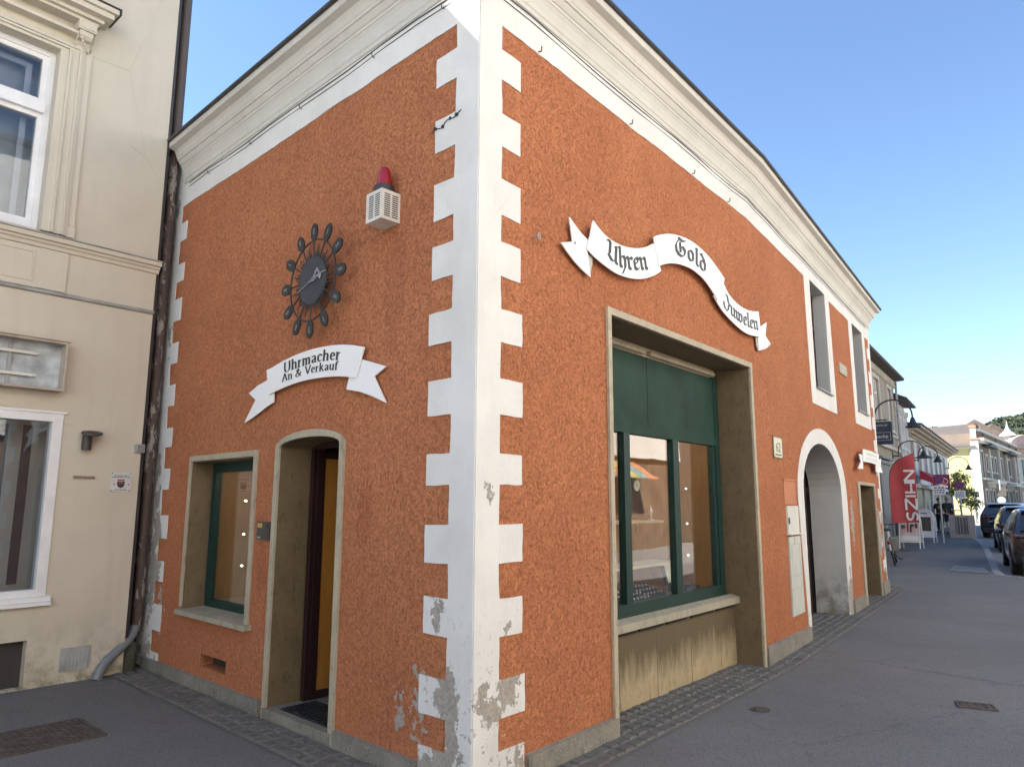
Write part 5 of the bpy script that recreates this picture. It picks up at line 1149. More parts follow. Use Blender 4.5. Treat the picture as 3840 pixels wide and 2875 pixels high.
# ================================================================== THE STREET BEYOND (left row: frame F2, set back 2 m)
def Z(u): return zt(u)
rowwin = MT['glass_dark']
beige = m_cream('grey_beige_plaster', (.40, .35, .27, 1), (.33, .29, .225, 1), (.2, .18, .15, 1), .5)
whitep = m_cream('chalk_white_plaster', (.68, .67, .64, 1), (.58, .57, .55, 1), (.35, .34, .32, 1), .5)
def rowwindow(root, u0, u1, z0, z1, n, mat=None, split=True, fr=F2, surround=None, sw=.14):
    f = MB(); framebox(f, fr, u0, u1, z0, z1, .07, .07, .07, n-.14, n-.07)
    if split: f.box(fr, (u0+u1)/2-.04, (u0+u1)/2+.04, n-.14, n-.065, z0+.07, z1-.07); f.box(fr, u0+.07, u1-.07, n-.135, n-.06, z1-.55, z1-.48)
    wf = f.build('window', mat or MT['pvc'], root)
    f = MB(); f.box(fr, u0+.06, u1-.06, n-.12, n-.11, z0+.06, z1-.06); f.build('pane', rowwin, wf)
    f = MB(); f.box(fr, u0, u1, n-.4, n-.38, z0, z1); f.build('curtain', MT['curtain'], wf)
    if surround:
        f = MB(); f.prism(fr, rect(u0-sw, u1+sw, z0-.12, z1+sw), n+.001, n+.04, holes=[rect(u0, u1, z0, z1)]); f.box(fr, u0-sw-.05, u1+sw+.05, n+.041, n+.1, z0-.16, z0-.09); f.build('surround', surround, wf)
def rowhouse(name, label, u0, u1, n, z1, mat, wins, depth=9, doors=()):
    t = thing(name, F2.p((u0+u1)/2, n, Z(u0)), label, 'building')
    holes = [rect(a, b, c, d) for a, b, c, d in wins]
    m = MB(); m.prism(F2, [(u0, -.3), (u1, -.3), (u1, z1), (u0, z1)], n-.38, n, holes=holes); m.build('wall', mat, t)
    m = MB(); m.box(F2, u0+.01, u1-.01, n-depth, n-.42, -.3, z1-.02); m.build('house_body', mat, t)
    return t
NA = -2.0
# house A, grey-beige, dark eaves
wA = [(9.3, 10.5, 4.55, 6.3), (13.2, 14.4, 4.55, 6.3), (17.3, 18.5, 4.55, 6.3), (21.15, 22.35, 4.6, 6.25), (24.35, 25.45, 4.6, 6.25)]
a = rowhouse('beige_house', 'grey-beige plastered house with dark wooden eaves beyond the orange shop', 7.9, 26.35, NA, 6.95, beige, wA)
for w_ in wA: rowwindow(a, *w_, NA, surround=MT['cream_trim'])
m = MB(); m.hexa([F2.p(7.7, NA-.1, 6.72), F2.p(26.4, NA-.1, 6.72), F2.p(26.4, NA+.42, 6.76), F2.p(7.5, NA+.42, 6.76), F2.p(7.7, NA-.1, 7.1), F2.p(26.4, NA-.1, 7.1), F2.p(26.4, NA+.45, 6.84), F2.p(7.5, NA+.45, 6.84)])
m.hexa([F2.p(7.7, NA-5, 6.96), F2.p(26.5, NA-5, 6.96), F2.p(26.5, NA-.1, 6.96), F2.p(7.7, NA-.1, 6.96), F2.p(7.7, NA-5, 7.7), F2.p(26.4, NA-5, 7.7), F2.p(26.4, NA-.1, 7.2), F2.p(7.7, NA-.1, 7.2)])
m.build('roof', simple('dark_brown_eaves', (.05, .04, .035), .8, .3, 4), a)
m = MB()
u = 8.2
while u < 26.2: m.box(F2, u, u+.16, NA+.001, NA+.10, 6.45, 6.70); u += .36
m.build('eaves_brackets', MT['cream_trim'], a)
m = MB(); m.box(F2, 7.8, 26.45, NA+.001, NA+.12, 3.72, 3.84); m.box(F2, 7.8, 26.45, NA+.001, NA+.07, 4.28, 4.36); m.build('string_course', MT['cream_trim'], a)
grey = simple('grey_shop_cladding', (.20, .205, .195), .6, .1, 3)
m = MB(); m.box(F2, 20.6, 22.9, NA+.001, NA+.12, Z(20)-.1, 3.05); m.box(F2, 20.5, 23.1, NA+.001, NA+.2, 3.051, 3.16); m.box(F2, 20.4, 23.2, NA+.001, NA+.24, 3.22, 3.30); m.build('shop_pilaster', grey, a)
m = MB(); m.box(F2, 22.7, 26.2, NA+.001, NA+.02, Z(20)+.35, 2.85); sw = m.build('shop_window', MT['dark'], a)
m = MB(); m.box(F2, 22.6, 26.3, NA+.02, NA+.16, 2.86, 3.28); m.build('shop_fascia', MT['cream_trim'], a)
m = MB(); m.tube([F2.p(26.2, NA+.12, 6.75), F2.p(26.2, NA+.12, .2)], .05, 8); m.build('rain_pipe', MT['greymetal'], a)
# house B, narrow and white with pilasters
wB = [(26.75, 27.55, 4.1, 5.25), (28.35, 28.95, 4.1, 5.25)]
b = rowhouse('narrow_white_house', 'narrow whitish house with pilasters behind the first street lamp', 26.4, 29.2, NA, 5.95, whitep, wB)
for w_ in wB: rowwindow(b, *w_, NA, surround=whitep)
m = MB(); m.hexa([F2.p(26.36, NA-.4, 5.96), F2.p(29.2, NA-.4, 5.96), F2.p(29.4, NA+.45, 5.9), F2.p(26.36, NA+.45, 5.98), F2.p(26.36, NA-3.5, 7.9), F2.p(29.0, NA-3.5, 7.5), F2.p(29.4, NA+.48, 5.97), F2.p(26.36, NA+.48, 6.05)]); m.build('roof', simple('dark_brown_roof', (.06, .045, .04), .8, .3, 4), b)
for u in (26.5, 27.85, 29.0): m = MB(); m.box(F2, u, u+.18, NA+.001, NA+.1, 3.4, 5.7); m.box(F2, u-.05, u+.23, NA+.001, NA+.16, 5.5, 5.7); m.build('pilaster', whitep, b)
m = MB(); m.box(F2, 26.4, 29.2, NA+.001, NA+.02, .5, 2.6); m.build('shop_window', MT['dark'], b)
m = MB(); m.box(F2, 26.4, 29.2, NA+.02, NA+.2, 2.7, 3.1); m.build('shop_fascia', simple('red_fascia', (.30, .02, .05), .5), b)
# house C, long low white one with arched upper windows and broad cornice
wC = []; u = 30.2
while u < 48: wC.append((u, u+1.15, 3.05, 4.55)); u += 2.55
c = rowhouse('long_white_house', 'long low white house with a broad stepped cornice and tall windows', 29.25, 49.5, NA, 5.05, whitep, wC)
for w_ in wC: rowwindow(c, *w_, NA, mat=MT['black'], surround=whitep, sw=.1)
m = MB()
for n, z0, z1 in ((.12, 4.72, 4.80), (.25, 4.81, 4.92), (.45, 4.93, 5.03), (.62, 5.04, 5.14)): m.box(F2, 29.1, 49.7, NA+.001, NA+n, z0, z1)
m.build('cornice', m_cream('tan_cornice', (.47, .40, .31, 1), (.38, .32, .25, 1), (.3, .27, .22, 1), .01), c)
m = MB(); m.hexa([F2.p(29.1, NA-5.5, 5.15), F2.p(49.7, NA-5.5, 5.15), F2.p(49.8, NA+.66, 5.15), F2.p(29.0, NA+.66, 5.15), F2.p(29.1, NA-5.5, 6.0), F2.p(49.7, NA-5.5, 6.0), F2.p(49.8, NA+.68, 5.2), F2.p(29.0, NA+.68, 5.2)]); m.build('roof', m_tiles('weathered_roof_tiles', (.07, .056, .048, 1), (.10, .08, .068, 1)), c)
m = MB(); m.box(F2, 29.3, 49.4, NA+.001, NA+.05, .4, 2.35); m.build('shop_window', simple('shopfront_grey', (.16, .165, .155), .4, .2, 2), c)
m = MB(); m.box(F2, 29.25, 49.5, NA+.052, NA+.35, 2.36, 2.52); m.build('shop_canopy', whitep, c)
for u in (29.4, 33.2, 36.6, 40.5, 44.5, 48.9): m = MB(); m.box(F2, u, u+.35, NA+.051, NA+.14, .1, 2.35); m.build('pilaster', whitep, c)
# red shop sign N K D
t = thing('red_shop_sign', F2.p(40, NA+.36, 2.55), 'dark red shop sign with white capitals partly behind a traffic sign', 'sign')
sg = Frame(tuple(F2.p(38.0, -2.06, 0))[:2], tuple(F2.n)[:2], tuple(F2.d*-1)[:2])
m = MB(); m.box(sg, 0, .94, -.1, .1, 2.50, 3.22); m.build('panel', simple('crimson_panel', (.26, .012, .035), .45, .08, 3), t)
m = MB(); sans(m, 'NKD', lambda x, y: sg.p(.47+x*.72, .104, 2.67+y), .52); m.build('lettering', MT['pvc'], t)
t = thing('red_awning', F2.p(31.5, NA+.1, 2.4), 'small red and white awning over the shop beside the feather flag', 'awning')
m = MB(); m.hexa([F2.p(29.6, NA+.36, 2.75), F2.p(33.2, NA+.36, 2.75), F2.p(33.2, NA+1.1, 2.45), F2.p(29.6, NA+1.1, 2.45), F2.p(29.6, NA+.36, 3.15), F2.p(33.2, NA+.36, 3.15), F2.p(33.2, NA+1.12, 2.62), F2.p(29.6, NA+1.12, 2.62)]); m.build('cloth', simple('red_awning_cloth', (.33, .03, .05), .8), t)
m = MB(); m.box(F2, 29.6, 33.2, NA+1.121, NA+1.13, 2.42, 2.50); m.build('valance', MT['pvc'], t)
# ---- house D: yellow firewall with big tiled roof, and house E, brown ornate front
SC = 1.36
def far(x, y, z): return Vector((x*SC, y*SC, 1.6+(z-1.6)*SC))
EO = Vector((31.258, 48.710, 0))*SC
FE = Frame((EO.x, EO.y), (math.sin(R_(40.8)), math.cos(R_(40.8))), (math.cos(R_(40.8)), -math.sin(R_(40.8))))
bz = lambda z: 1.6+(z-1.6)*SC
brown = m_cream('umber_plaster', (.21, .165, .135, 1), (.17, .135, .112, 1), (.2, .17, .15, 1), .01)
e = thing('brown_ornate_house', FE.p(12, 0, .4), 'brown two-storey house with pale mouldings and a long parapet at the street bend', 'building')
def es(u): return u*SC
we = [(es(2.6), es(3.3), bz(3.95), bz(5.0)), (es(4.9), es(5.6), bz(3.95), bz(5.0)), (es(6.5), es(7.3), bz(3.95), bz(5.0)), (es(13.2), es(14.6), bz(3.9), bz(5.2)), (es(.6), es(1.5), bz(3.4), bz(5.2)), (es(9.6), es(10.3), bz(3.6), bz(5.1)), (es(17.5), es(18.4), bz(3.9), bz(5.1)),
      (es(1.2), es(2.0), bz(1.3), bz(2.6)), (es(2.8), es(3.6), bz(1.3), bz(2.6)), (es(4.4), es(5.2), bz(1.3), bz(2.6)), (es(6.9), es(8.4), bz(.4), bz(2.9)), (es(10.2), es(11.6), bz(.6), bz(2.7)), (es(12.6), es(14.2), bz(.6), bz(2.7)), (es(16), es(17.4), bz(.6), bz(2.7))]
m = MB(); m.prism(FE, [(.0, 0), (es(19.4), 0), (es(19.4), bz(6.5)), (0, bz(6.5))], -.4, 0, holes=[rect(*w_) for w_ in we]); m.build('wall', brown, e)
m = MB(); m.box(FE, .3, es(19.4)-.01, -11, -.42, 0, bz(6.4)); m.build('house_body', brown, e)
for w_ in we: rowwindow(e, *w_, 0, mat=MT['greymetal'], split=False, fr=FE, surround=MT['cream_trim'], sw=.16)
m = MB(); m.box(FE, -.05, es(19.5), .001, .5, bz(5.85), bz(6.05)); m.box(FE, -.05, es(19.5), .001, .3, bz(5.72), bz(5.85)); m.box(FE, -.05, es(19.5), .001, .22, bz(3.28), bz(3.42)); m.box(FE, 0, es(19.4), -.3, .25, bz(6.5), bz(6.68)); m.build('cornice', MT['cream_trim'], e)
for u in (2.0, 7.7, 14.9, 19.1): m = MB(); m.box(FE, es(u), es(u)+.3, .001, .12, bz(6.06), bz(6.49)); m.build('parapet_post', brown, e)
for u0, u1 in ((1.2, 5.2), (10.6, 16.0)): m = MB(); m.prism(FE, [(es(u0), bz(5.55)), (es((u0+u1)/2), bz(5.82)), (es(u1), bz(5.55))], .001, .7); m.build('pediment', MT['gutter'], e)
for u0, u1 in ((2.2, 6.0), (11.5, 15.6)):
    m = MB(); m.box(FE, es(u0), es(u1), .001, .9, bz(3.02), bz(3.22)); m.box(FE, es(u0)+.2, es(u0)+.5, .001, .6, bz(2.75), bz(3.02)); m.box(FE, es(u1)-.5, es(u1)-.2, .001, .6, bz(2.75), bz(3.02)); m.build('balcony', MT['cream_trim'], e)
for u in (3.8, 8.2, 12.2, 17.0): m = MB(); m.box(FE, es(u), es(u)+.45, .001, .16, bz(3.43), bz(5.7)); m.build('pilaster', MT['cream_trim'], e)
# white corner pier, roof and yellow firewall
O50 = Vector((BP.x, BP.y, 0))+F2.d*50
FD = Frame((O50.x*SC, O50.y*SC), tuple(F2.n)[:2], tuple(F2.d*-1)[:2])
dn = lambda n: n*SC
m = MB(); m.box(FD, dn(-.62), dn(-.17), -.5, .25, 0, bz(6.0)); m.box(FD, dn(-.58), dn(-.25), -.4, .15, bz(6.0), bz(6.75)); m.build('corner_pier', simple('sunny_white_pier', (.46, .44, .39), .85, .08, 2), e)
m = MB(); m.box(FD, dn(-.66), dn(-.12), -.55, .32, bz(5.92), bz(6.04)); m.box(FD, dn(-.62), dn(-.22), -.45, .2, bz(6.75), bz(6.9)); m.build('pier_cap', simple('terracotta_cap', (.45, .2, .11), .8), e)
d = thing('yellow_firewall_house', FD.p(-3, 0, 0), 'sunlit yellow blind gable wall under a large brown tiled roof', 'building')
m = MB(); m.box(FD, dn(-6.5), dn(-.62), -12, 0, 0, bz(5.34)); m.build('wall', simple('lemon_yellow_plaster', (.47, .42, .20), .9, .08, 1), d)
m = MB(); m.box(FD, dn(-6.6), dn(-.6), -.01, .2, bz(5.34), bz(5.48)); m.build('cornice', MT['cream_trim'], d)
m = MB(); RF = lambda n, y, z: FD.p(dn(n), y, bz(z))
m.hexa([RF(-6.7, -13, 5.48), RF(-.35, -13, 5.48), RF(-.35, .4, 5.48), RF(-6.7, .4, 5.48), RF(-6.2, -9, 7.1), RF(-.35, -9, 7.45), RF(-.5, -6.0, 7.45), RF(-6.2, -6.0, 7.1)])
m.build('roof', m_tiles('old_brown_roof_tiles', (.05, .042, .038, 1), (.075, .062, .055, 1)), d)
m = MB(); m.tube([RF(-.66, .08, 5.4), RF(-.66, .08, .9)], .07, 8); m.build('rain_pipe', MT['greymetal'], d)
# pink house with turret behind
def az(deg, dist): return (math.sin(R_(deg))*dist, math.cos(R_(deg))*dist)
p_ = az(35.0, 112); FP = Frame(p_, (math.sin(R_(60)), math.cos(R_(60))), (math.cos(R_(60)), -math.sin(R_(60))))
FP = Frame(az(34.42, 104), (math.sin(R_(75)), math.cos(R_(75))), (math.cos(R_(75)), -math.sin(R_(75))))
t = thing('pink_turret_house', FP.p(2, 0, .5), 'pinkish house with a curved gable and a small pale turret cap at the right edge', 'building')
pink = m_cream('old_pink_plaster', (.50, .36, .31, 1), (.43, .31, .27, 1), (.4, .3, .27, 1), .01)
pw = [(1.0, 1.9, 4.2, 7.0), (3.2, 4.1, 4.2, 7.0), (6.0, 7.0, 4.2, 7.0), (1.2, 2.4, .8, 3.0), (4.2, 5.6, .8, 3.0)]
m = MB(); m.prism(FP, [(0, 0), (14, 0), (14, 8.4), (0, 8.4)], -.4, 0, holes=[rect(*w_) for w_ in pw]); m.build('wall', pink, t)
m = MB(); m.box(FP, 0.01, 14, -10, -.42, 0, 8.3); m.build('house_body', pink, t)
for w_ in pw: rowwindow(t, *w_, 0, fr=FP, split=False, surround=MT['cream_trim'])
m = MB(); m.box(FP, -.1, 14.1, .001, .5, 8.2, 8.5); m.box(FP, -.1, 14.1, .001, .3, 3.5, 3.8); m.prism(FP, [(-.2, 8.41)]+[(3+3.1*math.cos(R_(a_)), 8.41+1.5*math.sin(R_(a_))) for a_ in range(180, -1, -15)]+[(6.4, 8.41)], -.6, .1); m.build('gable', pink, t)
m = MB(); m.lathe(FP.p(1.3, -1.2, 9.0), [(.5, 0), (.5, .7), (.95, .8), (.8, 1.0), (.35, 1.4), (.1, 2.0), (.04, 2.5), (0, 2.6)], 16); m.build('turret_cap', simple('pale_zinc', (.5, .5, .48), .6), t, True)
# low far roofs
for k, (dg, ds, wd, hz_, lab) in enumerate(((32.6, 118, 9, 13.2, 'tan gabled roof far off left of the wooded hill'), (33.6, 130, 8, 13.6, 'tan gabled roof far off in front of the wooded hill'))):
    q = Frame(az(dg, ds), (math.sin(R_(dg+80)), math.cos(R_(dg+80))), (math.sin(R_(dg+170)), math.cos(R_(dg+170))))
    t = thing('distant_house', q.p(0, 0, 0), lab, 'building')
    m = MB(); m.box(q, -wd/2, wd/2, -8, 0, 0, hz_-3.2); m.build('wall', beige, t)
    m = MB(); m.prism(q, [(-wd/2-.4, hz_-3.2), (wd/2+.4, hz_-3.2), (0, hz_)], -8.3, .3); m.build('roof', simple('tan_tile', (.14, .11, .09), .9, .2, 2), t)
# wooded hill
g = MB(); nx, ny = 60, 24; hv = []
rnd = random.Random(3)
def hh(a_, r): return (36+2*math.sin(a_*.9+1)+1.2*math.sin(a_*2.1)+5*math.exp(-((a_-36)/2.5)**2))*max(0, min(1, (r-240)/170))**.8
for j in range(ny+1):
    for i in range(nx+1):
        a_ = -10+80*i/nx; r = 240+260*j/ny; x, y = az(a_, r); hv.append(Vector((x, y, -1+hh(a_, r)+rnd.uniform(-.8, .8))))
g.add(hv, [(j*(nx+1)+i, j*(nx+1)+i+1, (j+1)*(nx+1)+i+1, (j+1)*(nx+1)+i) for j in range(ny) for i in range(nx)])
tag(g.build('hill', simple('hill_ground', (.07, .09, .035), .95, .3, .02), None, True), kind='structure')
leafm = NT('wood_foliage'); leafm.col(leafm.mix(leafm.rng(leafm.noise(.25, 3), .35, .65), (.018, .028, .013, 1), (.036, .046, .022, 1))); leafm.b.inputs['Roughness'].default_value = .9; leafm = leafm.m
g = MB(); rnd = random.Random(5)
for i in range(4200):
    a_ = rnd.uniform(29, 38); r = rnd.uniform(300, 430); x, y = az(a_, r); z = -1+hh(a_, r); s_ = rnd.uniform(1.2, 2.3)
    c0 = Vector((x, y, z+s_*.8))
    for k in range(6):
        q = c0+Vector((rnd.uniform(-1, 1), rnd.uniform(-1, 1), rnd.uniform(-.7, 1.1)))*s_*.55; w_ = s_*rnd.uniform(.4, .7)
        vv = [q+Vector((rnd.uniform(-1, 1), rnd.uniform(-1, 1), rnd.uniform(-1, 1)))*w_ for _ in range(4)]
        g.add(vv, [(0, 1, 2), (0, 2, 3), (0, 3, 1), (1, 3, 2)])
tag(g.build('hill_wood', leafm), kind='stuff')

# ---- trees
def tree(pos, h, r, label, seed, leafcol, n=1500, ls=.11):
    rnd = random.Random(seed); t = thing('street_tree', pos, label, 'tree'); P0 = Vector(pos)
    m = MB(); top = P0+Vector((.1, .05, h*.62)); m.tube([P0, P0+Vector((.03, 0, h*.3)), top], [.07*h/4, .055*h/4, .02], 8)
    lobes = []
    for k in range(9):
        a_ = k*2.4; e_ = P0+Vector((math.cos(a_)*r*.62*rnd.uniform(.6, 1), math.sin(a_)*r*.62*rnd.uniform(.6, 1), h*rnd.uniform(.48, .88)))
        m.tube([P0+Vector((.02, 0, h*rnd.uniform(.28, .5))), P0.lerp(e_, .55)+Vector((0, 0, h*.14)), e_], [.028*h/4, .018*h/4, .006], 6); lobes.append((e_, r*rnd.uniform(.32, .55)))
    lobes.append((P0+Vector((0, 0, h*.85)), r*.5)); m.build('trunk', MT['darkwood'] if False else simple('tree_bark', (.10, .08, .06), .9, .3, 10), t)
    m = MB()
    for i in range(n):
        c0, rr_ = rnd.choice(lobes); d_ = Vector((rnd.gauss(0, 1), rnd.gauss(0, 1), rnd.gauss(0, 1))).normalized()*rr_*rnd.uniform(.35, 1.1)**.7
        q = c0+d_; a1 = Vector((rnd.gauss(0, 1), rnd.gauss(0, 1), rnd.gauss(0, 1))).normalized(); a2 = a1.cross(Vector((rnd.gauss(0, 1), rnd.gauss(0, 1), rnd.gauss(0, 1)))).normalized(); s_ = ls*rnd.uniform(.6, 1.3)
        m.add([q-a1*s_, q+a2*s_*.5, q+a1*s_, q-a2*s_*.5], [(0, 1, 2, 3)])
    lm = NT('tree_leaves'); lm.col(lm.mix(lm.rng(lm.noise(2.2, 3), .35, .65), leafcol, tuple(x*1.7 for x in leafcol[:3])+(1,))); lm.b.inputs['Roughness'].default_value = .7
    m.build('crown', lm.m, t)
x, y = az(31.35, 52); tree((x, y, .3), 3.3, .85, 'small yellow-green street tree in front of the yellow wall', 11, (.14, .15, .03, 1), 900, .09)
x, y = az(31.9, 58); tree((x, y, .35), 2.6, .8, 'second smaller leafy tree right of the yellow-green one', 12, (.10, .13, .03, 1), 700, .09)

# ---- swan-neck street lamps
def lamp(fr, u, n0, out, z, label, h=.55, sc_=1.0, shade=.25):
    t = thing('swan_neck_lamp', fr.p(u, n0, z-.6), label, 'street lamp', 'swan-neck lamps along the houses')
    pts = [fr.p(u, n0+.22, z-.35*sc_)]+[fr.p(u, n0+.22+(out-.22)*(1-math.cos(a_))/2, z+h*math.sin(a_)) for a_ in [i*math.pi/14 for i in range(15)]]
    m = MB(); m.tube(pts+[fr.p(u, n0+out, z-.12)], .028*sc_, 8); m.build('arm', MT['black'], t, True)
    m = MB(); m.box(fr, u-.03, u+.03, n0, n0+.25, z-.33*sc_, z-.27*sc_); m.box(fr, u-.08, u+.08, n0, n0+.03, z-.5*sc_, z-.1*sc_); m.build('wall_bracket', MT['black'], t)
    m = MB(); m.lathe(fr.p(u, n0+out, z-.10), [(.045, .02), (.075, -.05), (.10, -.14*sc_), (.14, -.20*sc_), (shade, -.30*sc_), (shade, -.315*sc_), (.12, -.22*sc_), (.02, -.2*sc_)], 20); m.build('shade', MT['black'], t, True)
    m = MB(); m.sphere(fr.p(u, n0+out, z-.10-.24*sc_), .06*sc_, 10, 8); m.build('bulb', MT['pvc'], t, True)
    return t
lamp(F2, 19.5, NA, 1.36, 4.55, 'nearest swan-neck lamp with a black bell shade above the navy hanging sign', .55, 1.0, .24)
lamp(F2, 24.6, NA, 1.08, 3.75, 'second swan-neck lamp with a broad flat shade just above the red feather flag', .33, .8, .34)
lamp(F2, 31.0, NA, 1.0, 3.9, 'third swan-neck lamp, on the long white house', .4, .8, .2)
lamp(F2, 47, NA, 1.3, 4.2, 'farthest swan-neck lamp standing out before the yellow wall', .45, .9, .22)
# navy hanging sign
t = thing('hanging_sign', F2.p(18, NA, 3.5), 'navy hanging sign with pale script sticking out beyond the orange shop', 'sign')
hs_ = Frame(tuple(F2.p(18.0, 0, 0))[:2], tuple(F2.n)[:2], tuple(F2.d*-1)[:2])
m = MB(); m.box(hs_, -1.72, -1.07, -.05, .05, 3.50, 4.225); m.build('panel', simple('navy_panel', (.012, .022, .045), .5, .1, 3), t)
m = MB(); m.box(hs_, -2.0, -1.2, -.02, .02, 4.26, 4.30); m.box(hs_, -1.5, -1.48, -.01, .01, 4.225, 4.27); m.build('bracket', MT['black'], t)
m = MB(); m.prism(hs_, rect(-1.66, -1.12, 3.62, 3.88), .0505, .053, holes=[rect(-1.65, -1.13, 3.63, 3.87)]); m.build('border', MT['inkgrey'], t)
m = MB(); sans(m, 'mache', lambda x, y: hs_.p(-1.42+x+y*.2, .054, 3.70+y), .17); m.build('lettering', MT['curtain'], t)
m = MB(); sans(m, 'mache.at', lambda x, y: hs_.p(-1.40+x+y*.2, .054, 4.08+y), .11); m.build('lettering', MT['inkgrey'], t)

# ---- feather flag
t = thing('feather_flag', F2.p(20.3, -1.62, Z(20)), 'red feather flag with white vertical lettering standing on the far pavement', 'flag')
ff = Frame(tuple(F2.p(20.3, -1.60, 0))[:2], tuple((F2.n).normalized())[:2], tuple(F2.d*-1)[:2])
zb = Z(20.3)
m = MB(); pole = [(0, .0), (0, 1.0), (0, 1.9), (.02, 2.45), (.09, 2.75), (.25, 2.98), (.5, 3.12), (.80, 3.24)]
m.tube(smoothpts([ff.p(a_, 0, zb+b_) for a_, b_ in pole], 4), .014, 8); m.build('pole', MT['black'], t, True)
m = MB(); out = [(a_, b_) for a_, b_ in pole[1:]]; n_ = len(out)
cols = 10; vs_ = []; fs = []
def fx(zz):
    for (a0, b0), (a1, b1) in zip(pole[:-1], pole[1:]):
        if b0 <= zz <= b1: return a0+(a1-a0)*(zz-b0)/(b1-b0)
    return .80
rows = [.90+(3.235-.90)*j/26 for j in range(27)]
for zz in rows:
    l_ = fx(zz)
    for i in range(cols+1):
        f_ = i/cols; uu = l_+(.81-l_)*f_; vs_.append(ff.p(uu, .035*math.sin(uu*7+zz*1.2)+.01, zb+zz+.03*f_*(1 if zz < 1 else 0)))
for j in range(26):
    for i in range(cols): a0 = j*(cols+1)+i; fs.append((a0, a0+1, a0+cols+2, a0+cols+1))
m.add(vs_, fs); m.build('cloth', simple('flag_red', (.42, .06, .065), .75, .12, 2), t, True)
m = MB()
def fl(x, y): return ff.p(x, .035*math.sin(x*7+(y)*1.2)+.034, zb+y)
glyph = {'N': [[(.0, .2), (.26, .2), (.0, .0), (.26, .0)]], 'H': [[(0, .2), (.26, .2)], [(0, 0), (.26, 0)], [(.16, .2), (.16, 0)]], 'I': [[(0, .05), (.26, .05)]], 'Z': [[(.0, .0), (.0, .22), (.26, .0), (.26, .22)]], 'S': [[(.02, .18), (.0, .08), (.06, .0), (.13, .04), (.17, .17), (.23, .18), (.26, .1), (.24, .0)]]}
y0 = 2.72
for ch_ in 'NHIZS':
    hgt = {'N': .33, 'H': .33, 'I': .11, 'Z': .34, 'S': .28}[ch_]; y0 -= hgt+.065
    for s_ in glyph[ch_]:
        for (a0, b0), (a1, b1) in zip(s_[:-1], s_[1:]):
            ky = hgt/.2 if ch_ != 'I' else 1; A0, B0, A1, B1 = .46+a0*1.25, y0+b0*ky, .46+a1*1.25, y0+b1*ky; L_ = math.hypot(A1-A0, B1-B0) or 1; px_, py_ = -(B1-B0)/L_*.034, (A1-A0)/L_*.034
            m.add([fl(A0-px_, B0-py_), fl(A0+px_, B0+py_), fl(A1+px_, B1+py_), fl(A1-px_, B1-py_)], [(0, 1, 2, 3)])
m.build('lettering', MT['pvc'], t)
m = MB(); m.box(ff, -.02, .45, -.2, .2, zb, zb+.02); m.box(ff, -.25, .25, -.03, .03, zb, zb+.03); m.build('foot', MT['black'], t)
# ---- pavement signs with rounded tops
def aboard(u, n, label, poster, dark):
    z = Z(u); t = thing('pavement_sign', F2.p(u, n, z), label, 'pavement sign')
    fb = Frame(tuple(F2.p(u, n, 0))[:2], tuple((F2.n+F2.d*-.08).normalized())[:2], tuple((F2.d*-1-F2.n*.08).normalized())[:2])
    W_, H_ = .64, 1.30
    for s in (1, -1):
        def q(x, y, o=0): return fb.p(x, s*(.28*(1-y/H_)+.03)+o*s, z+y)
        pts = [(0, 0), (0, 1.02)]+[(W_/2-W_/2*math.cos(R_(a_)), 1.02+.27*math.sin(R_(a_))) for a_ in range(15, 180, 15)]+[(W_, 1.02), (W_, 0)]
        m = MB(); m.tube([q(*p) for p in pts], .022, 6); m.tube([q(0, .22), q(W_, .22)], .018, 6); fr_ = m.build('frame', MT['pvc'], t, True)
        pp = [(.03, .24), (W_-.03, .24), (W_-.03, 1.02)]+[(W_/2+(W_/2-.03)*math.cos(R_(a_)), 1.02+.24*math.sin(R_(a_))) for a_ in range(15, 180, 15)]+[(.03, 1.02)]
        m = MB(); m.add([q(*p) for p in pp], [tuple(range(len(pp)))]); m.build('poster', poster, t)
        if s == 1:
            m = MB()
            for (x0, y0, x1, y1, c_) in dark: m.add([q(x0, y0, .012), q(x1, y0, .012), q(x1, y1, .012), q(x0, y1, .012)], [(0, 1, 2, 3)], c_)
            m.build('poster_picture', [MT['castiron'], simple('poster_red', (.35, .03, .05), .5), simple('poster_pink', (.6, .42, .4), .5), MT['pvc']], t)
aboard(21.7, -1.56, 'nearer white pavement sign with rounded top, partly behind the red flag', simple('poster_pale', (.62, .55, .56), .4, .1, 5),
       [(.08, .50, .18, .72, 2), (.07, .66, .19, .80, 0), (.25, .56, .30, 1.0, 1), (.34, .55, .40, .82, 0), (.36, .74, .48, .84, 0), (.42, .56, .5, .76, 2), (.5, .70, .58, .86, 0), (.05, .26, .60, .44, 3)])
aboard(25.8, -1.52, 'farther white pavement sign with rounded top and dark poster', simple('poster_white', (.68, .68, .70), .4, .1, 5), [(.08, .46, .56, 1.0, 0), (.1, .8, .3, .98, 3), (.08, .26, .56, .42, 3), (.2, 1.12, .44, 1.16, 0)])
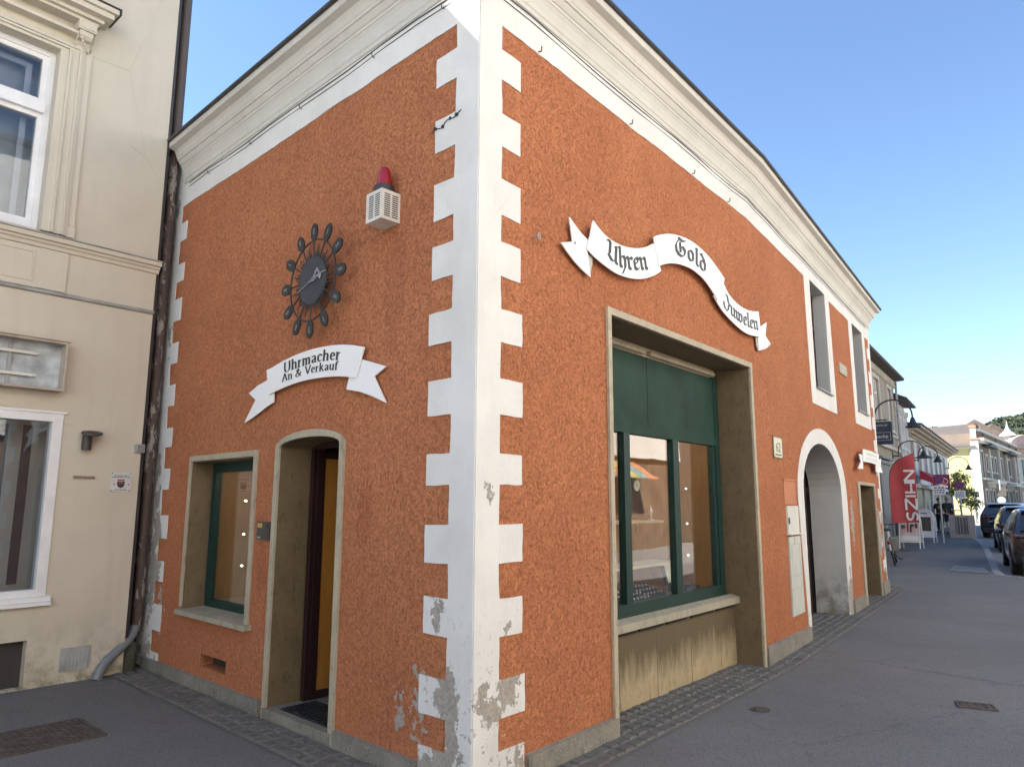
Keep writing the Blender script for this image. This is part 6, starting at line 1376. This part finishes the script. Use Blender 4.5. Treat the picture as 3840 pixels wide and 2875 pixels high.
# ---- bicycle leaning at the corner
bu, bn = 14.0, -1.1
t = thing('bicycle', F2.p(bu, bn, Z(bu)), 'bicycle with grey pannier and red rear reflector parked behind the orange corner', 'bicycle')
hd = (F2.d*.985-F2.n*.10).normalized(); sd = Vector((hd.y, -hd.x, 0)); ln = (Vector((0, 0, 1))*.985-sd*.17).normalized()
b0 = F2.p(13.9, -.72, Z(bu))
def bp(x, z, s=0): return b0+hd*x+ln*z+sd*s
for x in (0, 1.06):
    m = MB(); m.tube([bp(x+.335*math.cos(a_), .34+.335*math.sin(a_)) for a_ in [i*math.pi/16 for i in range(33)]], .02, 8, False); wh = m.build('wheel', MT['rubber'], t, True)
    m = MB()
    for k in range(14): m.tube([bp(x, .34), bp(x+.32*math.cos(k*.449), .34+.32*math.sin(k*.449))], .0022, 4)
    m.tube([bp(x, .34, -.05), bp(x, .34, .05)], .02, 8); m.build('spokes', MT['silver'], wh)
m = MB()
for a_, b_, r_ in (((0, .34), (.34, .80), .012), ((0, .34), (.42, .30), .012), ((.42, .30), (.32, .86), .018), ((.42, .30), (.92, .78), .02), ((.34, .80), (.90, .86), .018), ((.88, .92), (1.06, .34), .016), ((.88, .92), (.86, 1.02), .014)): m.tube([bp(*a_), bp(*b_)], r_, 8)
m.build('frame', simple('bike_frame_white', (.55, .55, .55), .4), t)
m = MB(); m.tube([bp(.74, 1.04, -.28), bp(.84, 1.05, -.18), bp(.86, 1.04, 0), bp(.84, 1.05, .18), bp(.74, 1.04, .28)], .013, 8); m.build('handlebar', MT['black'], t)
m = MB(); m.sphere(bp(.30, .92), .12, 12, 8, (1, .6, .35)); m.build('saddle', MT['black'], t, True)
m = MB(); m.tube([bp(-.36*math.cos(a_)+0, .34+.37*math.sin(a_)) for a_ in [R_(x) for x in range(10, 130, 12)]], .022, 6); m.build('mudguard', simple('mudguard_white', (.6, .6, .58), .4), t)
m = MB(); m.sphere(bp(-.33, .60), .045, 10, 8); m.build('rear_light', MT['redglass'], t, True)
m = MB(); m.tube([bp(.42, .30, .02), bp(.55, .17, .10)], .012, 6); m.hexa([bp(.50, .13, .10), bp(.60, .13, .10), bp(.60, .16, .10), bp(.50, .16, .10), bp(.50, .13, .20), bp(.60, .13, .20), bp(.60, .16, .20), bp(.50, .16, .20)]); m.build('pedal', MT['black'], t)
m = MB(); m.hexa([bp(-.22, .40, .05), bp(.16, .42, .05), bp(.16, .42, .19), bp(-.22, .40, .19), bp(-.26, .72, .03), bp(.20, .74, .03), bp(.20, .74, .21), bp(-.26, .72, .21)]); m.build('pannier', simple('pannier_grey', (.19, .18, .165), .8, .2, 10), t)
m = MB(); m.tube([bp(-.25, .73, -.04), bp(.33, .74, -.04)], .008, 6); m.tube([bp(-.25, .73, .06), bp(.33, .74, .06)], .008, 6); m.build('rack', MT['black'], t)
# ---- litter bin housing
u0, n0 = 30.3, -.72; z = Z(u0)
t = thing('stone_planter_frame', F2.p(u0+.4, n0+.4, z), 'boxy pale grey concrete frame with dark louvred middle on the pavement edge', 'street furniture')
cc_ = simple('pale_concrete', (.33, .30, .285), .85, .12, 6)
m = MB(); m.box(F2, u0, u0+.6, n0, n0+.95, z, z+.16); m.box(F2, u0, u0+.6, n0+.70, n0+.95, z+.161, z+1.0); m.box(F2, u0, u0+.6, n0, n0+.22, z+.161, z+1.0); m.box(F2, u0+.05, u0+.6, n0+.221, n0+.699, z+.9, z+1.0); m.build('frame', cc_, t)
m = MB(); m.box(F2, u0+.08, u0+.5, n0+.221, n0+.699, z+.161, z+.899); m.build('core', simple('slate_panel', (.10, .10, .11), .6), t)
m = MB()
for k in range(4): m.box(F2, u0+.06, u0+.078, n0+.26+k*.12, n0+.29+k*.12, z+.17, z+.89)
m.build('louvres', cc_, t)
t = thing('parasol_table', F2.p(34.6, -.9, Z(34)), 'round dark high table with a sky-blue gleam on its top', 'table')
m = MB(); m.lathe(F2.p(34.6, -.9, Z(34)+1.12), [(.42, 0), (.44, .02), (.42, .05), (0, .055)], 24); m.build('table_top', simple('glossy_dark_top', (.04, .06, .09), .12, .05, 4, coat=.5), t, True)
m = MB(); m.tube([F2.p(34.6, -.9, Z(34)), F2.p(34.6, -.9, Z(34)+1.12)], .05, 10); m.lathe(F2.p(34.6, -.9, Z(34)), [(.3, 0), (.3, .03), (.05, .05)], 20); m.build('leg', MT['black'], t)
# ---- no-stopping signs
blue = simple('traffic_blue', (.02, .035, .20), .4, .05, 4); redm = simple('traffic_red', (.36, .02, .05), .4, .05, 4)
def nostop(u, n, zc, r, label, plate):
    z = Z(u); t = thing('no_stopping_sign', F2.p(u, n, z), label, 'traffic sign')
    fs_ = Frame(tuple(F2.p(u, n, 0))[:2], tuple(F2.n)[:2], tuple(F2.d*-1)[:2]); c0 = fs_.p(0, .05, zc)
    m = MB(); m.tube([fs_.p(0, 0, z), fs_.p(0, 0, zc+r)], .03, 10); m.build('pole', simple('pole_grey', (.5, .5, .5), .4), t, True)
    m = MB(); m.lathe(c0, [(r, 0), (r, .012), (0, .013)], 32, tuple(fs_.n)); m.build('disc', redm, t)
    m = MB(); m.lathe(c0, [(r*.80, .0135), (r*.80, .016), (0, .0165)], 32, tuple(fs_.n)); m.build('blue_field', blue, t)
    m = MB()
    for s in (1, -1):
        a_ = Vector((math.cos(R_(45)), s*math.sin(R_(45)))); p0 = Vector((-a_.y, a_.x))*r*.085
        q = [a_*r*.85+p0, a_*r*.85-p0, -a_*r*.85-p0, -a_*r*.85+p0]; m.add([fs_.p(x, .069+.001*s, zc+y) for x, y in q], [(0, 1, 2, 3)])
    m.build('cross', redm, t)
    if plate:
        m = MB(); m.box(fs_, -r*1.15, r*1.15, .035, .05, zc-r-.42, zc-r-.06); pt = m.build('extra_plate', MT['pvc'], t)
        m = MB()
        for k in range(3):
            x = -r*.85
            while x < r*.8: w_ = random.uniform(.04, .1); m.box(fs_, x, x+w_, .0505, .052, zc-r-.17-k*.09, zc-r-.125-k*.09); x += w_+.03
        m.build('small_lettering', MT['ink'], pt)
nostop(25.4, -.57, 2.60, .19, 'nearer blue and red no-stopping sign above the red flag side, with white plate', True)
nostop(31.5, -.28, 2.50, .19, 'farther blue and red no-stopping sign before the yellow wall', True)
# ================================================================== CARS
def car(name, u, n, turn, L, Wd, H, paint, label, kind='suv', shown='rear'):
    z0 = zt(u)-.11; h = (F2.d-F2.n*.082).normalized(); a_ = R_(turn)
    h = Vector((h.x*math.cos(a_)+h.y*math.sin(a_), -h.x*math.sin(a_)+h.y*math.cos(a_), 0)); r = Vector((h.y, -h.x, 0))
    O = F2.p(u, n, z0); t = thing(name, O+h*L/2+r*Wd/2, label, 'car', 'dark cars parked along the kerb')
    def q(x, y, z): return O+h*x+r*(Wd/2+y)+Vector((0, 0, z))
    hw = Wd/2; k = H/1.62; s = L/4.5
    ST = [(0, .46, .93, .95, .90), (.03, .34, .97, .99, .955), (.10, .26, 1.0, 1.05, .985), (.50, .24, 1.03, 1.50, 1), (.72, .24, 1.03, 1.585, 1), (1.5, .24, 1.02, 1.62, 1), (2.3, .24, 1.0, 1.60, 1), (2.75, .24, .99, 1.50, 1), (3.4, .24, .98, 1.06, .99), (3.9, .25, .94, .99, .97), (4.3, .28, .82, .88, .92), (4.46, .34, .66, .72, .84), (4.5, .42, .58, .62, .76)]
    vs_ = []; m = MB(); nr = None
    for x, zb, bl, tp, wf_ in ST:
        w_ = hw*wf_; tw = w_*(.985-.24*max(0, (tp-bl))/.6)
        zb, bl, tp = zb*k, bl*k, tp*k
        half = [(w_*.86, zb), (w_*.97, zb+.06), (w_, zb+.2), (w_*1.0, (zb+bl)/2+.06), (w_*.985, bl-.05), (w_*.95, bl), ((w_*.95+tw)/2+.01, (bl+tp)/2+.01), (tw, tp-.05), (tw-.07, tp-.012), (tw*.55, tp+.012), (0, tp+.02)]
        ring_ = half+[(-y, z) for y, z in reversed(half[:-1])]; nr = len(ring_)
        vs_ += [q(x*s, y, z) for y, z in ring_]
    fs = []
    for i in range(len(ST)-1):
        for j in range(nr):
            j2 = (j+1) % nr; fs.append((i*nr+j, i*nr+j2, (i+1)*nr+j2, (i+1)*nr+j))
    fs += [tuple(range(nr)), tuple((len(ST)-1)*nr+j for j in range(nr))]
    m.add(vs_, fs); m.build('body', paint, t, True)
    gl = simple('car_glass', (.012, .014, .018), .06, .05, 3, coat=1.0)
    def ring_at(i, j): return vs_[i*nr+j]
    def inset(p4, off, kx=.08, ky=.1):
        p4 = [Vector(p) for p in p4]; c = sum(p4, Vector())/4
        nn = (p4[1]-p4[0]).cross(p4[3]-p4[0]).normalized()
        if nn.dot(c-q(L/2, 0, .8)) < 0: nn = -nn
        return [p+(c-p)*kx+nn*off for p in p4]
    # rear glass between stations 2 and 4
    m = MB(); g4 = [q(.105*s, hw*.83, 1.07*k), q(.105*s, -hw*.83, 1.07*k), q(.54*s, -hw*.72, 1.505*k), q(.54*s, hw*.72, 1.505*k)]
    m.add(inset(g4, .018, .04), [(0, 1, 2, 3)]); m.build('rear_window', gl, t)
    m = MB(); m.hexa([q(.46*s, -hw*.70, 1.55*k), q(.46*s, hw*.70, 1.55*k), q(.70*s, hw*.70, 1.60*k), q(.70*s, -hw*.70, 1.60*k), q(.44*s, -hw*.70, 1.575*k), q(.44*s, hw*.70, 1.575*k), q(.70*s, hw*.70, 1.625*k), q(.70*s, -hw*.70, 1.625*k)]); m.build('roof_spoiler', paint, t)
    for sd in (1, -1):
        for xa, xb in ((.62, 1.30), (1.36, 2.28), (2.34, 3.05)):
            def yz(x, f):
                i = max(i_ for i_ in range(len(ST)-1) if ST[i_][0] <= x); x0, x1 = ST[i][0], ST[i+1][0]; tt = (x-x0)/(x1-x0)
                bl = (ST[i][2]*(1-tt)+ST[i+1][2]*tt)*k; tp = (ST[i][3]*(1-tt)+ST[i+1][3]*tt)*k; tw = hw*(.985-.24*max(0, (tp-bl)/k)/.6)
                return q(x*s, sd*((hw*.95)*(1-f)+tw*f+.022), bl+(tp-bl-.06)*f+.01)
            m = MB(); m.add([yz(xa, .08), yz(xb, .08), yz(xb, .88), yz(xa, .88)], [(0, 1, 2, 3)]); m.build('side_window', gl, t)
        m = MB(); m.hexa([q(-.012, sd*hw*.50, .86*k), q(.03, sd*hw*.93, .86*k), q(.26, sd*(hw+.012), .90*k), q(.1, sd*hw*.5, .86*k), q(-.012, sd*hw*.50, .97*k), q(.04, sd*hw*.93, 1.0*k), q(.26, sd*(hw+.01), 1.0*k), q(.1, sd*hw*.5, .97*k)]); m.build('taillight', simple('taillight_red', (.30, .01, .015), .2, .1, 10, coat=.6), t)
        m = MB(); m.box(Frame((q(-.02, sd*hw*.62, 0).x, q(-.02, sd*hw*.62, 0).y), (r.x, r.y), (-h.x, -h.y)), -.14, .14, -.02, .012, z0+.40*k, z0+.44*k); m.build('reflector', simple('reflector_red', (.5, .03, .02), .3), t)
        m = MB(); m.sphere(q(3.0*s, sd*(hw+.10), .98*k), .09, 10, 8, (1, 1, .8)); m.build('wing_mirror', paint, t, True)
        for x in (.82*s, 3.62*s):
            R0 = .35; c = q(x, sd*(hw-.11), R0-.005)
            m = MB(); m.lathe(q(x, sd*(hw-.02), R0+.01), [(.41, 0), (.40, .03), (.37, .035)], 28, tuple(r*sd)); wh = m.build('wheel_arch', MT['rubber'], t)
            m = MB(); m.lathe(c-r*sd*.10, [(.24, 0), (.33, .01), (R0, .04), (R0, .19), (.33, .225), (.25, .23), (.24, .2)], 28, tuple(r*sd)); wh = m.build('wheel', MT['rubber'], t, True)
            m = MB(); m.lathe(c+r*sd*.122, [(.235, -.06), (.245, .0), (.215, .006), (.21, -.03), (0, -.03)], 28, tuple(r*sd))
            for kk in range(7):
                aa = kk*2*math.pi/7; d1 = h*math.cos(aa)+Vector((0, 0, 1))*math.sin(aa); d2 = h*-math.sin(aa)+Vector((0, 0, 1))*math.cos(aa); b_ = c+r*sd*.125
                m.add([b_+d2*.03, b_-d2*.03, b_+d1*.215-d2*.018, b_+d1*.215+d2*.018], [(0, 1, 2, 3)])
            m.build('rim', MT['silver'], wh)
    fr_ = Frame((q(0, 0, 0).x, q(0, 0, 0).y), (r.x, r.y), (-h.x, -h.y))
    m = MB(); m.hexa([fr_.p(-hw*.82, -.25, z0+.24), fr_.p(hw*.82, -.25, z0+.24), fr_.p(hw*.80, .035, z0+.26), fr_.p(-hw*.80, .035, z0+.26), fr_.p(-hw*.86, -.25, z0+.50*k), fr_.p(hw*.86, -.25, z0+.50*k), fr_.p(hw*.84, .04, z0+.48*k), fr_.p(-hw*.84, .04, z0+.48*k)]); m.build('rear_bumper', simple('bumper_plastic', (.02, .02, .022), .6), t)
    m = MB(); m.box(fr_, -.27, .27, -.03, .008, z0+.68*k, z0+.79*k); npl = m.build('number_plate', MT['pvc'], t)
    m = MB(); m.box(fr_, -.33, .33, -.03, .014, z0+.84*k, z0+.87*k); m.build('trim_strip', MT['silver'], t)
    return t
def paint(name, c): return simple(name, c, .25, .05, 3, coat=1.0)
car('parked_car', 13.5, 1.86, 0, 4.5, 1.86, 1.60, paint('dark_plum_metallic', (.018, .012, .014)), 'nearest dark plum estate car cut off by the right edge, seen from behind')
car('parked_car', 22.2, 1.36, 0, 4.4, 1.82, 1.58, paint('black_green_metallic', (.014, .016, .016)), 'second parked car, near-black with a sky-lit roof, behind the plum one')
car('parked_car', 33.4, .25, 16, 4.4, 1.80, 1.62, paint('anthracite_metallic', (.022, .022, .027)), 'farthest parked dark car, turned so its rear wheel shows')

# ================================================================== PEOPLE
def skin(name, nodes, edges, mat, parent, sub=2):
    """nodes: {key: (pos, radius)}; grown with a Skin modifier and baked"""
    keys = list(nodes); me = bpy.data.meshes.new(name); O = Vector(WLOC[parent.name])
    me.from_pydata([tuple(Vector(nodes[k][0])-O) for k in keys], [(keys.index(a), keys.index(b)) for a, b in edges], [])
    o = bpy.data.objects.new(name, me); COL.objects.link(o)
    sk = o.modifiers.new('s', 'SKIN'); sk.use_smooth_shade = True
    for i, k in enumerate(keys):
        rr_ = nodes[k][1]; me.skin_vertices[0].data[i].radius = rr_ if isinstance(rr_, tuple) else (rr_, rr_)
    me.skin_vertices[0].data[0].use_root = True
    ss = o.modifiers.new('u', 'SUBSURF'); ss.levels = sub; ss.render_levels = sub
    dg = bpy.context.evaluated_depsgraph_get(); dg.update(); nm = bpy.data.meshes.new_from_object(o.evaluated_get(dg))
    bpy.data.objects.remove(o); nm.name = name; nm.materials.clear(); nm.materials.append(mat)
    for p in nm.polygons: p.use_smooth = True
    ob_ = bpy.data.objects.new(name, nm); COL.objects.link(ob_); ob_.parent = parent; WLOC[ob_.name] = tuple(O)
    return ob_
def person(u, n, face, label, H, shirt, trousers, hair, stride=.0, longs=False, bag=False):
    z = Z(u); O = F2.p(u, n, z); t = thing('person', O, label, 'person')
    a_ = R_(face); fw = (F2.d*math.cos(a_)+F2.n*math.sin(a_)).normalized(); rt = Vector((fw.y, -fw.x, 0)); k = H/1.75
    def P_(f, r_, zz): return O+fw*f*k+rt*r_*k+Vector((0, 0, zz*k))
    N = {}
    N['pel'] = (P_(0, 0, .94), (.13*k, .10*k)); N['waist'] = (P_(0, 0, 1.08), (.125*k, .09*k)); N['chest'] = (P_(.02, 0, 1.30), (.15*k, .10*k)); N['neck0'] = (P_(.01, 0, 1.44), (.07*k, .06*k)); N['neck'] = (P_(.02, 0, 1.51), .05*k)
    N['head0'] = (P_(.035, 0, 1.58), (.068*k, .078*k)); N['head1'] = (P_(.03, 0, 1.66), (.075*k, .09*k)); N['head2'] = (P_(.02, 0, 1.72), (.05*k, .06*k))
    E = [('pel', 'waist'), ('waist', 'chest'), ('chest', 'neck0'), ('neck0', 'neck'), ('neck', 'head0'), ('head0', 'head1'), ('head1', 'head2')]
    for s_, ph in ((1, 1), (-1, -1)):
        sw_ = stride*ph
        N['sh%d' % s_] = (P_(.0, .17*s_, 1.41), .055*k); N['el%d' % s_] = (P_(-.10*sw_-.03, .24*s_, 1.13), .042*k); N['wr%d' % s_] = (P_(-.25*sw_+.06, .25*s_, .90), .028*k); N['ha%d' % s_] = (P_(-.27*sw_+.08, .25*s_, .82), (.035*k, .018*k))
        E += [('chest', 'sh%d' % s_), ('sh%d' % s_, 'el%d' % s_), ('el%d' % s_, 'wr%d' % s_), ('wr%d' % s_, 'ha%d' % s_)]
        for fi in range(5):
            kk = 'f%d_%d' % (fi, s_); off = (-.03+.02*fi) if fi < 4 else .045; dz = -.085+.012*abs(fi-1.5) if fi < 4 else -.03
            N[kk] = (N['ha%d' % s_][0]+fw*off*k+Vector((0, 0, dz*k))-rt*s_*.01*k, .008*k); E.append(('ha%d' % s_, kk))
        N['hip%d' % s_] = (P_(.0, .09*s_, .88), .085*k); N['kn%d' % s_] = (P_(.20*sw_+.02, .10*s_, .50), .058*k); lift = .05 if sw_ < 0 else 0
        N['calf%d' % s_] = (P_(.22*sw_-.03-(.05 if sw_ < 0 else 0), .10*s_, .34), .052*k); N['an%d' % s_] = (P_(.30*sw_-(.12 if sw_ < 0 else 0)-.01, .10*s_, .09+lift), .034*k); N['toe%d' % s_] = (P_(.30*sw_+.12-(.12 if sw_ < 0 else 0), .11*s_, .035+lift*.3), (.035*k, .025*k))
        E += [('pel', 'hip%d' % s_), ('hip%d' % s_, 'kn%d' % s_), ('kn%d' % s_, 'calf%d' % s_), ('calf%d' % s_, 'an%d' % s_), ('an%d' % s_, 'toe%d' % s_)]
    flesh = simple('skin_tone', (.42, .24, .17), .55, .06, 8)
    body = skin('body', N, E, flesh, t, 1)
    def grow(kk, g_): p, r_ = N[kk]; return (p, tuple(x+g_*k for x in r_) if isinstance(r_, tuple) else r_+g_*k)
    S_ = {kk: grow(kk, .028) for kk in ('chest', 'waist', 'neck0', 'sh1', 'sh-1')}
    S_['hem'] = (N['pel'][0]-Vector((0, 0, .02*k)), (.165*k, .13*k)); S_ = {kk: S_[kk] for kk in ('chest', 'waist', 'hem', 'neck0', 'sh1', 'sh-1')}
    S_['neck0'] = (N['neck0'][0], .07*k)
    for s_ in ('1', '-1'): S_['sl'+s_] = (N['sh'+s_][0].lerp(N['el'+s_][0], .75), .06*k)
    skin('shirt', S_, [('chest', 'waist'), ('waist', 'hem'), ('chest', 'neck0'), ('chest', 'sh1'), ('chest', 'sh-1'), ('sh1', 'sl1'), ('sh-1', 'sl-1')], shirt, t, 2)
    T_ = {'pel': (N['pel'][0], (.15*k, .12*k)), 'hip1': grow('hip1', .025), 'hip-1': grow('hip-1', .025)}
    e_ = [('pel', 'hip1'), ('pel', 'hip-1')]
    for s_ in ('1', '-1'):
        if longs: T_['k'+s_] = grow('kn'+s_, .02); T_['a'+s_] = (N['an'+s_][0]+Vector((0, 0, .03)), .055*k); e_ += [('hip'+s_, 'k'+s_), ('k'+s_, 'a'+s_)]
        else: T_['k'+s_] = (N['hip'+s_][0].lerp(N['kn'+s_][0], .9), .088*k); e_ += [('hip'+s_, 'k'+s_)]
    skin('trousers' if longs else 'shorts', T_, e_, trousers, t, 2)
    m = MB(); c = P_(.018, 0, 1.685)-fw*.012*k; m.sphere(c, .098*k, 14, 10, (1, 1, 1.02)); m.v = [v if (v.z > O.z+1.66*k or (v-c).dot(fw) < .02*k) else v+(c-v)*.35 for v in m.v]
    m.build('hair', hair, t, True)
    m = MB(); m.sphere(P_(.128, 0, 1.635), .014*k, 8, 6); m.build('nose', flesh, t, True)
    for s_ in (1, -1):
        m = MB(); m.sphere(P_(.03, .082*s_, 1.64), .022*k, 8, 6, (.5, .5, 1)); m.build('ear', flesh, t, True)
        m = MB(); m.sphere(P_(.112, .03*s_, 1.665), .010*k, 8, 6); m.build('eye', MT['ink'], t, True)
        m = MB(); b_ = N['an%d' % s_][0].lerp(N['toe%d' % s_][0], .45); zz = O.z+.045*k+(N['an%d' % s_][0].z-O.z-.09*k)*.7
        for dx in (-.09, -.04, .02, .08, .12): m.sphere(Vector((b_.x, b_.y, zz))+fw*dx*k, .048*k*(1 if dx < .1 else .8), 10, 8, (1, 1, .8))
        m.build('shoe', MT['ink'], t, True)
    m = MB(); m.tube([P_(.118, -.022, 1.605), P_(.124, 0, 1.603), P_(.118, .022, 1.605)], .004*k, 6); m.build('mouth', simple('lips', (.3, .12, .1), .6), t)
    if bag:
        m = MB(); m.sphere(P_(-.17, 0, 1.28), .13*k, 12, 8, (1, .7, 1.3)); m.build('backpack', MT['black'], t, True)
    return t
person(34.3, -1.05, -6, 'grey-haired walker in a dark green shirt and navy shorts seen from behind', 1.78, simple('dark_green_shirt', (.022, .04, .034), .9, .1, 6), simple('navy_shorts', (.014, .018, .04), .9, .1, 6), simple('grey_hair', (.25, .24, .23), .9, .2, 20), 1.0)
person(35.8, -1.55, 160, 'person in a black coat and trousers standing by the shopfront beside the walker', 1.74, simple('black_green_coat', (.012, .022, .018), .9, .1, 6), simple('black_trousers', (.012, .013, .016), .9, .1, 6), simple('dark_hair', (.03, .02, .015), .8, .2, 20), 0, True)
person(54, -.9, 150, 'far pedestrian in pale yellow clothes standing in the sun', 1.7, simple('pale_yellow_top', (.45, .43, .26), .9, .1, 6), simple('cream_trousers', (.45, .43, .36), .9, .1, 6), simple('fair_hair', (.3, .22, .12), .8, .2, 20), .4, True)
# overhead cable
t = MB(); A0, A1 = F2.p(26.5, NA+.4, 6.75), F2.p(27, 10, 7.0); t.tube([A0.lerp(A1, i/12)-Vector((0, 0, .12*math.sin(math.pi*i/12))) for i in range(13)], .012, 6)
tag(t.build('overhead_cable', MT['greymetal'], loc=A0), 'thin grey cable strung across the sky over the street', 'cable')
# chimney cowl on the long white house, triangular give-way sign and white board before the brown house
m = MB(); b_ = F2.p(33.5, NA-2.5, 5.4); m.tube([b_, b_+Vector((0, 0, .75)), b_+F2.n*-.12+Vector((0, 0, .95))], .06, 8); m.sphere(b_+F2.n*-.14+Vector((0, 0, 1.0)), .1, 8, 6)
m.build('chimney_cowl', MT['gutter'], c)
sp = Frame(tuple(F2.p(56, .63, 0))[:2], tuple(F2.n)[:2], tuple(F2.d*-1)[:2]); t = thing('direction_sign', sp.p(0, 0, .3), 'white triangular traffic sign above a round one in front of the brown house', 'traffic sign')
m = MB(); m.tube([sp.p(0, 0, .3), sp.p(0, 0, 3.4)], .05, 8); m.build('pole', MT['greymetal'], t)
m = MB(); m.prism(sp, [(-.30, 2.25), (.34, 2.25), (.34, 3.2)], .06, .09); m.build('triangle', MT['castiron'], t)
m = MB(); m.lathe(sp.p(0, .06, 1.95), [(.26, 0), (.26, .03), (0, .03)], 24, tuple(sp.n)); m.build('round_sign', MT['greymetal'], t)
